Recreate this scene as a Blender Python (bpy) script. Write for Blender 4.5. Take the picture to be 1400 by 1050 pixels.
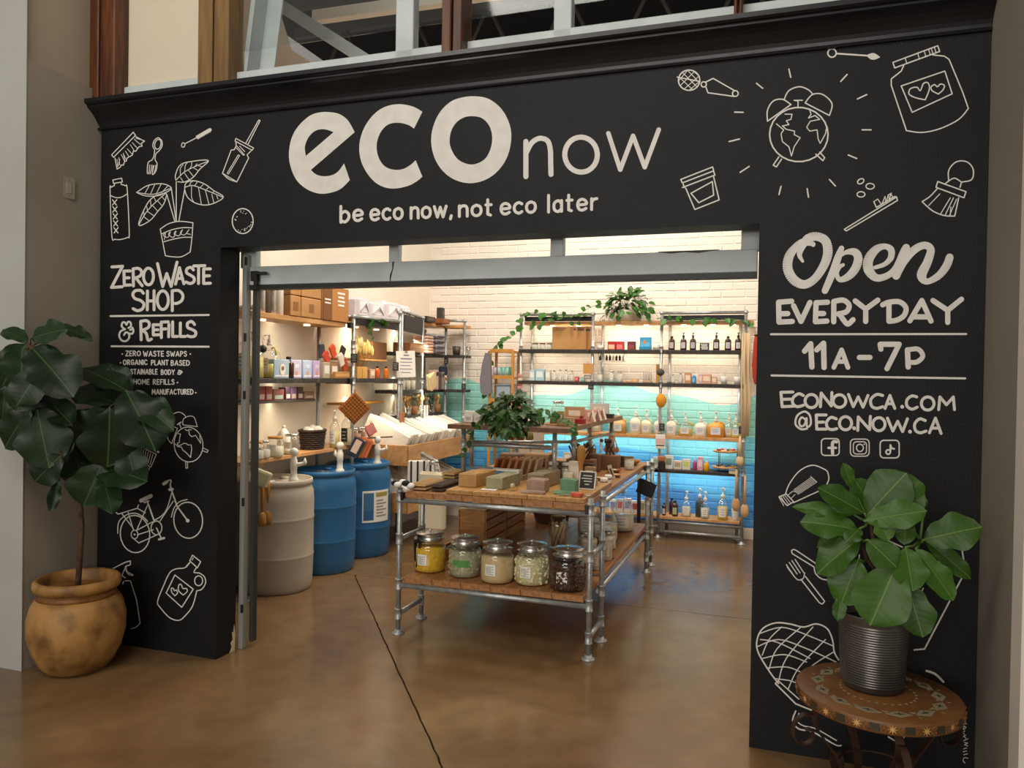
import bpy, bmesh, math, random
from mathutils import Vector, Matrix
from mathutils.geometry import tessellate_polygon, delaunay_2d_cdt
random.seed(7)
for o in list(bpy.data.objects): bpy.data.objects.remove(o)
SC = bpy.context.scene
COL = SC.collection
PI = math.pi
# ---------------------------------------------------------------- camera
CX, CY, CZ = 3.0665, -3.7032, 1.70
YAW, PITCH, ROLL, FPX = 0.3279, -0.0122, 0.0163, 1052.16
_fw = Vector((-math.sin(YAW)*math.cos(PITCH), math.cos(YAW)*math.cos(PITCH), math.sin(PITCH)))
_r0 = Vector((math.cos(YAW), math.sin(YAW), 0)); _u0 = _r0.cross(_fw)
_r = _r0*math.cos(ROLL)+_u0*math.sin(ROLL); _u = -_r0*math.sin(ROLL)+_u0*math.cos(ROLL)
cam_d = bpy.data.cameras.new('camera'); cam = bpy.data.objects.new('camera', cam_d); COL.objects.link(cam)
m = Matrix((( _r.x, _u.x, -_fw.x, CX), (_r.y, _u.y, -_fw.y, CY), (_r.z, _u.z, -_fw.z, CZ), (0, 0, 0, 1)))
cam.matrix_world = m
cam_d.sensor_width = 36; cam_d.lens = FPX/1400*36; cam_d.clip_start = .05; cam_d.clip_end = 200
SC.camera = cam
# ---------------------------------------------------------------- world, exposure
W = bpy.data.worlds.new('world'); SC.world = W; W.use_nodes = True
W.node_tree.nodes['Background'].inputs[0].default_value = (1.0, .92, .82, 1)
W.node_tree.nodes['Background'].inputs[1].default_value = .26
SC.view_settings.view_transform = 'Standard'; SC.view_settings.look = 'None'
SC.view_settings.gamma = 1; SC.view_settings.use_curve_mapping = False
SC.view_settings.exposure = 0.0
# ---------------------------------------------------------------- lights
def area(name, loc, tgt, sx, sy, power, col, shape='RECTANGLE', spread=PI):
    l = bpy.data.lights.new(name, 'AREA'); l.shape = shape; l.size = sx; l.size_y = sy
    l.energy = power; l.color = col; l.spread = spread
    o = bpy.data.objects.new(name, l); COL.objects.link(o); o.location = loc
    d = Vector(tgt)-Vector(loc); o.rotation_euler = d.to_track_quat('-Z', 'Y').to_euler(); return o
WARM = (1, .80, .55)
HALLC = (1, .94, .85)
area('hall_light', (1.4, -4.2, 6.2), (1.4, 0, 1.4), 3.0, 1.2, 95, HALLC)
area('hall_light', (5.4, -6.5, 5.6), (2.4, 0, 1.4), 1.6, 1.6, 80, HALLC)
area('hall_light', (-1.0, -6.4, 5.6), (1.2, 0, 1.6), 1.6, 1.6, 70, HALLC)
# low fill light added to brighten the door beam from the hall side
area('hall_light', (1.6, -10.5, 2.7), (1.5, 0, 1.6), 6.0, 2.2, 330, (1, .95, .87))
# track lamps under the shop's high ceiling
for x, y, t, pw in [(.1, 1.5, (-.7, 1.9, 1.1), 26), (.2, 3.3, (-.6, 3.6, 1.0), 26), (1.2, 3.4, (1.1, 4.75, 1.5), 34),
                    (2.4, 3.2, (2.4, 4.75, 1.3), 34), (1.7, 2.6, (1.6, 3.0, .4), 16), (2.6, 1.6, (2.5, 2.0, 0), 22), (1.1, .8, (1.2, 1.3, .6), 9)]:
    area('shop_light', (x, y, 3.45 if y < 2 else 4.15), t, .35, .35, pw, (1, .90, .77), 'DISK')
# ---------------------------------------------------------------- helpers
def lin(h):
    if isinstance(h, str):
        v = [int(h[i:i+2], 16)/255 for i in (0, 2, 4)]
        return tuple(((c/12.92) if c <= .04045 else ((c+.055)/1.055)**2.4) for c in v)
    return h
def at(px, py, ax, val):
    "the point of the plane (axis ax = val) that the photograph shows at a pixel"
    d = _fw+_r*((px-700)/FPX)-_u*((py-525)/FPX); o = Vector((CX, CY, CZ))
    return o+d*((val-o[ax])/d[ax])
MATS = {}
def mat(name, col, rough=.6, metal=0, c2=None, ns=8, nd=3, mixp=(.35, .65), bump=0, bs=40, coat=0, coords='Object', stretch=None, emit=0, spec=.5, sheen=0, alpha=1, trans=0):
    if name in MATS: return MATS[name]
    M = bpy.data.materials.new(name); M.use_nodes = True; nt = M.node_tree; b = nt.nodes['Principled BSDF']
    c = lin(col); b.inputs['Base Color'].default_value = (*c, 1)
    b.inputs['Roughness'].default_value = rough; b.inputs['Metallic'].default_value = metal
    b.inputs['Coat Weight'].default_value = coat; b.inputs['Specular IOR Level'].default_value = spec
    b.inputs['Coat Roughness'].default_value = .15
    b.inputs['Transmission Weight'].default_value = trans
    if emit: b.inputs['Emission Color'].default_value = (*c, 1); b.inputs['Emission Strength'].default_value = emit
    if c2 or bump:
        tc = nt.nodes.new('ShaderNodeTexCoord'); mp = nt.nodes.new('ShaderNodeMapping')
        nt.links.new(tc.outputs[coords], mp.inputs[0])
        if stretch: mp.inputs['Scale'].default_value = stretch
        v = mp.outputs[0]
    if c2:
        n = nt.nodes.new('ShaderNodeTexNoise'); n.inputs['Scale'].default_value = ns; n.inputs['Detail'].default_value = nd
        nt.links.new(v, n.inputs['Vector'])
        r = nt.nodes.new('ShaderNodeValToRGB'); r.color_ramp.elements[0].position = mixp[0]; r.color_ramp.elements[1].position = mixp[1]
        r.color_ramp.elements[0].color = (*c, 1); r.color_ramp.elements[1].color = (*lin(c2), 1)
        nt.links.new(n.outputs[0], r.inputs[0]); nt.links.new(r.outputs[0], b.inputs['Base Color'])
    if bump:
        n2 = nt.nodes.new('ShaderNodeTexNoise'); n2.inputs['Scale'].default_value = bs; n2.inputs['Detail'].default_value = 4
        nt.links.new(v, n2.inputs['Vector']); bp = nt.nodes.new('ShaderNodeBump'); bp.inputs['Strength'].default_value = bump; bp.inputs['Distance'].default_value = .01
        nt.links.new(n2.outputs[0], bp.inputs['Height']); nt.links.new(bp.outputs[0], b.inputs['Normal'])
    MATS[name] = M; return M
def glassmat(name, tint=(1, 1, 1), fac=.12, rough=.05):
    if name in MATS: return MATS[name]
    M = bpy.data.materials.new(name); M.use_nodes = True; nt = M.node_tree; nt.nodes.remove(nt.nodes['Principled BSDF'])
    out = nt.nodes['Material Output']; tr = nt.nodes.new('ShaderNodeBsdfTransparent'); tr.inputs[0].default_value = (*tint, 1)
    gl = nt.nodes.new('ShaderNodeBsdfGlossy'); gl.inputs['Roughness'].default_value = rough
    lw = nt.nodes.new('ShaderNodeLayerWeight'); lw.inputs[0].default_value = .25
    mm = nt.nodes.new('ShaderNodeMath'); mm.operation = 'MULTIPLY_ADD'; mm.inputs[1].default_value = .5; mm.inputs[2].default_value = fac
    nt.links.new(lw.outputs['Facing'], mm.inputs[0])
    mx = nt.nodes.new('ShaderNodeMixShader'); nt.links.new(mm.outputs[0], mx.inputs[0]); nt.links.new(tr.outputs[0], mx.inputs[1]); nt.links.new(gl.outputs[0], mx.inputs[2])
    nt.links.new(mx.outputs[0], out.inputs[0]); MATS[name] = M; return M
def tag(o, label=None, cat=None, group=None, kind=None):
    if label: o['label'] = label
    if cat: o['category'] = cat
    if group: o['group'] = group
    if kind: o['kind'] = kind
    return o
def thing(name, label, cat, loc=(0, 0, 0), rz=0, group=None):
    o = bpy.data.objects.new(name, None); COL.objects.link(o); o.location = loc; o.rotation_euler = (0, 0, rz); o.empty_display_size = .05
    return tag(o, label, cat, group)
def copy_tree(o, parent=None, loc=None, rz=None, label=None, group=None):
    c = o.copy(); COL.objects.link(c); c.parent = parent
    if loc is not None: c.location = loc
    if rz is not None: c.rotation_euler = (0, 0, rz)
    if label: c['label'] = label
    if group: c['group'] = group
    for ch in list(o.children): copy_tree(ch, c)
    return c
class MB:
    def __init__(s): s.v = []; s.f = []; s.sm = []
    def add(s, vs, fs, smooth=False):
        n = len(s.v); s.v += [tuple(v) for v in vs]; s.f += [tuple(i+n for i in f) for f in fs]; s.sm += [smooth]*len(fs); return s
    def box(s, c, d, rot=None, bev=0):
        x, y, z = d[0]/2, d[1]/2, d[2]/2; b = min(bev, x*.9, y*.9, z*.9)
        if b > 0:
            vs = []; fs = []
            # chamfered box: 24 vertices
            idx = {}
            for sx in (-1, 1):
                for sy in (-1, 1):
                    for sz in (-1, 1):
                        for a in range(3):
                            p = [sx*(x-b), sy*(y-b), sz*(z-b)]; p[a] = (sx*x, sy*y, sz*z)[a]
                            idx[(sx, sy, sz, a)] = len(vs); vs.append(p)
            for a in range(3):
                b1, b2 = [(1, 2), (2, 0), (0, 1)][a]
                for sg in (-1, 1):
                    def k(u, w):
                        t = [0, 0, 0]; t[a] = sg; t[b1] = u; t[b2] = w; return idx[(*t, a)]
                    q = [k(-1, -1), k(1, -1), k(1, 1), k(-1, 1)]; fs.append(q if sg > 0 else q[::-1])
                for u in (-1, 1):
                    for w in (-1, 1):
                        def k2(e, ax):
                            t = [0, 0, 0]; t[a] = e; t[b1] = u; t[b2] = w; return idx[(*t, ax)]
                        q = [k2(-1, b1), k2(1, b1), k2(1, b2), k2(-1, b2)]; fs.append(q if u*w < 0 else q[::-1])
            for sx in (-1, 1):
                for sy in (-1, 1):
                    for sz in (-1, 1):
                        t = [idx[(sx, sy, sz, a)] for a in range(3)]; fs.append(t if sx*sy*sz > 0 else t[::-1])
        else:
            vs = [(i*x, j*y, k*z) for i in (-1, 1) for j in (-1, 1) for k in (-1, 1)]
            fs = [(0, 1, 3, 2), (4, 6, 7, 5), (0, 4, 5, 1), (2, 3, 7, 6), (0, 2, 6, 4), (1, 5, 7, 3)]
        c = Vector(c)
        R = rot if rot is not None else Matrix.Identity(3)
        return s.add([R @ Vector(v)+c for v in vs], fs)
    def tube(s, pts, r, n=8, cap=True, closed=False):
        pts = [Vector(p) for p in pts]; N = len(pts); rs = r if isinstance(r, (list, tuple)) else [r]*N
        vs = []; up = None
        for i, p in enumerate(pts):
            if closed: t = pts[(i+1) % N]-pts[i-1]
            else: t = pts[min(i+1, N-1)]-pts[max(i-1, 0)]
            if t.length < 1e-9: t = Vector((0, 0, 1))
            t.normalize()
            if up is None:
                up = Vector((0, 0, 1)) if abs(t.z) < .9 else Vector((1, 0, 0))
            a = up-t*up.dot(t)
            if a.length < 1e-5: a = Vector((1, 0, 0))-t*t.x
            a.normalize(); up = a; b = t.cross(a)
            for k in range(n):
                g = 2*PI*k/n; vs.append(p+(a*math.cos(g)+b*math.sin(g))*rs[i])
        fs = []
        M_ = N if closed else N-1
        for i in range(M_):
            for k in range(n):
                a0 = i*n+k; a1 = i*n+(k+1) % n; j = (i+1) % N
                fs.append((a0, a1, j*n+(k+1) % n, j*n+k))
        s.add(vs, fs, True)
        if cap and not closed:
            q = len(s.v)-len(vs); s.f += [tuple(q+k for k in range(n))[::-1], tuple(q+(N-1)*n+k for k in range(n))]; s.sm += [False, False]
        return s
    def lathe(s, prof, n=20, c=(0, 0, 0), sx=1, sy=1, rot=None):
        vs = []; fs = []
        for r, z in prof:
            for k in range(n):
                g = 2*PI*k/n; v = Vector((r*math.cos(g)*sx, r*math.sin(g)*sy, z))
                if rot is not None: v = rot @ v
                vs.append(v+Vector(c))
        for i in range(len(prof)-1):
            for k in range(n): fs.append((i*n+k, i*n+(k+1) % n, (i+1)*n+(k+1) % n, (i+1)*n+k))
        s.add(vs, fs, True); q = len(s.v)-len(vs)
        if prof[0][0] > 1e-5: s.f.append(tuple(q+k for k in range(n))[::-1]); s.sm.append(False)
        if prof[-1][0] > 1e-5: s.f.append(tuple(q+(len(prof)-1)*n+k for k in range(n))); s.sm.append(False)
        return s
    def prism(s, poly, a, b, axis=1):
        "closed outline of 2-D points swept from a to b along an axis (1: outline in x,z  0: in y,z  2: in x,y)"
        def p3(p, t): return (t, p[0], p[1]) if axis == 0 else ((p[0], t, p[1]) if axis == 1 else (p[0], p[1], t))
        n = len(poly); vs = [p3(p, a) for p in poly]+[p3(p, b) for p in poly]
        fs = [(i, (i+1) % n, n+(i+1) % n, n+i) for i in range(n)]
        tri = tessellate_polygon([[Vector((p[0], p[1], 0)) for p in poly]])
        for t in tri: fs.append(tuple(t)); fs.append(tuple(i+n for i in t)[::-1])
        return s.add(vs, fs)
    def ball(s, c, r, n=10, m_=6, sz=1):
        pr = [(max(1e-6, math.sin(PI*i/m_))*r, -math.cos(PI*i/m_)*r*sz) for i in range(m_+1)]
        return s.lathe(pr, n, c)
    def build(s, name, ma, parent=None, loc=None, off=None, kind=None, flat=False, fix=True):
        me = bpy.data.meshes.new(name)
        o_ = Vector(off) if off is not None else Vector((0, 0, 0))
        me.from_pydata([tuple(Vector(v)-o_) for v in s.v], [], s.f)
        me.polygons.foreach_set('use_smooth', [False]*len(s.f) if flat else s.sm)
        if fix:
            b = bmesh.new(); b.from_mesh(me); bmesh.ops.recalc_face_normals(b, faces=b.faces); b.to_mesh(me); b.free()
        me.materials.append(ma); me.update()
        o = bpy.data.objects.new(name, me); COL.objects.link(o)
        if parent: o.parent = parent
        if loc is not None: o.location = loc
        elif off is not None: o.location = off
        if kind: o['kind'] = kind
        return o
def rotx(a): return Matrix.Rotation(a, 3, 'X')
def roty(a): return Matrix.Rotation(a, 3, 'Y')
def rotz(a): return Matrix.Rotation(a, 3, 'Z')
def rnd(a, b): return random.uniform(a, b)
# ---------------------------------------------------------------- materials
m_black = mat('black_wall_paint', (.0085, .0085, .009), .5, c2=(.011, .011, .0115), ns=3, bump=.25, bs=160, spec=.2)
m_trim = mat('black_moulding_paint', (.008, .008, .009), .3, bump=.06, bs=30)
m_paint = mat('white_lettering_paint', 'dfdbd4', .6, c2='d5d0c8', ns=14)
m_grey = mat('grey_wall_paint', 'aca396', .7, c2='a49b8d', ns=2, bump=.15, bs=220)
m_pale = mat('pale_wall_paint', 'acaca8', .6, c2='a6a5a1', ns=2, bump=.1, bs=200)
m_cream = mat('cream_wall_paint', 'e6dccd', .7, c2='e1d6c6', ns=2, bump=.1, bs=150)
m_post = mat('stained_post_wood', '6a3a17', .45, c2='3f1f0b', ns=5, stretch=(6, 6, .5), bump=.1, bs=30)
m_steelpaint = mat('blue_grey_steel_paint', 'c6cdcd', .5, c2='b9c1c1', ns=6, bump=.05)
m_darkstrip = mat('dark_gasket', '1b1a18', .5)
m_pipe = mat('galvanised_pipe', 'b4b7b5', .36, .6, c2='9a9d9e', ns=30)
m_fit = mat('galvanised_fitting', 'c0c2bf', .42, .55, c2='a0a3a5', ns=60, bump=.1, bs=90)
m_dark = mat('black_steel', '17171a', .45, .2)
m_wood = mat('butcher_block_wood', 'b07a45', .5, c2='8c5c33', ns=4, stretch=(9, 1.2, 9), bump=.05, coords='Object', coat=.15)
m_wood2 = mat('pale_shelf_wood', 'cf9f68', .5, c2='b98650', ns=5, stretch=(4, 1, 4), bump=.04)
m_wooddark = mat('weathered_board', '7a5433', .55, c2='573820', ns=5, stretch=(4, 4, 8))
m_crate = mat('crate_wood', 'b98448', .6, c2='97662f', ns=6, stretch=(1, 1, 8))
m_bamboo = mat('bamboo', 'c98f3f', .5, c2='b57c30', ns=9)
m_kraft = mat('brown_cardboard', 'b98a56', .8, c2='ad7d49', ns=5)
m_kraft2 = mat('dark_cardboard', '8a5c34', .8)
m_white = mat('white_plastic', 'e4ded4', .4)
m_paper = mat('white_paper', 'ece8e0', .8)
m_cloth = mat('white_cloth', 'e8e2d6', .9, bump=.3, bs=60)
m_glass = glassmat('clear_glass', (.97, .98, .97), .06)
m_glassd = glassmat('window_glass', (.93, .95, .95), .0)
m_steel = mat('brushed_steel', 'd2cfc9', .25, .9)
m_chalk = mat('chalkboard', '1c1d1f', .6)
m_soil = mat('potting_soil', '2a1c11', .95, c2='120b06', ns=60, bump=.6)
m_amber = mat('amber_glass', '3a1805', .12, coat=.5)
m_blk = mat('black_plastic', '0f0f10', .35)
def C(h, r=.55): return mat('colour_'+h, h, r)
# ================================================================ SETTING
YB = 4.80                                   # brick face of the back wall
# ---- floor: polished stained concrete in three slabs, joints sunk between them
def floor_mat():
    M = bpy.data.materials.new('polished_concrete'); M.use_nodes = True; nt = M.node_tree; b = nt.nodes['Principled BSDF']; L = nt.links.new
    tc = nt.nodes.new('ShaderNodeTexCoord')
    def noise(s, d, dist=0):
        n = nt.nodes.new('ShaderNodeTexNoise'); n.inputs['Scale'].default_value = s; n.inputs['Detail'].default_value = d; n.inputs['Distortion'].default_value = dist
        L(tc.outputs['Object'], n.inputs['Vector']); return n
    def ramp(n, els):
        r = nt.nodes.new('ShaderNodeValToRGB'); r.color_ramp.elements[0].position = els[0][0]; r.color_ramp.elements[0].color = (*els[0][1], 1)
        r.color_ramp.elements[1].position = els[-1][0]; r.color_ramp.elements[1].color = (*els[-1][1], 1)
        for p, c in els[1:-1]: e = r.color_ramp.elements.new(p); e.color = (*c, 1)
        L(n.outputs[0], r.inputs[0]); return r
    big = ramp(noise(.9, 4, .6), [(.3, lin('6e5439')), (.5, lin('7f6343')), (.72, lin('8f7450'))])
    fine = ramp(noise(7, 8, .3), [(.35, (.80, .79, .77)), (.62, (1, 1, 1))])
    mx = nt.nodes.new('ShaderNodeMix'); mx.data_type = 'RGBA'; mx.blend_type = 'MULTIPLY'; mx.inputs[0].default_value = .8
    L(big.outputs[0], mx.inputs[6]); L(fine.outputs[0], mx.inputs[7])
    red = ramp(noise(.55, 2), [(.56, (1, 1, 1)), (.74, (.90, .76, .68))])
    m2 = nt.nodes.new('ShaderNodeMix'); m2.data_type = 'RGBA'; m2.blend_type = 'MULTIPLY'; m2.inputs[0].default_value = 1
    L(mx.outputs[2], m2.inputs[6]); L(red.outputs[0], m2.inputs[7]); L(m2.outputs[2], b.inputs['Base Color'])
    rr = nt.nodes.new('ShaderNodeMapRange'); rr.inputs[3].default_value = .12; rr.inputs[4].default_value = .30; L(noise(5, 6).outputs[0], rr.inputs[0]); L(rr.outputs[0], b.inputs['Roughness'])
    bp = nt.nodes.new('ShaderNodeBump'); bp.inputs['Strength'].default_value = .12; bp.inputs['Distance'].default_value = .01
    L(noise(9, 5).outputs[0], bp.inputs['Height']); L(bp.outputs[0], b.inputs['Normal']); b.inputs['Specular IOR Level'].default_value = .6
    return M
m_floor = floor_mat()
fl = MB().box((1.5, -.9, -.045), (12, 12.4, .05)).build('floor', mat('joint_filler', '2a211a', .9)); tag(fl, kind='structure')
g = .0035; yj = 1.97; xj = -.23; k_ = (1.75+.169)/(-.669-1.893)
def slab(poly, name='slab'): return MB().prism(poly, -.02, 0, 2).build(name, m_floor, fl)
xb = xj+k_*(-7-yj)
slab([(-4.4, yj+g), (7.4, yj+g), (7.4, 5.2), (-4.4, 5.2)])
jag = [(xj+k_*(y-yj)+rnd(-.004, .004), y) for y in [yj-g-.05*i for i in range(1, 80)]]
slab([(-4.4, yj-g), (xj-g, yj-g)]+[(x-.006, y) for x, y in jag]+[(xb-g, -7), (-4.4, -7)])
slab([(xj+g+.02, yj-g)]+[(x+.006, y) for x, y in jag]+[(xb+g, -7), (7.4, -7), (7.4, yj-g)])
def struct(name, mb, ma, parent=None): return tag(mb.build(name, ma, parent), kind='structure' if parent is None else None)
# ---- facade
XL, XR, X2, ZH, ZT, TH = -.9056, 3.8985, 2.99, 2.412, 3.19, .17
b = MB(); b.box(((XL+0)/2, TH/2, ZT/2), (-XL, TH, ZT)); b.box(((X2+XR)/2, TH/2, ZT/2), (XR-X2, TH, ZT)); b.box((X2/2, TH/2, (ZH+ZT)/2), (X2, TH, ZT-ZH))
b.box(((XL+XR)/2, TH/2+.05, (ZT+3.3)/2), (XR-XL, TH+.1, 3.3-ZT))
WF = struct('wall_front', b, m_black)
# crown moulding
prof = [(.0, 3.168), (-.014, 3.170), (-.018, 3.176), (-.014, 3.183), (-.008, 3.186), (-.010, 3.20), (-.018, 3.216), (-.034, 3.236), (-.056, 3.256), (-.076, 3.270), (-.092, 3.278), (-.098, 3.282), (-.098, 3.292), (-.112, 3.296), (-.122, 3.304), (-.122, 3.326), (.35, 3.328), (.35, 3.2), (.0, 3.2)]
b = MB(); n = len(prof)
vs = []
for sx, x0 in ((-1, XL), (1, XR)):
    for y, z in prof: vs.append((x0+(min(0, y) if sx < 0 else -min(0, y)*.0), y, z))
fs = [(i, (i+1) % n, n+(i+1) % n, n+i) for i in range(n)]
b.add(vs, fs)
tri = tessellate_polygon([[Vector((p[0], p[1], 0)) for p in prof]])
b.f += [tuple(t) for t in tri]+[tuple(i+n for i in t) for t in tri]; b.sm += [False]*(2*len(tri))
struct('cornice', b, m_trim)
# chipped plaster at the pier's foot
ch = MB().prism([(.120, 0.0), (.165, 0), (.168, .10), (.158, .16), (.152, .11), (.140, .12), (.146, .07), (.128, .055), (.138, .03)], 0, .0015, 0)
ch.build('chipped_plaster', mat('bare_plaster', 'cfc3a0', .9), WF)
# ---- hall walls either side
def wallprism(name, pts, z0, z1, ma): return struct(name, MB().prism(pts, z0, z1, 2), ma)
wallprism('wall_left', [(-.880, -.527), (-.925, .02), (-.925, .5), (-1.5, .5), (-1.5, -.527)], 0, 3.41, m_grey)
wallprism('wall_left_upper', [(-.900, -.52), (-.955, .10), (-.985, .12), (-1.5, .12), (-1.5, -.52)], 3.41, 5.4, mat('lit_wall_paint', 'b3a592', .7, bump=.1, bs=200))  # lamp light above the shadow edge, painted in as a lighter wall colour
wallprism('pilaster_left', [(-.876, -.531), (-4.6, -.531), (-4.6, -.529), (-.876, -.5275)], 0, 5.4, m_pale)
wallprism('wall_right', [(XR+.004, .4), (XR+.004, -.50), (XR+.25, -.50), (XR+.25, .4)], 0, 5.4, mat('dark_grey_paint', '8f887c', .6, bump=.15, bs=200))
wallprism('trim_1', [(XR-.004, -.50), (XR-.004, -.62), (XR+.3, -.62), (XR+.3, -.50)], 0, 5.4, mat('cream_trim_paint', 'e4dccf', .55))
wallprism('wall_right_outer', [(XR+.02, -.62), (XR+.02, -7), (XR+.2, -7), (XR+.2, -.62)], 0, 5.4, m_pale)
# ---- light switch plate on the left wall
sw = thing('switch_plate', 'small beige blank switch plate on the grey wall left of the black facade', 'switch plate', (-.903, -.235, 2.76), math.atan2(.045, .547)*-1)
MB().box((.0, 0, 0), (.010, .085, .125), bev=.003).build('plate', C('a39a8a', .4), sw)
MB().box((.006, 0, 0), (.004, .034, .066), bev=.001).build('rocker', C('aaa191', .4), sw)
for z in (-.046, .046): MB().lathe([(.003, 0), (.003, .002)], 8, (.005, 0, z), rot=roty(PI/2)).build('screw', m_steel, sw)
# ---- clerestory above the cornice
Y4 = .03
def cl(px0, px1, ma, name, y=Y4, d=.09, zt=5.4, z0=3.3, cat=None):
    x0 = at(px0, 30, 1, y).x; x1 = at(px1, 30, 1, y).x
    return MB().box(((x0+x1)/2, y+d/2, (z0+zt)/2), (x1-x0, d, zt-z0), bev=.004)
W1 = struct('window_1', cl(128, 1100, None, '').__class__().box((1.45, Y4+.045, 3.375), (4.86, .09, .12), bev=.006), m_steelpaint)
for a, c in ((541, 565), (757, 781)): cl(a, c, m_steelpaint, 'mullion', d=.07).build('mullion', m_steelpaint, W1)
for a, c in ((327, 541), (565, 612), (640, 757), (781, 1003), (1015, 1240)):
    x0, x1 = at(a, 30, 1, Y4).x, at(c, 30, 1, Y4).x
    MB().box(((x0+x1)/2, Y4+.03, 4.45), (x1-x0, .006, 1.78)).build('pane', m_glassd, W1)
for i, (a, c) in enumerate(((131, 150), (152, 171), (284, 304), (305, 325), (612, 626), (627, 640), (1003, 1009), (1010, 1016))):
    pass
def post(a, c, nm, z0=3.31):
    o = thing(nm, None, None, (at((a+c)/2, 60, 1, Y4).x, Y4, z0)); o['kind'] = 'structure'; del_ = o
    x0, x1 = at(a, 60, 1, Y4).x, at(c, 60, 1, Y4).x; w = (x1-x0)/2
    for i in range(2): MB().box(((i-.5)*w, -.02+.008*i, (5.4-z0)/2), (w-.006, .14, 5.4-z0), bev=.006).build('post_board', m_post if a != 284 else mat('pale_post_wood', '8a6a3c', .5, c2='6d4f2a', ns=5, stretch=(6, 6, .5)), o)
    return o
post(131, 171, 'trim_2'); post(284, 325, 'trim_3'); post(612, 640, 'trim_4'); post(1003, 1016, 'trim_5')
x0, x1 = at(169, 60, 1, Y4).x, at(286, 60, 1, Y4).x
struct('wall_upper_panel', MB().box(((x0+x1)/2, Y4+.05, 4.3), (x1-x0, .04, 2.2)), mat('cream_panel', 'd8cbb6', .7))
# leaning steel brace
p0, p1 = at(344, 102, 1, .16), at(357, -3, 1, .16)
dv = (p1-p0).normalized(); q = dv.to_track_quat('Z', 'Y').to_matrix()
bt = MB(); c_ = (p0+p1)/2; bt.box(c_+dv*.3, (.13, .03, 1.6), q); bt.box(c_+dv*.3+Vector((.06, .05, 0)), (.012, .12, 1.6), q)
tag(bt.build('trim_6', m_steelpaint), kind='structure')
# ---- dark hall roof seen through the glass: ceiling, trusses, cream gable piece
struct('ceiling', MB().box((1.5, 4.5, 7.9), (14, 16, .1)), mat('dark_ceiling', '1a1714', .9))
struct('wall_hall_far', MB().box((1.5, 12.4, 4.9), (14, .1, 6.2)), mat('dark_far_wall', '1d1a17', .9))
tr = thing('roof_truss', 'dark steel roof trusses seen through the glass above the cornice', 'roof truss', (1.2, 6.5, 5.6))
for y in (-2.6, .4, 3.4):
    MB().box((0, y, 1.5), (11, .10, .16)).build('chord', C('4b463f'), tr); MB().box((0, y, .3), (11, .08, .12)).build('chord', C('4b463f'), tr)
    for i in range(9):
        a, c2_ = Vector((-5.2+1.2*i, y, .3)), Vector((-4.6+1.2*i, y, 1.5)); MB().tube([a, c2_], .03, 6).build('web_bar', C('5a554c'), tr); MB().tube([c2_, c2_+Vector((.6, 0, -1.2))], .03, 6).build('web_bar', C('5a554c'), tr)
# pale angled beam and rafter close behind the glass
a, c2_ = at(372, 0, 1, 1.2), at(500, 82, 1, 1.2)
bm_ = MB(); d_ = (c2_-a); bm_.box((a+c2_)/2, (d_.length*1.15, .05, .085), d_.to_track_quat('X', 'Z').to_matrix()); 
br = bm_.build('diagonal_brace', m_steelpaint); tag(br, 'pale steel brace slanting down behind the high glass', 'brace')
a, c2_ = at(430, 24, 1, 1.9), at(800, -28, 1, 1.9); d_ = c2_-a
tag(MB().box((a+c2_)/2, (d_.length, .08, .09), d_.to_track_quat('X', 'Z').to_matrix()).build('roof_beam', m_cream), 'cream roof beam behind the high glass', 'beam')
# ---- shop shell
XWL = -.90
b = MB(); b.box((XWL-.06, 2.6, 1.85), (.12, 4.6, 3.7)); WL = struct('wall_shop_left', b, m_cream)
# stepped gable above the left wall
q = [(.6, 3.70), (1.0, 4.9), (1.75, 4.75), (1.95, 4.45), (4.9, 4.55), (4.9, 3.70)]
struct('wall_shop_gable', MB().prism(q, XWL-.12, XWL, 0), m_cream)
struct('wall_shop_right', MB().box((3.95, 2.6, 1.6), (.1, 4.7, 3.2)), m_cream)
# ---- sliding door head: steel beam, dark track, transom bars and panes
D1 = struct('door_1', MB().box((1.49, .26, 2.275), (2.98, .07, .112), bev=.004), m_steelpaint)
MB().box((1.49, .26, 2.206), (2.98, .075, .026)).build('track', m_darkstrip, D1)
for a, c in ((331, 352), (533, 546), (753, 771), (1013, 1040)):
    x0, x1 = at(a, 360, 1, .25).x, at(c, 345, 1, .25).x
    MB().box(((x0+x1)/2, .26, 2.42), (x1-x0, .05, .19), bev=.003).build('mullion', m_steelpaint, D1)
for a, c in ((352, 533), (546, 753), (771, 1013)):
    x0, x1 = at(a, 355, 1, .25).x, at(c, 345, 1, .25).x
    MB().box(((x0+x1)/2, .26, 2.42), (x1-x0, .005, .185)).build('pane', m_glassd, D1)
MB().box((1.49, .26, 2.54), (2.98, .06, .05)).build('top_rail', m_steelpaint, D1)
D2 = struct('door_2', MB().box((.018, .215, 1.20), (.03, .05, 2.40), bev=.004), mat('door_frame_steel', '9a9c98', .4, .3))
MB().box((.050, .27, 1.12), (.028, .045, 2.18), bev=.004).build('edge_rail', mat('dark_rail', '3b3d3b', .4, .3), D2)
for z in (2.36, 1.9, 1.55, .9, .25): MB().box((.03, .19, z), (.012, .012, .05)).build('bolt', m_darkstrip, D2)
lk = MB(); lk.box((.085, .205, 2.27), (.05, .03, .06), bev=.004); lk.box((.13, .195, 2.285), (.09, .015, .016)); lk.box((.10, .195, 2.25), (.02, .02, .07)); lk.build('latch', m_darkstrip, D1)
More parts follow.
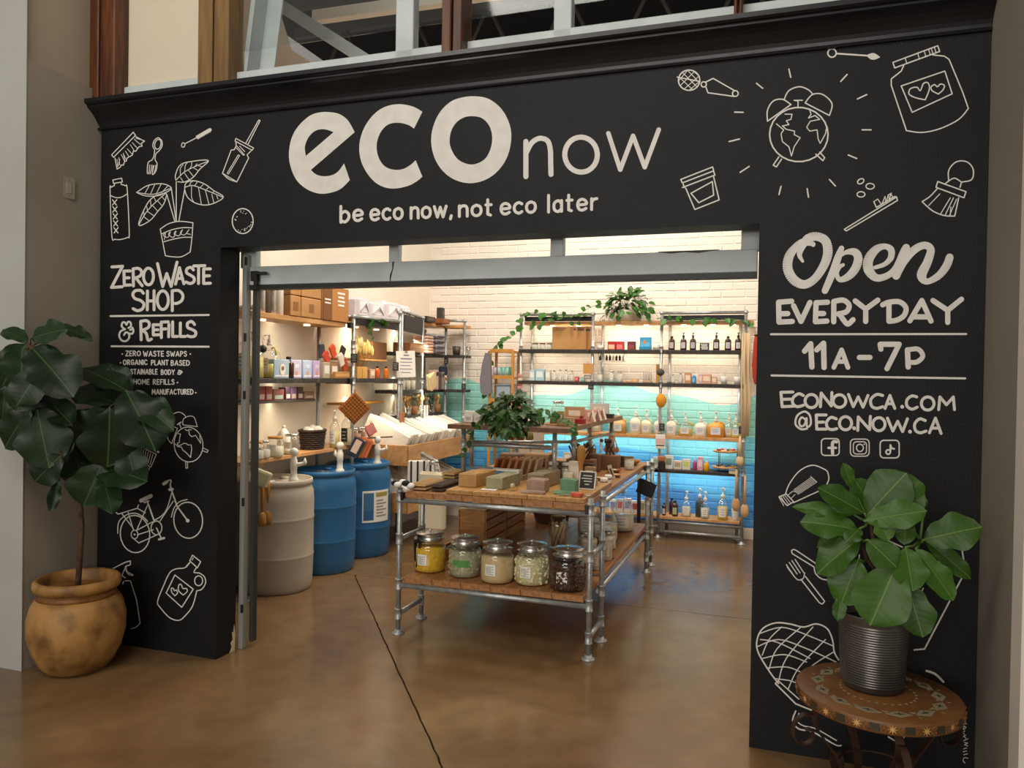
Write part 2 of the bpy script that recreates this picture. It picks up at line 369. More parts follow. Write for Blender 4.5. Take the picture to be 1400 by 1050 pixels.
b = MB(); b.add([(x, .2235, z) for x, z in [(1.0, 2.33), (1.012, 2.33), (1.006, 2.29), (.995, 2.25), (.99, 2.22), (.985, 2.22), (.985, 2.255), (1.0, 2.29)]], [(0, 1, 2, 7), (7, 2, 3, 6), (6, 3, 4, 5)]); b.build('crack', m_darkstrip, D1)
b = MB(); pts = [(2.50, 2.331), (2.56, 2.322), (2.63, 2.326), (2.7, 2.320), (2.75, 2.327), (2.8, 2.331)]; b.add([(x, .2235, z) for x, z in pts]+[(2.8, .2235, 2.334), (2.5, .2235, 2.334)], [(0, 1, 2, 3, 4, 5, 6, 7)]); b.build('chipped_paint', m_darkstrip, D1)
# ---- painted brick back wall
def brick_mat():
    M = bpy.data.materials.new('painted_brick'); M.use_nodes = True; nt = M.node_tree; bb = nt.nodes['Principled BSDF']; L = nt.links.new
    ge = nt.nodes.new('ShaderNodeNewGeometry'); sp = nt.nodes.new('ShaderNodeSeparateXYZ'); L(ge.outputs['Position'], sp.inputs[0])
    def mth(op, a, b_=None, c=None):
        n = nt.nodes.new('ShaderNodeMath'); n.operation = op
        for i, v in enumerate((a, b_, c)):
            if v is None: continue
            if isinstance(v, (int, float)): n.inputs[i].default_value = v
            else: L(v, n.inputs[i])
        return n.outputs[0]
    x, z = sp.outputs[0], sp.outputs[2]
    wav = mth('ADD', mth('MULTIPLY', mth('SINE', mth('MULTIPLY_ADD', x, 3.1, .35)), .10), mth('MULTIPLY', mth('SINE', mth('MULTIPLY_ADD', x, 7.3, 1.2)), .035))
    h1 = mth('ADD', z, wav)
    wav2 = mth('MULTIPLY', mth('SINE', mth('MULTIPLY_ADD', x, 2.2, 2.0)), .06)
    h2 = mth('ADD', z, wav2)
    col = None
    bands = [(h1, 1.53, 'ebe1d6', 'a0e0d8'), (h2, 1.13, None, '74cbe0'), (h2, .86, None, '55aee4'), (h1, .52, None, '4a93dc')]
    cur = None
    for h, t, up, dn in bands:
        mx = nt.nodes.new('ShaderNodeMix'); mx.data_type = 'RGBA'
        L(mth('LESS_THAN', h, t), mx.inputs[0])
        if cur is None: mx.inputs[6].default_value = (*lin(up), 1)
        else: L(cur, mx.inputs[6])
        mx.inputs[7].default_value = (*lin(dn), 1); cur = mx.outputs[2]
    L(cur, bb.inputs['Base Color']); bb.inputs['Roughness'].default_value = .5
    n2 = nt.nodes.new('ShaderNodeTexNoise'); n2.inputs['Scale'].default_value = 45; L(ge.outputs['Position'], n2.inputs['Vector'])
    bp = nt.nodes.new('ShaderNodeBump'); bp.inputs['Strength'].default_value = .35; bp.inputs['Distance'].default_value = .006; L(n2.outputs[0], bp.inputs['Height']); L(bp.outputs[0], bb.inputs['Normal'])
    return M
m_brick = brick_mat()
WB = struct('wall_back', MB().box((1.5, YB+.09, 1.87), (5.0, .17, 3.74)), m_brick)
bt = MB(); bt.box((1.5, YB-.012, .06), (4.8, .022, .12), bev=.004); struct('baseboard_back', bt, m_cream)
variants = []
for i in range(5):
    mb = MB(); mb.box((0, 0, 0), (.232, .02, .071), bev=.006); mb.v = [(x+rnd(-.002, .002), y+rnd(-.002, .002), z_+rnd(-.002, .002)) for x, y, z_ in mb.v]
    o = mb.build('brick', m_brick, WB); variants.append(o)
CH, BL = .081, .243
spots = []
for r in range(44):
    z_ = .125+CH*(r+.5)
    for c in range(-1, 17):
        x = XWL+.02+BL*(c+.5+(.5 if r % 2 else 0))
        if XWL+.1 < x < 3.05:
            vis = (z_ > 2.37)*3+(-.05 < x < .45)*2+(x > 1.9)*1.0+(x > .4)*.5+(z_ < .95)*.3
            spots.append((-vis-.02*x, x, z_, c))
spots.sort(); far = MB()
used = 0
for k, (v, x, z_, c) in enumerate(spots):
    dy, da = rnd(-.002, .002), rnd(-.006, .006)
    if k < 300:
        if k < 5: o = variants[k]
        else: o = variants[k % 5].copy(); COL.objects.link(o)
        o.parent = WB; o.location = (x, YB+.0085+dy, z_); o.rotation_euler = (0, da, 0)
    else: far.box((x, YB+.0085+dy, z_), (.232, .02, .071), bev=.005)
far.build('brickwork', m_brick, WB, kind='stuff')
# narrow pipe up the corner of the brick
# ================================================================ PAINTED SIGN (flat paint on the facade)
YP = -.0016
def ribbon(mb, pts, w, closed=False, jit=0):
    "flat painted line of pixel width w, mapped on to the facade's face"
    N = len(pts); segs = [(i, (i+1) % N) for i in range(N if closed else N-1)]
    y = YP
    ws = w if isinstance(w, (list, tuple)) else [w]*N
    lay = [int(jit*5e5)*3]
    def P(x, z): v = at(x, z, 1, YP); return (v.x, YP, v.z)
    nrm = []
    for i in range(N):
        a = pts[i-1] if (i > 0 or closed) else pts[i]; c = pts[(i+1) % N] if (i < N-1 or closed) else pts[i]
        dx, dy = c[0]-a[0], c[1]-a[1]; l = math.hypot(dx, dy) or 1; nrm.append((-dy/l, dx/l))
    for i, j in segs:
        a, c = pts[i], pts[j]; dx, dy = c[0]-a[0], c[1]-a[1]; l = math.hypot(dx, dy)
        if l < 1e-6: continue
        lay[0] += 1; nx, ny = -dy/l, dx/l; h, h2 = ws[i]/2, ws[j]/2
        mb.add([P(a[0]+nx*h, a[1]+ny*h), P(a[0]-nx*h, a[1]-ny*h), P(c[0]-nx*h2, c[1]-ny*h2), P(c[0]+nx*h2, c[1]+ny*h2)], [(0, 1, 2, 3)])
    for i, p in enumerate(pts):
        h = ws[i]/2; k = 6 if h < 1.3 else 12
        if 0 < i < N-1 and not closed or closed:
            a, c = pts[i-1], pts[(i+1) % N]
            t1 = math.atan2(p[1]-a[1], p[0]-a[0]); t2 = math.atan2(c[1]-p[1], c[0]-p[0])
            if abs((t2-t1+PI) % (2*PI)-PI) < .12: continue
        lay[0] += 1; mb.add([P(p[0]+h*math.cos(2*PI*q/k), p[1]+h*math.sin(2*PI*q/k)) for q in range(k)], [tuple(range(k))])
def smooth(pts, closed=False, n=5):
    N = len(pts)
    if N < 3: return pts
    out = []
    for i in range(N if closed else N-1):
        if closed: p0, p1, p2, p3 = pts[i-1], pts[i], pts[(i+1) % N], pts[(i+2) % N]
        else: p0, p1, p2, p3 = pts[max(i-1, 0)], pts[i], pts[i+1], pts[min(i+2, N-1)]
        for k in range(n):
            t = k/n
            out.append(tuple(.5*((2*b_)+(-a+c)*t+(2*a-5*b_+4*c-d)*t*t+(-a+3*b_-3*c+d)*t**3) for a, b_, c, d in zip(p0, p1, p2, p3)))
    if not closed: out.append(tuple(pts[-1]))
    return out
def smooth_c(loop):
    "round a closed outline between its sharp corners"
    n = len(loop); cor = []
    for i in range(n):
        a, b_, c = loop[i-1], loop[i], loop[(i+1) % n]
        t = (math.atan2(c[1]-b_[1], c[0]-b_[0])-math.atan2(b_[1]-a[1], b_[0]-a[0])+PI) % (2*PI)-PI
        if abs(t) > .6: cor.append(i)
    if len(cor) < 2: return smooth(loop, True, 5)
    out = []
    for k, i in enumerate(cor):
        j = cor[(k+1) % len(cor)]; j += n if j <= i else 0
        out += smooth([loop[q % n] for q in range(i, j+1)], False, 5)[:-1]
    return out
def nums(s): return [tuple(float(v) for v in p.split(',')) for p in s.split()]
class Draw:
    "strokes traced in the pixels of one zoomed view: ox, oy, scale"
    def __init__(s, name, ox, oy, sc, w): s.mb = MB(); s.n = name; s.o = (ox, oy); s.s = sc; s.w = w; s.k = 0
    def t(s, pts): return [(s.o[0]+p[0]*s.s, s.o[1]+p[1]*s.s, *p[2:]) for p in pts]
    def l(s, st, w=None, c=False):           # straight segments
        s.k += 1; ribbon(s.mb, s.t(nums(st)), w or s.w, c, s.k*2e-6); return s
    def c(s, st, w=None, c=False, n=5):      # smooth curve; optional third number = width in view pixels
        s.k += 1; p = smooth(nums(st), c, n)
        ww = [q[2]*s.s for q in p] if len(p[0]) > 2 else (w or s.w)
        ribbon(s.mb, [q[:2] for q in s.t(p)], ww, c, s.k*2e-6); return s
    def e(s, cx, cy, rx, ry=None, rot=0, w=None, n=26):
        ry = ry or rx; s.k += 1; r = math.radians(rot)
        pts = [(cx+rx*math.cos(a)*math.cos(r)-ry*math.sin(a)*math.sin(r), cy+rx*math.cos(a)*math.sin(r)+ry*math.sin(a)*math.cos(r)) for a in [2*PI*i/n for i in range(n)]]
        ribbon(s.mb, s.t(pts), w or s.w, True, s.k*2e-6); return s
    def fill(s, st, hole=None, sm=False):
        s.k += 1
        loops = [nums(st)]+([nums(hole)] if hole else [])
        loops = [smooth(l, True, 6) if sm else smooth_c(l) for l in loops]
        loops = [s.t(l) for l in loops]; flat = [p for l in loops for p in l]
        tri = tessellate_polygon([[Vector((p[0], p[1], 0)) for p in l] for l in loops]); y = YP-s.k*2e-6
        s.mb.add([(at(p[0], p[1], 1, y).x, y, at(p[0], p[1], 1, y).z) for p in flat], [tuple(t) for t in tri]); return s
    def done(s):
        "merge the overlapping strokes into one flat coat of paint"
        co = [Vector((v[0], v[2])) for v in s.mb.v]; fs = []
        for f in s.mb.f:
            ar = sum(co[f[i-1]].x*co[f[i]].y-co[f[i]].x*co[f[i-1]].y for i in range(len(f)))
            if abs(ar) > 1e-9: fs.append(list(f) if ar > 0 else list(f)[::-1])
        tot = sum(abs(sum(co[f[i-1]].x*co[f[i]].y-co[f[i]].x*co[f[i-1]].y for i in range(len(f)))) for f in fs)
        for eps in (1e-6, 3e-6, 1e-5, 3e-5, 1e-4, 2e-4):
            r = delaunay_2d_cdt(co, [], fs, 0, eps); keep = [f for f, src in zip(r[2], r[5]) if src]; v = r[0]
            if sum(abs((v[f[1]]-v[f[0]]).cross(v[f[2]]-v[f[0]])) for f in keep) <= tot*1.02: break
        m2 = MB(); m2.add([(v.x, YP, v.y) for v in r[0]], [tuple(f) for f in keep]); return m2.build(s.n, m_paint, WF, fix=False)
# monoline hand-lettered alphabet, '~' marks a curve
GL = {
'A': (.78, '0,0 .39,1 .78,0|.14,.3 .64,.3'), 'B': (.6, '0,0 0,1|~0,1 .35,.98 .5,.78 .36,.57 0,.53|~0,.53 .42,.5 .6,.27 .42,.03 0,0'),
'C': (.66, '~.64,.84 .42,1 .14,.86 0,.5 .14,.14 .42,0 .66,.17'), 'D': (.72, '0,0 0,1|~0,1 .42,.95 .7,.62 .66,.28 .42,.04 0,0'),
'E': (.5, '.5,1 0,1 0,0 .5,0|0,.5 .42,.5'), 'F': (.5, '.5,1 0,1 0,0|0,.52 .42,.52'), 'G': (.7, '~.64,.84 .42,1 .14,.86 0,.5 .14,.14 .42,0 .66,.14|.68,.1 .68,.45 .42,.45'),
'H': (.62, '0,0 0,1|.62,0 .62,1|0,.5 .62,.5'), 'I': (.0, '0,0 0,1'), 'L': (.46, '0,1 0,0 .46,0'), 'M': (.84, '0,0 .06,1 .42,.3 .78,1 .84,0'),
'N': (.64, '0,0 0,1 .64,0 .64,1'), 'O': (.76, '~.38,1 .1,.82 0,.5 .1,.18 .38,0 .66,.18 .76,.5 .66,.82 .38,1'), 'P': (.54, '0,0 0,1|~0,1 .38,.97 .54,.74 .38,.5 0,.46'),
'R': (.6, '0,0 0,1|~0,1 .38,.98 .54,.76 .38,.54 0,.5|.2,.48 .6,0'), 'S': (.56, '~.52,.84 .34,1 .1,.93 .06,.7 .28,.53 .52,.38 .54,.14 .3,0 0,.12'),
'T': (.66, '0,1 .66,1|.33,1 .33,0'), 'U': (.6, '~0,1 0,.4 .08,.08 .3,0 .52,.08 .6,.4 .6,1'), 'V': (.7, '0,1 .35,0 .7,1'), 'W': (1.0, '0,1 .26,0 .5,.72 .74,0 1,1'),
'Y': (.72, '0,1 .36,.5 .72,1|.36,.5 .36,0'), 'Z': (.6, '0,1 .6,1 0,0 .6,0'), '1': (.16, '0,.8 .16,1 .16,0'), '7': (.6, '0,.9 .02,1 .6,1 .22,0'), '-': (.4, '0,.45 .4,.45'),
'.': (.0, '0,.02 0,.03'), '*': (.0, '0,.45 0,.46'), '&': (.8, '~.62,.62 .55,.9 .4,.7 .26,1 .14,.86 .22,.62 0,.3 .16,.02 .46,.1 .56,.36 .4,.42 .34,.28|~.56,.4 .76,.5 .72,.66'),
'@': (.9, '~.62,.5 .5,.7 .32,.62 .28,.4 .42,.28 .58,.4 .66,.7|~.62,.42 .72,.24 .9,.44 .84,.8 .5,1 .14,.86 0,.5 .14,.12 .5,0 .74,.06'),
'b': (.52, '0,1.5 0,0|~0,.8 .28,1 .52,.72 .52,.3 .28,0 0,.18'), 'e': (.56, '~.02,.5 .55,.54 .5,.86 .28,1 .06,.84 0,.46 .1,.1 .32,0 .54,.14'), 'c': (.5, '~.5,.86 .3,1 .08,.84 0,.5 .08,.16 .3,0 .5,.13'),
'o': (.58, '~.29,1 .07,.84 0,.5 .07,.16 .29,0 .51,.16 .58,.5 .51,.84 .29,1'), 'n': (.5, '0,0 0,1|~0,.72 .16,.96 .36,.98 .48,.8 .5,.5|.5,.5 .5,0'), 'w': (.84, '0,1 .22,0 .42,.92 .62,0 .84,1'),
't': (.36, '.12,1.45 .12,.1 .3,0|0,.98 .34,.98'), 'l': (.0, '0,1.55 0,0'), 'a': (.5, '~.5,.7 .3,1 .06,.84 0,.5 .06,.16 .28,0 .5,.25|.5,1 .5,0'), 'r': (.34, '0,0 0,1|~0,.66 .14,.92 .34,.98'), ',': (.08, '.08,.08 .02,-.22'), 'i': (0, '0,0 0,1'),
}
def word(dr, text, p0, p1, h, w, gap=.3, small=.0, space=.55, hs=None):
    "text along the baseline p0-p1 (photo pixels), cap height h; capitals after the first are smaller when small is set"
    tot = 0; pos = []
    for i, ch in enumerate(text):
        if ch == ' ': tot += space; continue
        sc = 1.0 if not (small and ch.isupper() and not (i == 0 or text[i-1] == ' ')) else small
        if hs and ch in hs: sc = hs[ch]
        pos.append((ch, tot, sc)); tot += GL[ch][0]*max(sc, .0)+gap
    tot -= gap; ux, uy = (p1[0]-p0[0])/tot, (p1[1]-p0[1])/tot; sx = ux
    for ch, o, sc in pos:
        for st in GL[ch][1].split('|'):
            cv = st[0] == '~'; pts = nums(st.lstrip('~')); pts = smooth(pts, False, 4) if cv else pts
            q = [(p0[0]+(o+x*sc)*ux, p0[1]+(o+x*sc)*uy-z*h*sc) for x, z in pts]
            dr.k += 1; ribbon(dr.mb, q, w, False, dr.k*2e-6)
# ---- big wordmark
d = Draw('painted_lettering', 380, 120, 340/1400, 2)
d.fill('432,250 395,185 350,150 300,138 240,138 180,157 120,210 80,275 62,360 70,440 105,520 165,572 235,596 300,590 355,568 405,520 372,426 340,470 300,493 250,498 210,485 186,462',
       '157,384 152,330 175,275 215,240 265,234 313,250')
d.done()
d = Draw('painted_lettering', 380, 120, 340/1400, 2)
d.fill('813,135 770,110 720,96 670,93 615,103 560,132 510,185 475,250 458,325 466,405 498,475 545,530 600,560 660,567 730,553 780,528 813,500 775,408 745,435 705,457 660,462 610,448 575,410 557,355 560,295 585,240 625,205 680,197 735,210 766,230').done()
d = Draw('painted_lettering', 380, 120, 340/1400, 2)
d.fill('1105,48 1180,60 1245,105 1290,170 1313,250 1306,340 1275,420 1220,485 1150,525 1070,537 990,515 925,465 882,395 863,310 872,225 910,140 970,80 1035,55',
       '1100,160 1150,172 1190,215 1206,275 1198,340 1170,395 1125,425 1075,431 1020,408 985,365 967,310 975,245 1005,195 1050,166', sm=True).done()
d = Draw('painted_lettering', 350, 100, 600/1400, 2)
d.l('861,218 861,330', 7).c('863,252 880,222 905,208 930,216 939,245 940,285 941,323', 7, n=7).e(1037, 260, 52, 56, -5, 7).l('1124,192 1162,308 1203,200 1240,300 1285,180', 6.2).done()
d = Draw('painted_lettering', 0, 0, 1, 2)
word(d, 'be', (466, 304), (495, 301), 14.5, 4, gap=.35); word(d, 'eco', (507, 301), (550, 299), 14.5, 4)
word(d, 'now,', (562, 298.5), (617, 296), 14.5, 4, gap=.28); word(d, 'not', (628, 296), (672, 294), 14.5, 4)
word(d, 'eco', (685, 293), (732, 290), 14.5, 4); word(d, 'later', (750, 290), (816, 286), 14.8, 4, gap=.34)
d.done()
# ---- left pier
d = Draw('painted_lettering', 140, 350, .2, 2)
W_ = 4.0
d.l('65,75 138,70 62,215 135,210', W_).l('190,102 147,103 150,200 192,198', W_).l('150,150 182,149', W_).l('212,205 210,90', W_).c('210,88 245,85 268,105 258,135 220,152', W_).l('228,150 272,203', W_)
d.e(315, 140, 34, 57, 0, W_).l('377,52 412,208 440,120 470,208 510,42', W_).l('500,192 527,80 557,190', W_).l('508,155 548,152', W_)
d.c('622,95 605,78 578,88 576,115 600,130 625,148 625,175 600,188 572,178', W_).l('625,68 700,66', W_).l('658,68 657,188', W_).l('738,88 692,88 692,188 738,186', W_).l('692,137 732,135', W_)
d.c('280,255 262,236 225,238 208,262 222,290 262,305 284,330 272,362 240,374 210,360', W_).l('308,240 307,368', W_).l('353,238 353,368', W_).l('308,308 353,306', W_).e(413, 302, 38, 64, 0, W_)
d.l('478,374 477,240', W_).c('477,238 520,236 548,262 545,300 515,322 480,324', W_)
d.l('55,411 727,403', 2.6).l('62,617 727,620', 2.6)
d.c('150,500 132,480 138,455 155,455 165,470 175,450 192,455 195,480 178,492', 2.6).c('155,500 125,515 115,545 130,575 160,582 182,560 180,530 160,522 148,540', 2.6).c('180,530 205,530 212,508 205,490', 2.6).c('200,500 190,505', 2.6)
d.l('265,573 262,447', W_).c('262,447 300,442 320,460 312,490 270,508', W_).c('275,510 300,530 312,575 335,568', W_).l('388,470 347,470 348,540 386,538', W_).l('348,505 380,504', W_)
d.l('450,450 402,452 403,558', W_).l('403,500 435,498', W_).l('455,468 453,552', W_).l('480,450 480,550 513,550', W_).l('533,458 532,550 567,550', W_)
d.c('630,468 610,448 582,460 585,490 615,503 638,520 632,546 605,552 582,545', W_)
d.done()
d = Draw('painted_lettering', 0, 0, 1, 2)
for t, a, c, hh in (('ZERO', (172, 486.5), (192, 486.5), 6.6), ('WASTE', (196, 487), (223.5, 487), 6.8), ('SWAPS', (228, 487), (255, 487), 6.6), ('ORGANIC', (168.5, 498.5), (201, 498.5), 6.4),
                   ('PLANT', (207, 499), (230, 499), 6.4), ('BASED', (234, 499.5), (259, 499.5), 6.6), ('SUSTAINABLE', (170, 511.5), (215, 511.5), 6.6), ('BODY', (220.5, 512), (238.5, 512), 6.4), ('&', (243, 512), (249.5, 512), 6),
                   ('HOME', (183, 525), (204, 525.5), 6.6), ('REFILLS', (209.5, 525.5), (238, 525.5), 6.6), ('MANUFACTURED', (208, 539), (264, 539), 6.6)):
    word(d, t, a, c, hh, 1.35, gap=.32)
for x, y in ((167, 484), (260, 484), (164.5, 496), (242.5, 523), (267.5, 537)): d.l('%g,%g %g,%g' % (x, y, x+.3, y), 2)
d.done()
# ---- right pier lettering
d = Draw('painted_lettering', 1060, 310, 250/1400, 2)
d.c('210,265,22 185,215,38 205,150,55 250,90,66 320,75,66 385,110,70 402,200,72 370,300,66 300,400,62 220,442,66 140,405,74 95,320,74 105,230,70 150,165,60 215,120,60 285,130,36 290,140,30', n=7)
d.c('507,165,42 480,235,56 440,350,58 380,490,50', n=6).c('505,225,14 545,195,36 610,195,60 635,245,66 612,320,66 560,380,58 495,405,40 470,360,34 490,310,32 520,292,26', n=7)
d.c('765,312,30 840,285,36 885,235,48 885,175,52 835,150,44 770,175,62 715,250,74 715,330,76 770,390,58 850,378,50 920,320,50 980,200,58 1002,160,58', n=7).c('1003,165,56 970,270,60 925,375,62', n=5)
d.c('930,375,50 985,270,54 1060,180,60 1140,142,56 1190,175,60 1165,270,66 1120,370,74 1160,420,46 1250,375,56 1310,300,62 1335,235,60', n=7).done()
d = Draw('painted_lettering', 1060, 310, 250/1400, 7.2)
d.l('125,570 25,578 28,730 130,725').l('28,667 95,665').l('140,605 197,725 265,580').l('400,578 312,582 307,727 395,722').l('310,665 370,664').l('448,575 447,728').c('448,572 520,562 565,600 545,650 480,668').c('490,665 520,710 555,745 595,712').l('612,568 692,630 785,562').l('692,630 692,725')
d.c('822,598 870,578 950,575 1000,620 985,680 930,715 870,724').l('870,590 870,720').l('1030,720 1122,565 1192,722').l('1055,690 1175,690').l('1207,565 1320,640 1425,555').l('1320,640 1320,732')
d.done()
d = Draw('painted_lettering', 1020, 300, 1/3, 7)
d.l('102,471 903,470', 2.8).l('105,640 899,652', 2.8)
d.l('240,540 265,510 270,605', 7.4).l('290,535 318,508 320,607', 7.4).l('360,607 392,535 418,607', 6.4).l('372,583 408,583', 6).l('465,566 508,566', 7.2).l('553,532 550,512 628,512 578,612', 7.2).l('665,605 662,535', 7.4).c('662,535 705,532 725,560 700,585 665,585', 6.6)
d.done()
d = Draw('painted_lettering', 0, 0, 1, 2)
d.k = 0
e = Draw('painted_lettering', 1020, 300, 1/3, 4)
e.l('192,708 143,709 148,768 195,766').l('145,738 182,737').c('235,722 215,715 193,732 192,755 210,768 235,762').e(268, 745, 26, 27).l('305,768 308,712 350,765 352,710').e(383, 745, 26, 26).l('420,718 440,768 460,728 480,770 500,722')
e.c('560,722 535,718 512,738 515,765 535,775 560,768').l('570,775 590,722 610,775').l('578,756 602,756').l('640,768 641,769', 5).c('700,728 680,724 660,740 660,765 680,778 702,770').e(745, 755, 26, 27).l('790,780 795,728 822,760 850,728 855,780')
e.c('245,822 228,812 218,830 224,848 240,842 248,815 250,850 265,840 262,805 240,788 210,805 203,840 225,860 250,858', 2.8).l('328,802 288,802 290,860 328,860').l('290,832 318,831').c('370,818 348,812 330,832 335,855 352,862 372,858').e(408, 836, 25, 27).l('443,856 444,857', 5)
e.l('458,865 460,810 507,862 510,808').e(545, 840, 25, 27).l('580,815 602,868 622,828 642,870 662,818').l('672,870 673,871', 5).c('735,825 712,818 692,838 695,865 715,875 738,868').l('752,875 777,815 800,878').l('762,856 793,856')
e.done()
# ---- three social icons
def rrect(d, x0, y0, x1, y1, r, w):
    pts = []
    for cx, cy, a0 in ((x1-r, y0+r, -90), (x1-r, y1-r, 0), (x0+r, y1-r, 90), (x0+r, y0+r, 180)):
        for k in range(5): a = math.radians(a0+k*22.5); pts.append((cx+r*math.cos(a), cy+r*math.sin(a)))
    d.k += 1; ribbon(d.mb, d.t(pts), w, True, d.k*2e-6)
d = Draw('painted_icon', 1020, 300, 1/3, 1.5); rrect(d, 309, 899, 382, 968, 14, 1.7); d.c('372,912 358,912 354,925 355,960', 4.4).l('338,937 369,937', 3.2).done()
d = Draw('painted_icon', 1020, 300, 1/3, 1.5); rrect(d, 428, 901, 505, 971, 16, 1.5); rrect(d, 440, 912, 494, 962, 12, 1.4); d.e(467, 937, 14, 15, 0, 1.6).l('484,922 485,922', 2).done()
d = Draw('painted_icon', 1020, 300, 1/3, 1.5); rrect(d, 550, 906, 628, 978, 15, 1.8); d.l('592,925 592,953', 2.4).e(583, 954, 9, 9, 0, 2.2).c('592,925 598,938 608,941', 2.4).done()
# ---- upper left doodles (view 140,155 at 220/1155)
def D3(n): return Draw(n, 140, 155, 220/1155, 1.25)
d = D3('painted_scrub_brush'); d.l('66,298 222,135 238,158 80,315', c=True).l('90,320 105,400 130,385 135,370 150,372 160,345 172,342 178,320 205,305 215,300 222,270 240,272 262,240 285,235 280,215 303,200 240,168')
for st in ('105,330 110,380', '118,318 125,372', '135,295 160,345', '150,290 172,335', '165,270 190,310', '180,255 215,295', '200,225 230,270', '215,210 250,250', '228,185 275,225', '240,178 298,195', '110,385 125,330', '160,340 150,285'): d.l(st, .9)
d.done()
d = D3('painted_spork'); d.c('400,173 372,195 362,235 375,265 368,310 355,335 328,355 322,425 330,432').c('400,173 425,195 428,235 410,265 385,290 378,330 392,360 385,410 365,438 358,430 365,375').e(398, 222, 22, 36, 12).c('340,370 335,425 330,432', 1.1).c('355,370 350,405 342,435', 1.1).c('370,375 362,410 358,432', 1.1).c('383,372 380,400 368,436', 1.1).done()
d = D3('painted_bottle_brush'); d.e(580, 227, 12, 16, 10).l('592,218 685,170', 1.2).c('685,170 720,148 772,118', 4.6)
for i in range(9): x = 680+i*11; y = 172-i*6.2; d.l('%g,%g %g,%g' % (x-8, y-10, x+8, y+12), 1)
d.done()
d = D3('painted_cup_with_straw'); d.l('958,180 1085,248 1075,265 952,198', c=True).l('958,205 960,235 945,262 925,262 862,430 965,492 1050,320 1038,298 1068,268').c('862,430 905,470 965,492').l('1030,212 1122,48 1132,52 1046,220').l('965,235 1020,298 1012,300 958,245', 1.0).l('975,298 985,302 905,435 895,430', 1.0, c=True).l('985,235 1022,275', 1.0).done()
d = D3('painted_flask'); d.l('75,478 138,465 143,492 80,503', c=True).l('88,503 85,520').l('133,495 136,510').c('85,518 65,530 55,550 68,880 90,903 130,905 180,890 193,860 178,545 165,520 136,510').c('58,590 100,605 140,600 178,578')
for i in range(5): y = 620+i*50; d.l('%g,%g %g,%g' % (72+i*2.5, y, 100+i*3, y+38), 1.4).l('%g,%g %g,%g' % (103+i*2.5, y, 72+i*3, y+38), 1.4)
d.done()
d = D3('painted_potted_plant')
d.c('528,480 525,440 560,370 640,345 760,338 700,400 650,460 590,492 540,490').c('528,480 590,420 680,375 755,345', 1.1)
for st in ('560,445 560,395 580,368', '590,420 595,375 610,352', '625,400 640,375 640,350', '660,385 680,362', '560,460 580,490', '590,430 625,480', '620,410 655,455', '655,392 690,412', '690,375 720,385'): d.c(st, .9)
d.c('590,545 600,500 650,483 730,505 800,555 868,600 800,645 730,658 660,640 610,600 590,545').c('595,530 650,518 740,550 862,600', 1.1)
for st in ('625,520 635,495 650,487', '660,522 680,495', '700,535 725,510', '740,550 765,530', '790,572 800,560', '640,525 640,600 655,635', '690,535 710,650', '740,555 765,655', '785,580 800,640', '820,590 830,615'): d.c(st, .9)
d.c('245,568 320,520 400,505 460,512 495,540 440,575 390,592 310,592 245,568').c('250,568 370,580 495,535', 1.0)
for st in ('305,575 335,520', '345,580 375,512', '385,580 420,510', '425,570 470,520'): d.l(st, .9)
d.c('455,572 375,595 315,660 260,800 340,770 400,700 440,650 460,590 455,572').c('262,798 330,690 455,572', 1.1)
for st in ('300,740 295,700', '325,700 315,660', '350,670 345,625', '385,635 370,600', '300,745 335,770', '325,705 370,735', '360,660 395,700', '395,625 425,660', '425,595 450,625'): d.l(st, .9)
d.l('495,540 530,775', 1.3).l('462,582 520,775', 1.3).l('530,490 530,775', 1.3).l('590,550 548,775', 1.3)
d.c('415,830 480,790 560,775 650,785').l('415,830 452,1022').c('452,1022 510,1030 570,1028 630,995').c('630,995 642,900 650,785').c('425,865 500,835 580,820 640,822').c('440,922 500,905 580,890 640,890')
d.c('445,905 452,860 438,875 470,890 488,850 475,870 510,890 528,845 515,865 550,878 575,835 560,860 590,872 622,835 605,860 632,868', 1.0, n=6).done()
d = D3('painted_bath_bomb'); d.e(1007, 773, 75, 90, 0, 1.5)
for i in range(46):
    a = rnd(0, 6.28); r_ = rnd(.62, .88); x, y = 1007+75*r_*math.cos(a), 773+90*r_*math.sin(a)
    if abs(math.sin(a+.5)) > .5: d.l('%g,%g %g,%g' % (x, y, x+1, y), 1.1)
d.done()
# ---- left pier lower doodles (view 150,640 at 140/668)
def D1_(n): return Draw(n, 150, 640, 140/668, 1.4)
d = D1_('painted_bicycle'); d.e(165, 430, 96, 122, -5, 1.6).e(512, 340, 94, 118, -5, 1.6).e(162, 433, 22, 28, 0, 1.3).e(305, 390, 35, 45, 0, 1.5)
d.c('52,425 60,350 110,305 170,295 220,320 247,348').c('402,320 420,260 455,220 505,205').l('42,290 55,300 180,262 188,240').l('180,262 232,292').l('80,298 155,395').l('120,290 155,405').l('250,235 178,400').l('245,215 290,345', 2).c('290,340 340,310 375,260 405,160').l('328,345 415,215').l('402,140 440,250 508,342', 2).l('508,342 509,343', 5)
d.l('178,405 280,350').l('180,435 285,402').l('150,455 190,488 320,430').l('305,390 335,455', 1.8).l('322,465 355,456', 3).l('205,212 268,182', 5.4).l('225,225 255,215', 2).c('402,140 395,110 400,80 375,85 350,105', 2).l('390,140 408,138', 4).l('352,103 372,90', 4.4).l('162,433 163,433', 2.6).done()
d = D1_('painted_growler'); d.l('540,568 593,610 572,650 522,605', c=True).l('522,615 500,640').c('522,618 490,650 430,658 390,685 350,770 312,870 330,910 390,975 450,993 490,965 540,900 568,800').c('568,800 600,790 625,750 618,710 585,685 550,680 565,650').e(580, 735, 26, 32).l('425,697 545,790 470,908 368,815', c=True)
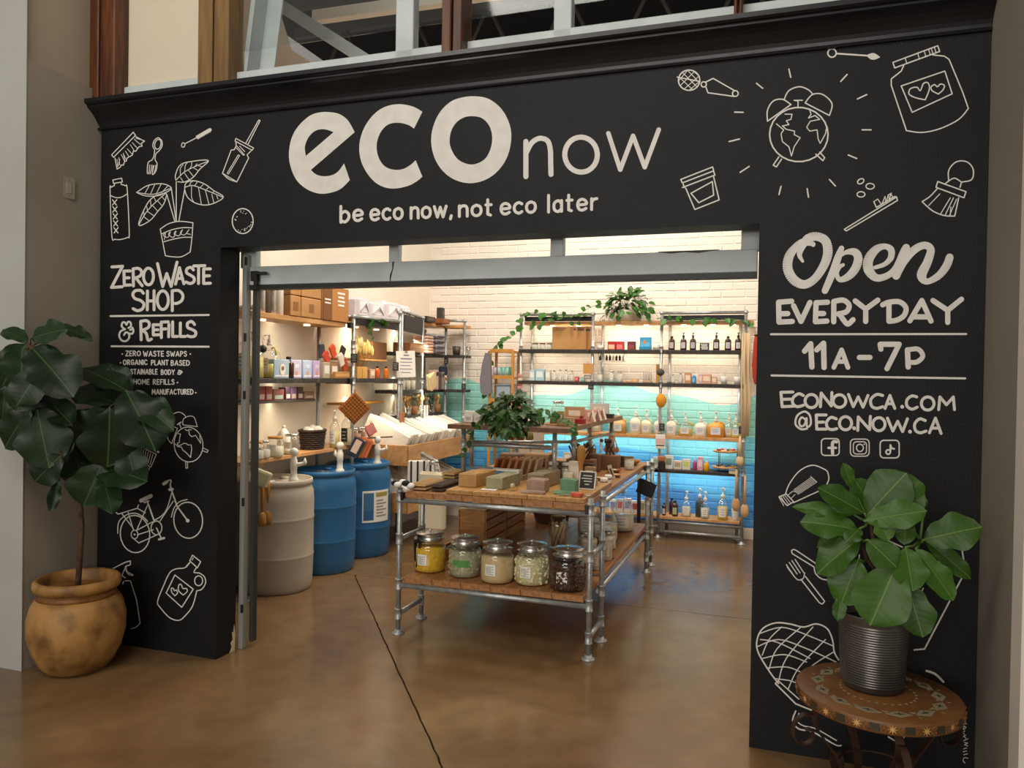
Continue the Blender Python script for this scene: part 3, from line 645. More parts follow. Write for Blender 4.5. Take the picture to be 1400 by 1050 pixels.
d.c('425,833 405,810 402,785 415,785 422,800 435,795 442,815 425,833').c('480,828 450,800 450,765 465,758 478,785 500,785 505,805 480,828').l('545,585 538,600', 1).done()
d = D1_('painted_spray_bottle'); d.l('20,655 100,615 135,605 135,630 105,640 80,700').c('105,640 115,675 150,695 145,700 120,690 100,660').l('100,735 135,735 175,860 198,1010').c('198,1010 175,1035 140,1048').l('90,740 85,755').l('75,700 102,715').done()
def D2_(n): return Draw(n, 180, 550, 120/1050, 1.05)
d = D2_('painted_alarm_clock'); d.e(680, 505, 172, 210, -8, 1.2).c('470,300 465,200 500,140 570,118 630,150 648,185').c('612,270 620,200 690,165 750,185 785,292').l('785,292 612,270').c('548,310 490,295 440,330 425,390 440,450 478,495').l('478,495 548,310').l('590,305 570,255', 1.2).l('550,265 590,240', 2).l('645,710 650,790 670,785 668,710').l('852,545 915,575 905,600 850,580')
d.l('560,375 585,380 570,450 572,480 545,490 560,520 590,510 625,490 660,495 670,510 712,510 718,560 705,660 650,600 610,570 595,535 555,530 515,495').l('640,325 665,340 690,325 715,330').l('685,340 690,385 720,412 765,395 825,490 815,400').done()
d = D2_('painted_coffee_cup'); d.l('120,470 165,445 220,455 300,490 310,590').l('100,480 320,595', 2.6).l('95,530 65,680 230,775 295,625').l('75,800 165,865 185,860 215,780').l('100,530 295,622')
for i in range(6): d.l('%g,%g %g,%g' % (118+i*27, 555+i*14, 100+i*24, 680+i*13), .9)
d.done()
# ---- top right doodles (view 900,40 at 1/2.8)
def D5(n): return Draw(n, 900, 40, 1/2.8, 1.7)
d = D5('painted_tea_strainer'); d.e(118, 195, 41, 39).l('72,183 160,200', 1.5).e(174, 211, 10, 10).l('180,203 210,188 292,235').l('182,220 190,243 290,257').e(295, 246, 11, 11)
for st in ('85,215 135,165', '100,228 155,180', '120,232 158,200', '80,195 110,160', '95,168 150,222', '115,160 158,205', '82,185 130,230', '130,158 158,180'): d.l(st, 1)
d.done()
d = D5('painted_small_spoon'); d.e(665, 91, 16, 16, 0, 2).l('681,93 800,101', 2.2); d.fill('795,100 815,92 830,93 850,107 830,116 812,115').done()
d = D5('painted_mason_jar'); d.l('898,127 1070,63 1077,85 905,148', c=True)
for x, y in ((945, 110), (993, 92), (1018, 83), (1035, 77), (1045, 73), (1057, 69)): d.l('%g,%g %g,%g' % (x, y, x+6, y+20), 1.2)
d.l('940,138 930,160 892,190 892,215 950,388').c('950,388 1010,395 1080,380 1150,345 1187,303').l('1187,303 1165,240 1113,115 1095,103 1050,98').l('930,217 1097,160 1125,247 972,318', c=True)
d.c('1022,270 985,262 960,248 965,228 990,222 1003,235 1015,208 1032,205 1038,228 1022,270').c('1072,248 1048,235 1045,220 1058,212 1068,220 1080,210 1095,215 1090,232 1072,248').done()
d = D5('painted_alarm_clock'); d.e(538, 403, 112, 104, 0, 2).c('482,268 500,235 540,220 575,232 592,250').c('418,352 418,310 440,275 475,268 508,288').l('418,352 508,288').c('562,282 590,250 630,250 665,285 655,330').l('655,330 562,282').l('535,300 535,275 520,272 552,272', 1.6).l('462,488 440,520 452,527 472,497').l('603,478 630,503 637,492 618,470')
d.l('485,325 512,325 508,345 490,350 500,365 475,370 490,383 522,390 520,403 543,415 520,450 510,485 500,450 475,430 470,400 480,385 452,362', 1.4).l('580,310 585,325 575,340 600,330 618,345 582,352 568,375 580,390 608,385 612,420 620,437 640,400 645,375', 1.4).done()
rays = ['500,152 507,184', '376,207 400,226', '292,317 325,318', '271,430 311,420', '313,548 348,525', '462,633 470,601', '575,643 570,610', '655,575 678,600', '727,481 760,495', '780,385 815,385', '762,267 798,250', '698,200 723,173']
for st in rays: d = D5('painted_ray'); d.l(st, 1.9).done()
d = D5('painted_cream_pot'); d.l('86,575 208,527 212,542 92,588', c=True).l('92,606 217,558').l('105,608 140,690 233,653 212,565').l('125,628 207,583 212,635 155,664', c=True).l('95,592 100,606').l('212,545 216,556').done()
d = D5('painted_toothbrush'); d.l('712,766 912,642 916,655 720,772', c=True).l('825,660 835,682 905,640').l('825,660 840,650 855,672 868,640 872,665 880,635 885,655 890,628 900,650 910,640', 1.3).l('880,635 892,628', 1.6).done()
for x, y, r_, a in ((775, 582, 13, -30), (811, 601, 16, 0), (776, 632, 15, 0)): D5('painted_bubble').e(x, y, r_, r_*.68, a, 1.6).done()
d = D5('painted_shaving_brush'); d.c('1112,582 1112,540 1140,508 1180,507 1205,535 1200,575 1160,585').c('1112,580 1135,570 1160,585').l('1110,582 1100,590').l('1160,588 1155,605').l('1070,583 1178,622 1170,645 1063,605', c=True).c('1070,608 1040,640 1010,660').c('1010,660 1050,695 1095,713 1135,715').l('1135,715 1150,645')
for st in ('1078,630 1035,675', '1118,645 1080,708', '1130,645 1098,712', '1142,650 1115,712', '1120,680 1118,710'): d.l(st, 1.3)
d.done()
# ---- lower right doodles
def D4(n): return Draw(n, 1025, 620, .4, 1.6)
d = D4('painted_light_bulb'); d.c('122,140 135,105 170,60 215,40 258,55').l('258,55 266,62').c('266,62 270,90 250,120 200,145 150,168').l('100,148 125,138 150,165 128,178', c=True)
for k in range(4): d.l('%g,%g %g,%g' % (100+k*6, 150-k*3, 116+k*8, 178-k*3), 1)
for k in range(6): d.l('%g,%g %g,%g' % (150+k*3, 125+k*3, 210+k*4, 82+k*3), .8)
d.l('128,145 145,130 160,130', .9).l('140,155 155,140', .9).l('208,78 230,98', .9).done()
d = D4('painted_fork'); d.l('125,380 152,420', 1.4).l('135,372 162,412', 1.4).l('144,366 172,408', 1.4).l('155,362 185,408', 1.4).c('150,418 165,432 182,428 188,408', 1.4).l('128,388 150,418', 1.2).l('175,430 238,510').c('238,510 248,514 256,505').l('256,505 190,420').done()
d = D4('painted_knife'); d.c('143,332 150,328 160,332').l('143,332 145,342 220,388').c('220,388 225,410 245,428 270,433').l('160,332 250,392 275,415').done()
def D7(n): return Draw(n, 1000, 600, 400/933, 1.7)
d = D7('painted_oven_mitt'); d.c('150,780 120,740 85,680 82,640 100,605 140,587 185,590 230,600 270,590 305,605 322,640 328,680 342,705', 2).l('140,780 205,845 255,865', 2).l('150,772 215,830', 1.6).l('140,780 150,770', 1.6)
for st in ('92,620 150,602 200,610 300,650 322,660', '84,662 150,640 230,665 335,712', '100,700 170,688 240,712', '118,730 180,728 230,748', '140,765 190,772 230,790', '98,690 120,640 160,600', '120,735 145,670 220,602', '150,775 175,700 260,600', '180,800 215,730 300,640', '215,790 250,730 325,680', '92,640 150,650 250,700'): d.c(st, 1.5)
d.done()
d = D7('painted_pan_edge'); d.c('205,868 195,900 215,925 260,935 330,975 350,978', 2).c('215,875 210,900 230,915 270,925 335,962', 1.5).done()
d = D7('painted_bag_outline'); d.l('470,312 545,345', 2).l('622,380 735,418', 2).l('705,320 735,322', 1.7).l('730,320 742,395 742,430 616,670 583,673', 2.2).l('592,480 608,485 612,476').l('600,500 645,545', 1.8).l('605,497 645,540', 1.2).l('692,322 700,338', 1.5).l('680,408 698,413', 1.5).l('712,420 730,424', 1.5).l('498,335 512,338', 1.3).l('408,370 405,400', 1.7).done()
d = D7('painted_curve'); d.c('622,740 650,750 676,775', 3).done()
d = D7('painted_curve'); d.c('500,950 530,965 552,950', 2).done()
d = Draw('painted_signature', 1180, 700, 1/3, .9)
# small vertical signature, partly hidden by the table
d.c('425,848 412,842 420,860 410,866', .9).l('425,868 412,870', .9).c('415,878 422,884 412,892 414,878', .9).c('418,898 410,904 416,912', .9).l('422,915 412,920 422,928', .9).l('430,930 412,938', .9).l('415,945 430,948 416,955 430,960', .9).l('425,968 412,972', .9).l('425,980 410,984', .9).l('428,992 412,996', .9).c('430,1010 415,1008 410,1020 418,1030', .9)
d.done()
# ================================================================ ITEM FACTORIES (local coordinates, base at z = 0, front towards -y)
def disp(v): return v
def pump(t, z, h=.07, s=1.0, ma=None, ang=-1.2):
    ma = ma or m_white; b = MB()
    b.lathe([(.012*s, z), (.012*s, z+.018*s), (.007*s, z+.022*s), (.004*s, z+.024*s), (.004*s, z+h*.8), (.008*s, z+h*.82), (.008*s, z+h), (.002*s, z+h+.002)], 10)
    a, c = math.cos(ang), math.sin(ang)
    b.tube([(0, 0, z+h*.93), (a*.022*s, c*.022*s, z+h*.95), (a*.036*s, c*.036*s, z+h*.86)], .0035*s, 6); b.build('pump', ma, t)
def label_on(t, r, z0, z1, ma=None, a0=-2.2, a1=-.9, name='paper_label'):
    b = MB(); n = 7; vs = []
    for i in range(n+1):
        a = a0+(a1-a0)*i/n
        for rr, z in ((r+.0012, z0), (r+.0012, z1)): vs.append((rr*math.cos(a), rr*math.sin(a), z))
    b.add(vs, [(2*i, 2*i+2, 2*i+3, 2*i+1) for i in range(n)], True); return b.build(name, ma or m_paper, t)
def lines_on(t, r, z0, z1, a0=-1.95, a1=-1.15, k=3, ma=None):
    b = MB()
    for q in range(k):
        z = z0+(z1-z0)*(q+.5)/k; h = (z1-z0)*.045; e = a1-(q % 2)*.15; vs = []
        for i in range(5):
            a = a0+(e-a0)*i/4
            for zz in (z-h, z+h): vs.append(((r+.002)*math.cos(a), (r+.002)*math.sin(a), zz))
        b.add(vs, [(2*i, 2*i+2, 2*i+3, 2*i+1) for i in range(4)])
    b.build('print', ma or C('aaa69f'), t)
def bottle(loc, label, r=.03, h=.15, body=None, cap='pump', cat='bottle', name='pump_bottle', group=None, lab=True, ph=.05, capm=None, neck=.35, rz=0, liquid=None, labm=None):
    t = thing(name, label, cat, loc, rz, group); body = body or m_amber
    pr = [(r*.9, 0), (r, .006), (r, h*.72), (r*.93, h*.8), (r*neck*1.4, h*.92), (r*neck, h*.94), (r*neck, h)]
    MB().lathe(pr, 14).build('body', body, t)
    if liquid: MB().lathe([(r*.86, .004), (r*.93, .008), (r*.93, h*.6), (.001, h*.6)], 14).build('liquid', liquid, t)
    if lab: label_on(t, r, h*.15, h*.62, labm); lines_on(t, r, h*.2, h*.55)
    if cap == 'pump': pump(t, h, ph, r/.03, capm or m_blk)
    elif cap == 'cap': MB().lathe([(r*neck*1.3, h*.95), (r*neck*1.3, h*1.08), (r*neck*1.1, h*1.1)], 12).build('cap', capm or m_blk, t)
    return t
def boxy(loc, label, w, d, h, ma, cat='box', name='carton', group=None, rz=0, lab=None, flap=True, labr=(.15, .3, .85, .8), band=None, topm=None):
    "a folded carton: body, seam flap on top, printed panel"
    t = thing(name, label, cat, loc, rz, group)
    MB().box((0, 0, h/2), (w, d, h), bev=min(w, d, h)*.04).build('body', ma, t)
    if flap: MB().box((0, -d*.22, h+.0006), (w*.96, d*.5, .0012)).build('flap', topm or ma, t)
    if lab:
        x0, z0, x1, z1 = labr; MB().box((w*(x0+x1)/2-w/2, -d/2-.0008, h*(z0+z1)/2), (w*(x1-x0), .0014, h*(z1-z0))).build('printed_panel', lab, t)
    if band: MB().box((0, -d/2-.0012, h*.12), (w*.99, .0016, h*.12)).build('band', band, t)
    return t
def jar(loc, label, r=.04, h=.1, fill=None, lid=None, cat='jar', name='glass_jar', group=None, fh=.75, lab=True, lidr=.85, lidh=.12, labm=None, knob=False, rz=0):
    t = thing(name, label, cat, loc, rz, group)
    MB().lathe([(r*.88, 0), (r*.98, h*.04), (r, h*.1), (r, h*.74), (r*.9, h*.84), (r*lidr*.96, h*.88), (r*lidr*.96, h)], 20).build('glass_body', m_glass, t)
    if fill:
        MB().lathe([(r*.85, .003), (r*.95, h*.05), (r*.965, h*.11), (r*.965, min(fh, .74)*h), (r*.7, fh*h+.004), (.001, fh*h+.008)], 20).build('contents', fill, t)
    if lab: label_on(t, r, h*.3, h*.65, labm); lines_on(t, r, h*.36, h*.6)
    if lid:
        b = MB(); b.lathe([(r*lidr, h*.93), (r*lidr*1.04, h*.94), (r*lidr*1.04, h*(.94+lidh)), (r*lidr*.95, h*(.95+lidh)), (.001, h*(.955+lidh))], 20)
        b.build('lid', lid, t)
        if knob: MB().lathe([(.006, h*(.95+lidh)), (.006, h*(1.0+lidh)), (.013, h*(1.02+lidh)), (.011, h*(1.06+lidh)), (.001, h*(1.065+lidh))], 12).build('knob', lid, t)
    return t
def jug(loc, label, w=.15, h=.2, fill='e8dcc0', ph=.12, level=.9, group='refill jugs on the back shelf', cardm='d8d6d8', pumpm=None, d=None):
    "square shouldered gallon jug with side handle and tall pump"
    t = thing('refill_jug', label, 'jug', loc, 0, group); d = d or w*.9
    n = 20; prof = [(.92, 0), (1, .03), (1, .62), (.93, .74), (.66, .88), (.3, .95), (.2, .97), (.2, 1.04)]
    def rr(k, s):                       # rounded-square section
        a = 2*PI*k/n; c_, s_ = math.cos(a), math.sin(a); p = 4.0 if s > .5 else 2
        q = (abs(c_)**p+abs(s_)**p)**(-1/p); return c_*q*s*w/2, s_*q*s*d/2
    def shell(pr, sc=1):
        b = MB(); vs = []
        for s, z in pr:
            for k in range(n): x, y = rr(k, s*sc); vs.append((x, y, z*h))
        fs = [(i*n+k, i*n+(k+1) % n, (i+1)*n+(k+1) % n, (i+1)*n+k) for i in range(len(pr)-1) for k in range(n)]
        fs.append(tuple(range(n))[::-1]); fs.append(tuple((len(pr)-1)*n+k for k in range(n))); return b.add(vs, fs, True)
    milky = mat('jug_liquid_'+fill, fill, .35, coat=.3)
    if level > .8: shell(prof).build('body', milky, t)
    else:
        shell(prof).build('body', m_glass, t); shell([(.92, .01), (.97, .03), (.97, level)]).build('liquid', milky, t)
    MB().tube([(w*.22, -d*.1, h*.94), (w*.36, -d*.1, h*.95), (w*.46, -d*.1, h*.86), (w*.47, -d*.1, h*.72)], .009, 8).build('handle', milky, t)
    MB().box((0, -d/2-.002, h*.40), (w*.58, .002, h*.46)).build('paper_label', C(cardm), t)
    b = MB(); [b.box((-.02*w, -d/2-.0035, h*z), (w*q, .001, h*.03)) for z, q in ((.52, .4), (.42, .44), (.33, .3))]; b.build('print', C('8b8890'), t)
    MB().lathe([(.020, h*1.03), (.021, h*1.10), (.012, h*1.13)], 12).build('collar', m_white, t)
    pump(t, h*1.12, ph, 1.3, pumpm or m_white, -1.9)
    return t
def soap(loc, label, w, d, h, col, rz=0, name='soap_loaf', group=None):
    t = thing(name, label, 'soap', loc, rz, group); ma = mat('soap_'+col, col, .5, c2=tuple(c*.8 for c in lin(col)), ns=18)
    MB().box((0, 0, h/2), (w, d, h), bev=.004).build('body', ma, t)
    b = MB(); [b.box((rnd(-.1, .1)*w, d*(-.5+(i+.5)/4), h+.001), (w*.9, d*.2, .004), rotz(rnd(-.04, .04))) for i in range(4)]; b.build('swirled_top', ma, t); return t
def hangtag(loc, label, w=.035, h=.05, ma=None, rz=0, name='hanging_tag', cat='tag', group=None, txt=True):
    t = thing(name, label, cat, loc, rz, group); ma = ma or m_chalk
    MB().box((0, 0, -h/2-.015), (w, .003, h), bev=.001).build('card', ma, t)
    MB().tube([(-w*.3, 0, -.016), (0, .004, .003), (w*.3, 0, -.016)], .0011, 5).build('string', C('3a332b'), t)
    if txt:
        b = MB(); [b.box((rnd(-.05, .05)*w, -.0022, -.015-h*(.2+.18*i)), (w*rnd(.4, .7), .0008, h*.035)) for i in range(4)]; b.build('chalk_writing', C('b9b6ae'), t)
    return t
def basket(loc, label, rx, ry, h, col='3a281c', cat='basket', name='wicker_basket', rz=0, group=None):
    t = thing(name, label, cat, loc, rz, group); ma = mat('wicker_'+col, col, .7, c2=tuple(c*.5 for c in lin(col)), ns=60)
    rows = 9; nn = 22
    b = MB()
    for i in range(rows):
        z = h*(i+.5)/rows; s = .82+.18*i/rows; pts = [((rx*s+.003*(1 if (k+i) % 2 else -1))*math.cos(2*PI*k/nn), (ry*s+.003*(1 if (k+i) % 2 else -1))*math.sin(2*PI*k/nn), z) for k in range(nn)]
        b.tube(pts, h/rows*.55, 5, closed=True)
    b.build('woven_side', ma, t)
    MB().lathe([(.82, 0), (.82, .005)], 22, sx=rx, sy=ry).build('bottom', ma, t)
    MB().tube([(rx*1.02*math.cos(2*PI*k/nn), ry*1.02*math.sin(2*PI*k/nn), h) for k in range(nn)], h*.07, 6, closed=True).build('rim', ma, t)
    return t
def cup(loc, label, r=.035, h=.08, ma=None, name='tumbler', cat='cup', group=None):
    t = thing(name, label, cat, loc, 0, group); MB().lathe([(r*.8, 0), (r, h), (r*.93, h), (r*.74, .004), (.001, .004)], 14).build('body', ma or m_white, t)
    MB().tube([(r*math.cos(2*PI*k/14), r*math.sin(2*PI*k/14), h) for k in range(14)], .002, 5, closed=True).build('rim', ma or m_white, t); return t
def tree_xyz(*a): return Vector(a)
# ---------------------------------------------------------------- pipe work
PR = .0165
def flange(mb, x, y, r=.042): mb.lathe([(r, 0), (r, .007), (r*.55, .011), (r*.52, .03), (PR, .03)], 16, (x, y, 0))
def tee(mb, p, ax='z', l=.036, r=.0235):
    R = {'z': None, 'x': roty(PI/2), 'y': rotx(PI/2)}[ax]
    mb.lathe([(r, -l), (r, -l+.008), (r*.9, -l+.009), (r*.9, l-.009), (r, l-.008), (r, l)], 14, p, rot=R)
def leg(t, x, y, z1, tees=(), o=(0, 0), foot=True, z0=0, elbow=False):
    "one upright: pipe with its fittings and floor flange as sub-parts"
    a = MB(); a.tube([(x, y, z0), (x, y, z1)], PR, 12); L = a.build('leg', m_pipe, t)
    if foot and z0 == 0: f = MB(); flange(f, x, y); f.build('flange', m_fit, L)
    for z in tees: f = MB(); tee(f, (x, y, z)); f.build('pipe_tee', m_fit, L)
    if elbow: f = MB(); f.ball((x, y, z1), PR*1.55, 12, 8); f.build('pipe_elbow', m_fit, L)
    return L
def rail(t, p0, p1, name='rail', r=PR): return MB().tube([p0, p1], r, 10).build(name, m_pipe, t)
def planks(t, x0, x1, y0, y1, z0, z1, n, ma, along='y', gap=.0018):
    "boards laid side by side, each one a part; along = the direction they run"
    for i in range(n):
        if along == 'y':
            a = x0+(x1-x0)*i/n+gap/2; c = x0+(x1-x0)*(i+1)/n-gap/2; cx, w = (a+c)/2, c-a
            o = MB().box((0, 0, 0), (w, (y1-y0)+rnd(-.003, .003), z1-z0), bev=.003).build('plank', ma, t); o.location = (cx, (y0+y1)/2, (z0+z1)/2+rnd(-.0008, .0008))
        else:
            a = y0+(y1-y0)*i/n+gap/2; c = y0+(y1-y0)*(i+1)/n-gap/2
            o = MB().box((0, 0, 0), ((x1-x0)+rnd(-.003, .003), c-a, z1-z0), bev=.003).build('plank', ma, t); o.location = ((x0+x1)/2, (a+c)/2, (z0+z1)/2+rnd(-.0008, .0008))
# ================================================================ CENTRE TABLE
tb = thing('display_table', 'long two-level galvanised pipe display table with butcher block boards, in mid shop', 'table', (0, 0, 0))
TX0, TX1 = .777, 2.045
ys = ((.80, 1.145), (3.0, 3.26))
for y0, y1 in ys:
    for x in (TX0, TX1):
        for y in (y0, y1):
            leg(tb, x, y, .965 if (x == TX1) else .955, [.13, .325, .62, .90] if y == y0 else [.13, .325, .62, .90])
        rail(tb, (x, y0, .13), (x, y1, .13)); rail(tb, (x, y0, .62), (x, y1, .62))
rail(tb, (TX0, .80, .317), (TX1, .80, .317), 'front_rail'); rail(tb, (TX0, .80, .872), (TX1, .80, .872), 'front_rail')
rail(tb, (TX0, 3.26, .317), (TX1, 3.26, .317)); rail(tb, (TX0, 3.26, .872), (TX1, 3.26, .872))
rail(tb, (TX1-.02, 1.145, .317), (TX1-.02, 3.0, .317)); rail(tb, (TX1-.02, 1.145, .872), (TX1-.02, 3.0, .872))
planks(tb, .815, 2.012, .792, 3.24, .340, .378, 6, m_wood); planks(tb, .815, 2.012, .792, 3.24, .893, .932, 6, m_wood)
ZS, Z2 = .379, .933
# dark clamps at the corners of the top
for x, y in ((.800, .80), (2.025, .80), (.800, 1.145), (2.025, 3.0)): MB().box((x, y, .90), (.02, .05, .05), bev=.003).build('clamp', m_dark, tb)
# upper tier standing on the table
ti = thing('display_riser', 'weathered board riser on short pipe legs standing on the display table', 'riser', (0, 0, 0))
def tl(x, y): leg(ti, x, y, 1.30, [1.19], foot=False, z0=Z2)
for x, y in ((.93, 1.50), (1.62, 1.50), (.93, 1.66), (1.62, 2.05), (1.70, 3.1), (1.50, 3.1)): tl(x, y)
rail(ti, (.93, 1.50, 1.19), (1.62, 1.50, 1.19)); rail(ti, (1.62, 2.05, 1.19), (1.70, 3.1, 1.19), r=.013); rail(ti, (.93, 1.66, 1.19), (1.62, 2.05, 1.19), r=.012)
MB().prism([(.84, 1.41), (1.735, 1.41), (1.735, 1.58), (1.40, 1.80), (.86, 1.80)], 1.302, 1.334, 2).build('plank', m_wooddark, ti)
MB().prism([(1.42, 1.81), (1.735, 1.60), (1.76, 3.3), (1.42, 3.3)], 1.304, 1.338, 2).build('plank', mat('riser_board', '9c6b3d', .5, c2='7d5230', ns=5, stretch=(6, 1, 6)), ti)
# raised bread board at the front of the top
rb = thing('chopping_board', 'wide pale butcher block board lying along the front of the table top', 'board', (0, 0, Z2))
planks(rb, 1.10, 2.005, .80, 1.62, 0, .028, 5, mat('pale_block_wood', 'b98a4e', .45, c2='9c6f38', ns=4, stretch=(9, 1.2, 9)))
Z3 = Z2+.029
# ---- five big cookie jars
def bigjar(px, py, fillm, label, chunks=None, labm=None, tagm=None, level=.78):
    p = at(px, py, 2, ZS); r, h = .108, .205; y = p.y+.10; x = at(px, py-20, 1, y).x
    t = thing('storage_jar', label, 'jar', (x, y, ZS), 0, 'large refill jars along the lower shelf')
    MB().lathe([(r*.86, 0), (r*.96, .008), (r, .03), (r, h*.74), (r*.95, h*.84), (r*.78, h*.93), (r*.74, h*.95), (r*.74, h)], 28).build('glass_body', m_glass, t)
    MB().lathe([(r*.84, .004), (r*.94, .011), (r*.975, .032), (r*.975, h*level), (.001, h*level+.006)], 26).build('contents', fillm, t)
    if chunks:
        b = MB()
        for i in range(chunks[0]):
            a = rnd(0, 6.28); z = rnd(.02, h*level); rr = r*.955; s = chunks[1]
            b.box((rr*math.cos(a), rr*math.sin(a), z), (s*rnd(.6, 1.2), s*rnd(.6, 1.2), s*rnd(.6, 1.2)), rotz(a) @ roty(rnd(0, 3)), bev=s*.2)
        for i in range(chunks[0]//4):
            a = rnd(0, 6.28); rr = r*.9*math.sqrt(rnd(0, 1)); s = chunks[1]; b.box((rr*math.cos(a), rr*math.sin(a), h*level+.004), (s, s*.7, s*.6), rotz(a), bev=s*.2)
        b.build('loose_pieces', chunks[2], t, kind='stuff')
    if tagm: label_on(t, r, .075, .12, tagm, -2.0, -.95)
    else: label_on(t, r, .055, .125, labm, -2.0, -1.35); lines_on(t, r, .06, .115, -1.95, -1.45, 7)
    b = MB(); b.lathe([(r*.70, h*.95), (r*.70, h*1.02), (r*.90, h*1.03), (r*.90, h*1.035), (r*.72, h*1.04), (r*.70, h*1.10), (r*.68, h*1.2), (r*.9, h*1.215), (r*.9, h*1.225), (r*.3, h*1.245), (.001, h*1.25)], 28)
    lid = b.build('steel_lid', m_steel, t)
    MB().lathe([(.006, h*1.24), (.006, h*1.29), (.014, h*1.31), (.012, h*1.34), (.001, h*1.345)], 12).build('knob', m_steel, lid)
powd = mat('yellow_powder', 'e0b62c', .9, c2='cf9f1e', ns=40)
bigjar(588, 785, powd, 'jar of bright yellow powder with steel lid, leftmost on the lower table shelf')
bigjar(636, 792, mat('grey_green_tabs', 'aaa587', .8, c2='8d8c6a', ns=60), 'jar of grey-green tablets with a green label and steel lid', (90, .016, C('a5a17d')), tagm=C('4f8a3f'))
bigjar(680, 800, mat('cream_powder', 'd2b88a', .9, c2='c6aa79', ns=30), 'jar of pale tan powder, middle one of the big steel-lidded jars')
bigjar(727, 803, mat('cream_flakes', 'd9cfa3', .8, c2='bfb27c', ns=60), 'jar of creamy green-white flakes with a white label', (160, .017, C('ddd6b0')))
bigjar(776, 811, mat('dark_brown_beans', '2c1a12', .5, c2='120a07', ns=60), 'jar of dark brown soap nuts with steel lid, rightmost on the lower table shelf', (330, .019, C('4a2c1c', .35)))
# ---- lattice crates, tray, basket and other goods on the lower shelf
def crate(loc, label, w, d, h, top=None):
    t = thing('wooden_crate', label, 'crate', loc, 0, 'slatted crates on the lower table shelf')
    for sx in (-1, 1):
        for i in range(4): MB().box((0, 0, 0), (.009, d-.004, h/4-.012), bev=.002).build('slat', m_crate, t, loc=(sx*(w/2-.005), 0, h*(i+.5)/4))
        for sy in (-1, 1): MB().box((0, 0, 0), (.012, .018, h), bev=.002).build('corner_post', m_crate, t, loc=(sx*(w/2-.017), sy*(d/2-.018), h/2))
    for sy in (-1, 1): MB().box((0, 0, 0), (w-.03, .01, h), bev=.002).build('end_board', m_crate, t, loc=(0, sy*(d/2-.006), h/2))
    MB().box((0, 0, .004), (w-.02, d-.02, .008)).build('bottom_board', m_crate, t)
    MB().box((0, 0, h+.003), (w-.02, d-.03, .008), bev=.002).build('top_board', mat('pale_crate_lid', 'cfc2a2', .7), t)
    return t
crate((.94, 1.90, ZS), 'slatted wooden crate with pale lid behind the yellow powder jar', .23, .46, .30)
crate((.94, 2.39, ZS), 'slatted wooden crate directly behind the first slatted crate', .23, .48, .30)
tt = thing('wooden_tray', 'shallow wooden tray of dark bars in front of the slatted crate', 'tray', (.98, 1.45, ZS))
for sx in (-1, 1): MB().box((sx*.155, 0, .04), (.012, .30, .08), bev=.002).build('side_board', m_crate, tt)
for sy in (-1, 1): MB().box((0, sy*.145, .04), (.30, .012, .08), bev=.002).build('end_board', m_crate, tt)
MB().box((0, 0, .005), (.29, .28, .008)).build('bottom_board', m_crate, tt)
for i in range(7): soap((.87+.036*i, 1.44+rnd(-.02, .02), ZS+.010), 'dark wrapped soap bar lying in the wooden tray, %s' % ['leftmost', 'second from the left', 'third from the left', 'the middle one', 'third from the right', 'second from the right', 'rightmost'][i], .028, .2, .06, '2c2119', rz=0, name='dark_soap_bar', group='dark bars in the wooden tray')
bk = basket((1.20, 2.95, ZS), 'low brown oval basket of folded cloths on the lower table shelf', .17, .14, .09, '5a3a20')
for i in range(5):
    t = thing('folded_cloth', 'small grey-white folded cloth in the oval basket, %s' % ['leftmost', 'second from left', 'middle', 'second from right', 'rightmost'][i], 'cloth', (1.10+.05*i, 2.94+rnd(-.02, .02), ZS+.08), rnd(-.3, .3), 'folded cloths in the oval basket')
    b = MB(); b.box((0, 0, .02), (.042, .10, .045), rotx(rnd(-.3, .3)), bev=.012); b.build('cloth', m_cloth, t); MB().box((0, -.02, .044), (.03, .05, .006), bev=.002).build('fold', C('b9b2a8'), t)
jar((1.52, 2.88, ZS), 'amber coloured jar behind the tall glass jar on the lower table shelf', .06, .19, mat('amber_fill', 'b8721f', .4), m_steel, fh=.74, lab=False)
tj = jar((1.52, 2.0, ZS), 'tall clear glass jar of wooden sticks behind the big jars', .072, .24, None, None, lab=False, name='tall_glass_jar')
for i in range(7):
    a = i*.9; MB().tube([(.045*math.cos(a), .045*math.sin(a), .014), (.045*math.cos(a+1.3), .045*math.sin(a+1.3), rnd(.17, .20))], .013, 8).build('wooden_stick', C('b79a72'), tj)
for i, (x, y, h) in enumerate(((1.86, 1.30, .16), (1.93, 1.47, .15), (1.86, 1.60, .18), (1.94, 1.76, .17))):
    t = thing('white_tub', 'stacked white plastic tub behind the brown bean jar, %s from the front' % ['first', 'second', 'third', 'fourth'][i], 'tub', (x, y, ZS), rnd(-.2, .2), 'white tubs on the lower table shelf')
    MB().lathe([(.044, 0), (.05, .004), (.05, h*.8), (.052, h*.82)], 16).build('body', m_white, t); MB().lathe([(.054, h*.8), (.054, h*.95), (.05, h*.97), (.001, h*.975)], 16).build('lid', C('d8cfc0'), t); label_on(t, .05, h*.2, h*.6, C('f4efe4')); lines_on(t, .05, h*.25, h*.55)
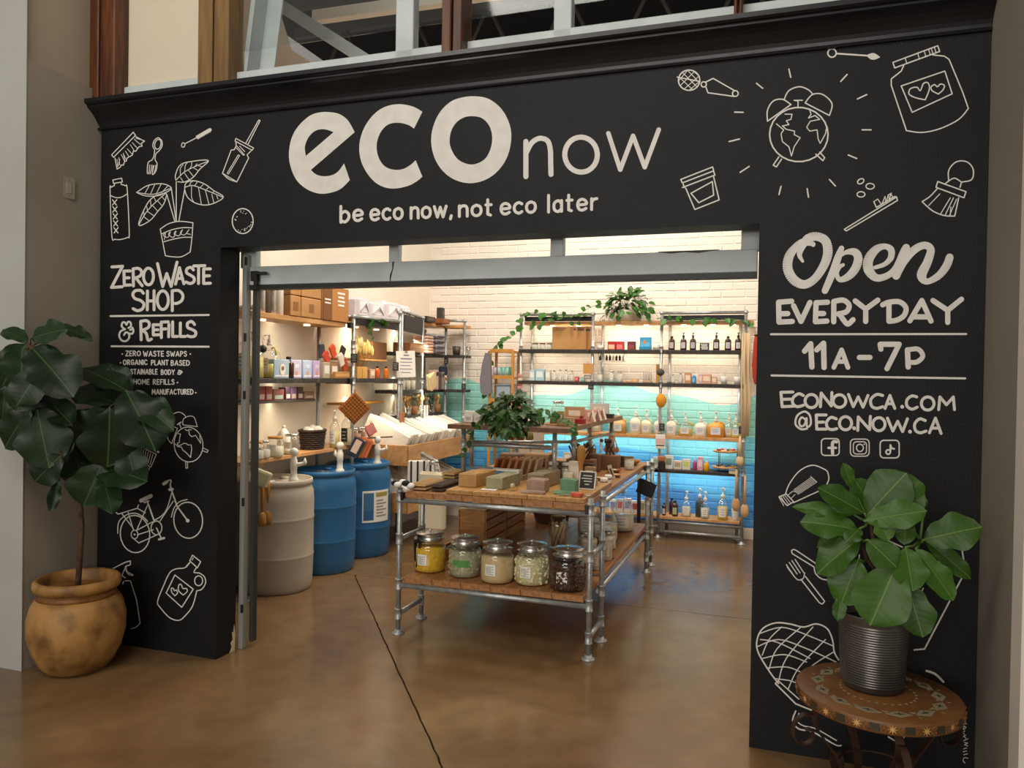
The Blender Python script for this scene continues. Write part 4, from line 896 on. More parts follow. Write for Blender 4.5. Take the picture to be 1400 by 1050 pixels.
def demijohn(loc, label, r=.1, h=.30, ph=.12):
    t = thing('glass_jug', label, 'jug', loc, 0, 'glass pump jugs on the lower table shelf')
    MB().lathe([(r*.85, 0), (r, .015), (r, h*.45), (r*.93, h*.58), (r*.55, h*.78), (r*.22, h*.9), (r*.2, h)], 22).build('glass_body', m_glass, t)
    MB().lathe([(r*.83, .006), (r*.95, .018), (r*.95, h*.4), (.001, h*.4)], 20).build('liquid', mat('milky_liquid', 'd9d4bf', .3), t)
    label_on(t, r, h*.12, h*.42); lines_on(t, r, h*.16, h*.38)
    MB().tube([(r*.2, 0, h*.93), (r*.5, -.01, h*.93), (r*.62, -.01, h*.8), (r*.6, 0, h*.72)], .007, 8).build('handle', m_glass, t); pump(t, h*.98, ph, 1.6, m_white, -2.6)
demijohn((1.80, 2.40, ZS), 'clear glass pump jug of milky liquid, nearest of the jugs on the lower table shelf', .105, .33)
demijohn((1.86, 2.85, ZS), 'clear glass pump jug, behind the front one near the far table legs', .10, .33)
demijohn((1.62, 2.62, ZS), 'clear glass pump jug set furthest in on the lower table shelf', .09, .30)
for i, (x, y) in enumerate(((1.74, 2.02), (1.90, 2.10), (1.78, 1.86))):
    jar((x, y, ZS), 'squat clear jar of cream beads beside the white tubs, %s' % ['left', 'right', 'nearest'][i], .05, .13, C('d9cdb2'), m_steel, group='squat clear jars by the tubs', lab=False)
# price cards on the shelf edge
for i, (px, py) in enumerate(((812, 786), (833, 763))):
    p = at(px, py, 2, ZS); hg = thing('shelf_card', 'small dark printed card on the lower shelf, %s' % ['nearer the front corner', 'further back'][i], 'card', (p.x, p.y, ZS), .2)
    MB().box((0, 0, .001), (.07, .045, .002)).build('card', C('4a4340'), hg); MB().box((0, 0, .0025), (.05, .006, .001)).build('print', C('b9b2a8'), hg)
# black clip tongs hung on the near left leg pair
t = thing('black_clip_tongs', 'small black clip clamp hanging beside the left legs of the table', 'clamp', (.845, .93, .60))
MB().box((0, 0, .0), (.04, .05, .05), bev=.006).build('head', m_blk, t); MB().box((.012, 0, -.10), (.014, .03, .18), roty(.12), bev=.003).build('arm', m_blk, t); MB().box((-.014, 0, -.08), (.010, .03, .14), roty(-.05), bev=.003).build('arm', m_blk, t); MB().tube([(0, -.03, .01), (0, .03, .01)], .012, 8).build('hinge', m_steel, t)
# ---- goods on the table top
def T(px, py, z=Z2): return at(px, py, 2, z)
def combdish(px, py, label, col, w, d, n=3, z=Z2, rz=0):
    t = thing('ridged_soap_dish', label, 'soap dish', (px, py, z), rz, 'stacks of ridged soap dishes'); ma = mat('dish_'+col, col, .6)
    for k in range(n):
        MB().box((0, 0, .012+.022*k), (w, d, .01), bev=.002).build('dish_board', ma, t)
        b = MB(); [b.box((w*(-.5+(i+.5)/7), 0, .019+.022*k), (w/14, d*.96, .006)) for i in range(7)]; b.build('ridges', ma, t)
    return t
combdish(.885, .99, 'stack of pale ridged wooden soap dishes at the front left corner of the table', 'b3905e', .11, .30, 2)
combdish(1.01, 1.02, 'stack of dark ridged soap dishes beside the pale stack', '3f3326', .09, .34, 2)
combdish(.90, 1.42, 'second pale ridged dish stack behind the front one', 'a58554', .10, .26, 3)
soap((1.20, 1.10, Z3), 'tan soap loaf at the left end of the pale board', .13, .30, .085, 'b98d55', rz=-.1)
soap((1.39, 1.08, Z3), 'grey-green soap loaf beside the tan loaf', .12, .28, .075, '9a9573', rz=-.1)
soap((1.62, 1.25, Z3), 'grey-brown soap loaf behind the small glass cube', .12, .30, .09, '857459', rz=-.1)
soap((1.66, .98, Z3), 'mauve-pink soap block near the middle front of the board', .12, .11, .075, '9f7f6d')
soap((1.86, 1.0, Z3), 'green soap block on a green slab near the right corner', .10, .09, .085, '5f8563')
soap((1.86, .93, Z3-.001), 'thin green soap slab at the front right of the board', .16, .05, .018, '6f9a6a', name='soap_slab')
soap((1.66, .88, Z3-.001), 'thin mauve soap slab in front of the mauve block', .15, .05, .014, 'a98d78', name='soap_slab')
soap((1.08, 1.5, Z2), 'blue-grey soap loaf with white ends behind the tan loaf', .21, .12, .09, '5f7d90')
t = thing('glass_cube', 'small clear glass cube holding a pale flower on the board', 'glass', (1.505, .93, Z3)); MB().box((0, 0, .032), (.06, .06, .064), bev=.004).build('glass_body', m_glass, t); MB().ball((0, 0, .03), .017, 8, 6).build('flower', C('c9b58a'), t)
t = thing('price_card', 'small white price card under the grey-green soap loaf', 'card', (1.36, .90, Z3)); MB().box((0, 0, .002), (.10, .05, .003)).build('card', m_paper, t); MB().box((0, 0, .004), (.07, .006, .001)).build('print', C('8a8680'), t)
ck = thing('chalkboard_sign', 'small framed chalkboard sign leaning near the right front corner of the table', 'sign', (1.93, 1.20, Z2+.03), -.1)
R_ = rotx(-.25); MB().box((0, 0, .055), (.105, .008, .11), R_, bev=.002).build('slate', m_chalk, ck)
b = MB(); [b.box(Vector(R_ @ Vector((x, -.003, z)))+Vector((0, 0, .055)), d, R_) for x, z, d in ((-.053, 0, (.007, .012, .115)), (.053, 0, (.007, .012, .115)), (0, .056, (.112, .012, .007)), (0, -.056, (.112, .012, .007)))]; b.build('white_frame', C('d7d0c4'), ck)
b = MB(); [b.box(Vector(R_ @ Vector((x, -.006, z)))+Vector((0, 0, .055)), (w, .001, .007), R_) for x, z, w in ((0, .03, .06), (-.005, .012, .07), (.004, -.006, .055), (0, -.026, .03))]; b.build('chalk_writing', C('bdbab2'), ck)
for i, (x, y, a) in enumerate(((1.90, .875, .4), (1.86, .87, .9), (1.95, .90, .1))):
    t = thing('steel_peeler', 'small steel and grey tool lying at the right front of the board, %s' % ['middle', 'left', 'right'][i], 'tool', (x, y, Z3), a, 'small tools on the board')
    MB().box((0, 0, .006), (.09, .012, .007), bev=.002).build('handle', C('8b867c', .3), t); MB().box((.055, 0, .006), (.03, .02, .003)).build('blade', m_steel, t)
t = thing('orange_ribbon', 'bunch of orange cloth bands at the right front corner of the board', 'cloth band', (1.945, .86, Z3)); 
for k in range(4): MB().tube([(.03*math.cos(a*.9+k)*(1+.1*k), .022*math.sin(a*.9+k), .006+.005*k) for a in range(8)], .005, 6, closed=True).build('loop', C('c4583a'), t)
boxy((1.30, 1.42, Z2), 'blue bundle of soap slices in a pale wrap behind the grey-green loaf', .20, .09, .10, C('dcd6c8'), lab=C('5f87a4'), labr=(.08, .1, .92, .9))
boxy((1.06, 1.28, Z3-.029), 'small dark tin at the left edge behind the ridged dishes', .08, .06, .05, C('35332f'), lab=C('6a655c'))
for i, (x, y, w, h, c, lb) in enumerate(((1.75, 1.60, .09, .16, 'cfc4ae', 'tall cream lidded box'), (1.84, 1.66, .07, .12, '9b7b55', 'tan card box'), (1.72, 1.50, .06, .09, 'd9d0bd', 'short white box'), (1.93, 1.38, .05, .07, 'b59a7a', 'small kraft box'), (1.76, 1.95, .09, .11, '4a3526', 'dark brown caddy'), (1.70, 2.35, .12, .14, '6d4a2c', 'brown wooden caddy'), (1.84, 2.78, .08, .09, '3b2c20', 'small dark caddy'), (1.58, 2.6, .16, .16, '8a6238', 'wide brown carton'), (1.30, 2.2, .2, .14, 'a08055', 'low tan carton'), (1.05, 2.3, .2, .12, '6f5a44', 'grey-brown carton'))):
    boxy((x, y, Z2), lb+' among the crowded goods on the table top', w, w*.8, h, C(c), lab=C('e0d6c2') if i < 4 else C('2d2219'))
# tall wooden bath brush
t = thing('bath_brush', 'tall wooden bath brush standing beside the right leg of the riser', 'brush', (1.83, 1.42, Z2), .2)
MB().lathe([(.010, 0), (.012, .10), (.016, .16), (.028, .2), (.030, .26), (.018, .29), (.001, .292)], 12, sy=.5).build('handle', C('a5722c'), t); MB().box((0, .018, .235), (.04, .02, .07), bev=.004).build('bristles', C('5c4021'), t)
# folded cloths, red item, boxed goods behind
for i in range(7):
    x = 1.22+.05*i; t = thing('folded_napkin', 'fanned %s folded napkin leaning behind the soap loaves, %s in the row' % (['rust', 'rust', 'tan', 'beige', 'beige', 'beige', 'cream'][i], ['1st', '2nd', '3rd', '4th', '5th', '6th', '7th'][i]), 'napkin', (x-.12, 1.78+.01*i, Z2), 0, 'fanned napkins behind the soaps')
    ma = mat('napkin_%d' % (i//2), ['a0623a', 'b98458', 'c2a07a', 'cdb596'][i//2], .9, bump=.3, bs=50); R_ = roty(.35-.02*i)
    MB().box((0, 0, .075), (.014, .16, .14), R_, bev=.006).build('cloth', ma, t); MB().box((.008, 0, .07), (.006, .15, .12), R_, bev=.002).build('fold', ma, t)
t = thing('red_berry_wreath', 'small bunch of shiny red beads behind the mauve soap block', 'beads', (1.52, 1.62, Z2))
for k in range(14): MB().ball((rnd(-.045, .045), rnd(-.03, .03), .012+rnd(0, .06)), .013, 8, 6).build('bead', C('a01c1c', .2), t)
boxy((1.60, 1.78, Z2), 'dark brown display box standing behind the right leg of the riser', .20, .12, .13, C('6a4a33'), lab=C('8a6a4a'))
for i in range(2): jar((1.57+.10*i, 1.66, Z2), 'white lidded jar of salts in front of the brown display box, %s' % ['left', 'right'][i], .04, .13, C('d4cab2'), C('cfd0c2'), group='white lidded jars of salts', lab=False)
def brush_bin(x, y, w, label, n):
    t = thing('brush_bin', label, 'brush bin', (x, y, Z2)); MB().box((0, 0, .06), (w, .12, .12), bev=.004).build('bin', C('7b5431'), t)
    for i in range(n): MB().tube([(rnd(-.4, .4)*w, rnd(-.03, .03), .10), (rnd(-.45, .45)*w, rnd(-.04, .04), .22+rnd(0, .03))], .007, 6).build('brush_handle', C(random.choice(['5f3f22', '3a281b', '8a6236'])), t)
    for i in range(n): MB().ball((rnd(-.45, .45)*w, rnd(-.04, .04), .22+rnd(0, .02)), .016, 8, 6).build('brush_head', C(random.choice(['4a3220', '2b1f17', '6b4d31'])), t)
brush_bin(1.66, 2.15, .22, 'brown bin crowded with dark wooden brushes below the riser', 9); brush_bin(1.80, 2.55, .16, 'second bin of dark brushes further along the table', 6)
for i, (x, y, r, c) in enumerate(((1.86, 1.85, .05, 'a77139'), (1.94, 2.10, .045, 'b57f42'), (1.88, 2.35, .055, '8e5c2c'), (1.90, 2.95, .09, 'a06a35'))):
    t = thing('wooden_bowl', 'small turned wooden bowl on the right side of the table top, %s from the front' % ['first', 'second', 'third', 'fourth'][i], 'bowl', (x, y, Z2), 0, 'wooden bowls along the table edge')
    MB().lathe([(r*.5, 0), (r*.9, r*.3), (r, r*.5), (r*.93, r*.5), (r*.6, r*.15), (.001, r*.12)], 16).build('bowl', C(c), t); MB().lathe([(r*.45, r*.3), (.3*r, r*.5), (.001, r*.55)], 10).build('contents', C('d3c19e'), t)
for i, (x, y) in enumerate(((1.965, 1.55), (1.96, 1.72))):
    t = thing('cotton_roll', 'stubby white bundle tied round the middle on the table edge, %s' % ['nearer', 'further'][i], 'bundle', (x, y, Z2), 0, 'white tied bundles'); MB().lathe([(.026, 0), (.028, .03), (.025, .035), (.028, .04), (.026, .062)], 12).build('roll', m_cloth, t); MB().lathe([(.027, .031), (.027, .039)], 12).build('band', C('4d3f34'), t)
t = thing('label_stick', 'small leaning pale ticket on the table edge before the jar', 'ticket', (1.93, 1.98, Z2)); MB().box((0, 0, .05), (.03, .004, .11), roty(-.35)).build('card', C('cfc7ae'), t); MB().box((0, -.003, .05), (.016, .002, .06), roty(-.35)).build('print', C('5b5348'), t)
jar((1.95, 2.62, Z2), 'small white labelled jar before the far wooden bowl', .04, .10, C('ded5c4'), C('6b4a2d'))
# things hanging from the riser's right rail
for i, (dy, c, r, kind) in enumerate(((0, 'cdb08c', .042, 'round tan loofah'), (.72, '1b1917', .036, 'oval black brush'))):
    p = (1.665+.08*(dy+.1), 2.15+dy, 1.19); t = thing('hanging_brush', kind+' hanging from the rail of the riser', 'brush', p)
    MB().tube([(0, 0, .0), (0, -.004, -.05)], .0015, 5).build('string', C('4d3f34'), t); MB().ball((0, -.004, -.05-r), r, 12, 8, 1.15).build('pad', C(c, .9), t)
t = thing('wooden_spoon_bunch', 'bunch of wooden spoons hanging at the far leg of the riser', 'spoons', (1.72, 3.02, 1.18))
for k in range(5):
    x = -.05+.025*k; MB().tube([(x*.3, 0, 0), (x, -.01, -.10)], .005, 6).build('spoon_handle', C('b98a55'), t); MB().lathe([(.001, -.16), (.018, -.14), (.02, -.12), (.001, -.095)], 10, (x, -.01, 0), sy=.4).build('spoon_bowl', C('b07f4a'), t)
# ---- goods on the riser
ZR = 1.335
def Rz(px, py): return at(px, py, 2, ZR)
for i in range(5):
    c = ['e9e4d8', 'd9d5c8', 'ded8cb', 'e3ddd0', 'd9d2c5'][i]
    boxy((.885+.085*i, 1.72-.0*i, ZR), 'small white sachet box on the left of the riser, %s' % ['leftmost', 'second', 'third', 'fourth', 'fifth, against the ivy'][i], .07, .05, .085, C(c), name='sachet_box', group='white sachet boxes on the riser', lab=C('b9b4a8'), labr=(.2, .2, .8, .5))
gj = thing('glass_canister', 'tall clear glass canister with pale contents behind the trailing plant', 'canister', (1.50, 2.02, ZR+.003))
MB().lathe([(.05, 0), (.058, .01), (.058, .09), (.05, .12), (.04, .13), (.04, .15)], 18).build('glass_body', m_glass, gj); MB().lathe([(.048, .004), (.054, .012), (.054, .07), (.001, .075)], 16).build('contents', C('a58a78'), gj); MB().lathe([(.043, .148), (.043, .165), (.001, .168)], 16).build('lid', m_steel, gj); label_on(gj, .058, .04, .085, C('cfe0dd'))
goods = [(1.56, 2.3, .16, .03, .11, 'c29a6d', 'tan card display standing behind the glass canister'), (1.53, 1.90, .10, .08, .035, '7d5a2a', 'low box of small dark jars beside the glass canister'), (1.66, 2.12, .02, .05, .05, '8a1f18', 'upright dark red tin on the riser'),
 (1.68, 2.42, .13, .04, .085, 'd9a79c', 'pink window box on the riser'), (1.60, 1.72, .05, .03, .10, 'b09460', 'upright kraft pouch at the front of the riser\'s right side'), (1.66, 1.74, .07, .06, .055, 'c2a074', 'square kraft box beside the pouch'),
 (1.68, 1.95, .10, .06, .035, 'a3242a', 'red packet tray near the edge of the riser'), (1.70, 2.85, .13, .08, .035, '2a2422', 'black tray at the far end of the riser'), (1.62, 2.95, .17, .02, .12, 'd0cdc4', 'grey card panel at the far end of the riser'), (1.66, 2.66, .11, .06, .07, 'c98557', 'orange gift box near the far end of the riser')]
for x, y, w, d, h, c, lb in goods: boxy((x, y, ZR+.004), lb, w, d, h, C(c), lab=C('efe3d0') if h > .05 else None, labr=(.2, .35, .8, .75))
for i, (x, y) in enumerate(((1.72, 2.22), (1.73, 2.40), (1.73, 2.58))):
    t = thing('easel_card', 'small A-shaped card easel on the riser edge, %s' % ['nearest', 'middle', 'furthest'][i], 'card', (x, y, ZR+.004), 0, 'card easels on the riser'); MB().box((-.012, 0, .05), (.004, .06, .10), roty(.28)).build('leg_card', C('e3b9a5'), t); MB().box((.012, 0, .05), (.004, .06, .10), roty(-.28)).build('leg_card', C('efe6dc'), t)
# things seen under the riser: hanging bunches
for i, (px, c, lb) in enumerate(((700, 'c8742d', 'orange cloth bundle'), (712, '9c2f20', 'dark red felt bundle'), (724, '7d7340', 'olive leaf bundle'))):
    p = at(px, 598, 1, 2.2); t = thing('hanging_bundle', lb+' hanging under the riser', 'bundle', (p.x, 2.2, 1.30)); 
    MB().tube([(0, 0, 0), (0, 0, -.04)], .002, 5).build('string', C('4d3f34'), t); MB().lathe([(.008, -.04), (.03, -.07), (.035, -.11), (.012, -.14), (.001, -.142)], 10).build('bundle', C(c), t)
# ================================================================ LEFT WALL SHELVES
PXL, PXB = -.56, -.84
sh = thing('wall_shelving', 'run of pipe-framed wall shelving with wooden boards along the left wall above the drums', 'shelving', (0, 0, 0))
def upright(t, x, y, z1, tees, z0=0, foot=True): leg(t, x, y, z1, tees, foot=foot, z0=z0, elbow=True)
for y, z1 in ((1.05, 2.165), (2.46, 2.205), (3.37, 2.31)): upright(sh, PXL, y, z1, [1.62, 1.95] if y < 3 else [1.62])
upright(sh, PXB, 2.33, 2.13, [1.6]); upright(sh, PXB, 1.10, 2.10, [1.6])
for y, z in ((1.05, 2.165), (2.46, 2.205)): rail(sh, (PXL, y, z), (PXB, y, z))
for y in (1.05, 2.46, 3.37):
    for z in (1.60,): rail(sh, (PXL, y, z), (PXB, y, z), r=.012)
# boards
planks(sh, PXB-.03, PXL-.025, .95, 2.37, 2.10, 2.14, 2, m_wood2)
for a, c in ((.93, 1.70), (1.705, 2.44), (2.45, 3.36)): MB().box(((PXB+PXL)/2-.01, (a+c)/2, 1.622), (.29, c-a, .036), bev=.003).build('shelf_board', mat('chalk_black_board', '2d2a28', .6, c2='5a554f', ns=26, mixp=(.5, .75)), sh)
planks(sh, PXB-.04, PXL-.02, .94, 3.02, 1.0, 1.03, 2, m_wood2)
MB().box((-.80, 1.52, 1.452), (.17, 1.15, .022), bev=.003).build('shelf_board', C('4c443d'), sh)
MB().box((-.80, 2.95, 1.40), (.17, .8, .02), bev=.003).build('shelf_board', m_bamboo, sh)
MB().box((-.77, 2.9, 1.82), (.2, .85, .02), bev=.003).build('shelf_board', m_wood2, sh)
MB().box((PXL-.02, 2.92, 2.165), (.03, .88, .06), bev=.003).build('dark_valance', m_dark, sh)
rail(sh, (PXL, 2.46, 2.205), (PXL, 3.36, 2.225), 'top_rail')
for z in (1.62, 2.12): MB().box((PXL, 2.40, z), (.04, .05, .05), bev=.003).build('clamp', m_dark, sh)
for y, z in ((1.3, 2.095), (1.9, 2.095), (2.7, 2.13), (3.1, 2.13)): MB().lathe([(.028, 0), (.028, -.012), (.001, -.013)], 12, (-.68, y, z)).build('puck_light', mat('puck_light', 'ffe0b0', .4, emit=3), sh)
# second run: towards the corner
s2 = thing('corner_shelving', 'narrower pipe shelving with dark boards near the back left corner', 'shelving', (0, 0, 0))
for x, y, z1 in ((PXL, 3.42, 2.335), (PXL, 3.91, 2.30), (PXL, 4.54, 2.32), (-.335, 4.56, 2.31), (PXB, 4.56, 2.2), (-.84, 3.91, 2.2)): upright(s2, x, y, z1, [1.62, 1.22])
rail(s2, (PXL, 3.42, 2.335), (PXL, 3.91, 2.30), 'top_rail'); rail(s2, (PXL, 4.54, 2.32), (-.335, 4.56, 2.31), 'top_rail')
for a, c in ((3.40, 3.90), (3.92, 4.53)):
    for z in (1.90, 1.50, 1.24): MB().box(((PXB+PXL)/2-.01, (a+c)/2, z), (.29, c-a, .034), bev=.003).build('shelf_board', MATS['chalk_black_board'], s2)
for z in (1.90, 1.50): MB().box((-.45, 4.60, z), (.26, .28, .03), bev=.003).build('shelf_board', MATS['chalk_black_board'], s2)
MB().box((-.70, 4.22, 2.245), (.26, .62, .035), bev=.003).build('top_board', m_wood2, s2); MB().box((-.45, 4.62, 2.245), (.24, .24, .035), bev=.003).build('top_board', m_wood2, s2)
for z in (1.05, .60): MB().box((-.70, 3.9, z), (.28, 1.3, .02)).build('shelf_board', m_wood2, s2)
# big blackboard hung on the run
t = thing('blank_blackboard', 'blank slanted blackboard hanging from the top rail of the corner shelving', 'blackboard', (-.545, 3.66, 2.30)); MB().box((0, 0, -.095), (.012, .43, .17), rotx(-.05), bev=.002).build('slate', C('2c2c2c'), t); MB().tube([(0, -.2, -.01), (0, -.2, .01)], .004, 6).build('hook', m_steel, t); MB().tube([(0, .2, -.01), (0, .2, .01)], .004, 6).build('hook', m_steel, t)
ZT1, ZM, ZW = 2.141, 1.641, 1.031
ordn = ['leftmost', 'second from the left', 'third from the left', 'fourth from the left', 'fifth from the left', 'sixth from the left', 'seventh from the left', 'eighth from the left', 'ninth from the left']
def LY(px, py, x=-.70): return at(px, py, 0, x).y
# top shelf: tall steel flasks, cardboard boxes
for i, px in enumerate((351, 358, 366, 376, 387)):
    y = LY(px, 415); ma = [m_steel, C('5a4a3c'), m_steel, C('d8d2c6'), m_steel][i]
    bottle((-.66, y, ZT1), 'tall %s flask on the top left shelf, %s' % (['steel', 'brown', 'steel', 'white', 'steel'][i], ordn[i]), .033, .27, ma, 'cap', lab=False, name='flask', group='flasks on the top left shelf', neck=.6, capm=m_blk if i == 1 else m_steel)
ym = [(397, 411, .17), (411, 436, .30)]
for i, (a, c, h) in enumerate(((394, 409, .165), (394, 409, .165), (409, 437, .165), (409, 437, .165), )):
    y0, y1 = LY(a, 410, -.60), LY(c, 410, -.60); z = ZT1+(i % 2)*.168
    t = boxy((-.70, (y0+y1)/2, z), 'brown kraft bag box on the top left shelf, %s' % ['lower left of the stack', 'upper left of the stack', 'lower right of the stack', 'upper right with white print'][i], y1-y0-.01, .24, .163, m_kraft, rz=PI/2, name='kraft_box', group='kraft boxes on the top left shelf')
    if i == 3:
        b = MB(); [b.box((.02, -.1215, .115-.03*k), (w, .001, .014)) for k, w in ((0, .10), (1, .13))]; b.build('white_print', m_paper, t)
    else: MB().box((0, -.1212, .08), (.07, .001, .07)).build('crease', m_kraft2, t)
y0, y1 = LY(438, 415, -.60), LY(474, 415, -.60)
t = boxy((-.70, (y0+y1)/2, ZT1), 'big brown cardboard box with white lettering at the end of the top left shelf', y1-y0, .25, .30, C('a8733e', .8), rz=PI/2, name='cardboard_box', flap=False)
MB().box((.06, -.126, .15), (.26, .002, .29)).build('face_panel', C('b47c45', .8), t); MB().box((-.14, -.127, .15), (.14, .002, .29)).build('side_panel', C('7a5028', .8), t)
b = MB(); [b.box((.075, -.128, .25-.035*k), (.12-.02*(k % 2), .001, .016)) for k in range(4)]; [b.box((-.14, -.1285, .18-.03*k), (.09, .001, .012)) for k in range(2)]; b.build('white_print', m_paper, t)
# white wrapped packages on the second top
for i, (a, c, z, h) in enumerate(((482, 500, 2.20, .20), (498, 522, 2.20, .18), (520, 545, 2.20, .21), (545, 558, 2.20, .20))):
    y0, y1 = LY(a, 420, -.62), LY(c, 420, -.62); t = thing('wrapped_package', 'white plastic wrapped package on top of the left shelving, %s' % ordn[i], 'package', (-.70, (y0+y1)/2, 2.20), PI/2, 'white packages on top of the left shelving')
    w = (y1-y0)*.98; MB().box((0, 0, h/2), (w, .26, h), bev=.03).build('wrap', mat('plastic_wrap', 'd5ccd2', .25, bump=.5, bs=22, coat=.4), t); MB().box((0, -.131, h*.55), (w*.6, .003, h*.5), bev=.001).build('panel', C('efe9ec'), t); MB().tube([(-w*.3, -.13, h*.3), (0, -.15, h*.75), (w*.35, -.13, h*.35)], .008, 6).build('strap', C('e2dae0'), t)
MB
tp = thing('package_shelf', 'board on top of the left shelving under the white packages', 'shelf', (0, 0, 0)); planks(tp, -.84, -.575, 2.48, 3.9, 2.165, 2.198, 2, m_wood2)
# middle shelf goods
t = jug((-.70, 1.17, ZM), 'large clear jug of pale yellow liquid at the left end of the black shelf', .20, .30, 'd8c46a', .05, .55, group='pale yellow jugs on the black shelf')
t = jug((-.70, 1.42, ZM), 'second jug of pale yellow liquid with a white label on the black shelf', .16, .25, 'dcc873', .06, .45, group='pale yellow jugs on the black shelf')
bottle((-.66, 1.62, ZM), 'brown glass bottle with a cream label next to the baby boxes', .045, .16, m_amber, 'cap', labm=C('e6dcc4'), ph=.04)
bx = [(377, 399, '9fb4c4', 'c9d3d8', 'pale blue box with an oval portrait'), (401, 416, 'b9b2cc', 'd9cfd9', 'lilac box with flowers'), (417, 430, 'aebbd8', 'd3d3e2', 'blue-lilac box with flowers'), (431, 441, 'bda9cf', 'd8c9dc', 'purple box with flowers')]
for i, (a, c, c1, c2_, lb) in enumerate(bx):
    y0, y1 = LY(a, 500, -.60), LY(c, 500, -.60); t = boxy((-.67, (y0+y1)/2, ZM), lb+' on the black shelf', y1-y0-.012, .10, .15, C(c1), rz=PI/2, name='printed_box', group='pastel boxes on the black shelf')
    if i == 0: MB().lathe([(.036, -.0), (.036, .002)], 18, (.01, -.051, .07), rot=rotx(PI/2), sy=1.3).build('oval_picture', C('e8ddd0'), t); MB().lathe([(.018, 0), (.018, .002)], 12, (.01, -.053, .08), rot=rotx(PI/2)).build('picture_face', C('8a6450'), t)
    else: MB().box((0, -.051, .10), (.05, .002, .03)).build('print', C(c2_), t); MB().lathe([(.018, 0), (.018, .002)], 10, (.0, -.051, .045), rot=rotx(PI/2)).build('flower_print', C('cf9a72'), t)
    MB().box((0, -.0508, .02), ((y1-y0)*.8, .0015, .012)).build('band', C('e9e4ea'), t)
for i, (a, c, h, cc) in enumerate(((442, 452, .14, 'b5a48c'), (452, 463, .135, 'a07a4e'), )):
    y0, y1 = LY(a, 505, -.6), LY(c, 505, -.6); boxy((-.66, (y0+y1)/2, ZM), ['taupe card box beside the purple box', 'kraft box with a white label below the felt pouches'][i], y1-y0-.01, .12, h, C(cc), rz=PI/2, lab=C('e9e4da'))
ob = thing('display_tray', 'open kraft display tray of felt pouches on the black shelf', 'tray', (-.66, 2.30, ZM), PI/2); MB().box((0, 0, .03), (.24, .18, .06), bev=.004).build('tray', m_kraft, ob); MB().box((0, -.091, .03), (.22, .002, .03)).build('band', C('d8a25e'), ob)
for i, (px, py, c, a) in enumerate(((441, 480, '3a3a42', .1), (446, 488, 'c8462a', .9), (454, 480, 'd4552c', .6), (466, 482, '33302e', -.45), (468, 498, 'c9502f', .35), (462, 492, 'e8ddcc', .5))):
    y = LY(px, py, -.64); z = at(px, py, 0, -.64).z; t = thing('felt_pouch', '%s felt pouch leaning in the display tray, %s' % ({'3': 'dark grey', 'c': 'orange-red', 'd': 'bright orange', 'e': 'cream'}[c[0]], ['far left', 'left', 'centre', 'right, upright', 'lower right', 'small centre front'][i]), 'pouch', (-.65+.008*i, y, max(z-.06, ZM+.063)), 0, 'felt pouches in the tray')
    MB().box((0, 0, .06), (.02, .075, .12), rotx(a), bev=.006).build('pouch', C(c, .9), t); MB().box((.011, 0, .08), (.003, .06, .05), rotx(a), bev=.001).build('flap', C(c, .95), t)
# lower ledge: small red, green and purple packets
for i, (a, c, h, cc, l2) in enumerate(((351, 361, .11, 'b8453c', 'red'), (361, 371, .11, 'c25550', 'coral'), (371, 387, .085, '9a4a44', 'dark red'), (372, 386, .0, '', ''), (388, 396, .10, '4a2f45', 'plum'), (396, 404, .10, '8a6a96', 'mauve'), (405, 413, .10, '5b4436', 'brown'), (414, 428, .06, 'a9836a', 'tan'))):
    if not h: continue
    y0, y1 = LY(a, 535, -.74), LY(c, 535, -.74); boxy((-.76, (y0+y1)/2, 1.464), '%s packet on the narrow ledge below the black shelf' % l2, y1-y0-.008, .07, h, C(cc), rz=PI/2, name='packet', group='small packets on the narrow ledge', lab=C('bcd3c8' if i == 2 else 'd8c4bd'), labr=(.15, .1, .85, .45))
t = thing('orange_candle', 'orange jar on the narrow ledge at the far left', 'candle', (-.77, 1.08, 1.464)); MB().lathe([(.035, 0), (.04, .01), (.04, .09)], 14).build('jar', C('9a4a1e', .3), t); MB().lathe([(.036, .09), (.036, .12), (.001, .122)], 14).build('cream_top', C('ffe2a0'), t)
# wood shelf goods
for i, (px, r, h, f, lidm, lb) in enumerate(((352, .055, .13, 'd6cdbb', m_bamboo, 'low glass jar with wooden lid, leftmost on the wooden shelf'), (362, .05, .13, 'e0d8c8', m_steel, 'glass jar with white label, second on the wooden shelf'), (378, .065, .15, 'e9e2cd', m_bamboo, 'wide glass jar of white powder with a wooden lid'), (400, .06, .155, 'f0ebe0', m_steel, 'glass jar with pewter lid beside the dark basket'))):
    y = LY(px, 605, -.60); jar((-.61, y, ZW), lb, r, h, C(f), lidm, fh=.5 if i < 3 else .2, lidh=.1)
bk = basket((-.69, 2.02, ZW), 'dark wicker basket of white wool balls on the wooden shelf', .10, .13, .16, '3a281c')
for i, (x, y, z) in enumerate(((-.66, 1.95, .15), (-.64, 2.03, .165), (-.67, 2.10, .15), (-.73, 2.0, .16), (-.73, 2.08, .17))):
    t = thing('wool_ball', 'white wool dryer ball in the dark basket, %s' % ['front left', 'front middle', 'front right', 'back left', 'back right'][i], 'ball', (x, y, ZW+z-.036), 0, 'wool balls in the dark basket'); MB().ball((0, 0, .036), .036, 14, 10).build('ball', mat('wool', 'e6dfd0', .95, bump=.5, bs=90), t)
t = thing('white_bottle_pair', 'white round bottle peeping out behind the wooden-lidded jar', 'bottle', (-.74, 1.68, ZW)); MB().lathe([(.05, 0), (.055, .02), (.055, .14), (.03, .18), (.012, .20)], 16).build('body', m_white, t); MB().lathe([(.014, .2), (.014, .22), (.001, .222)], 10).build('cap', m_white, t)
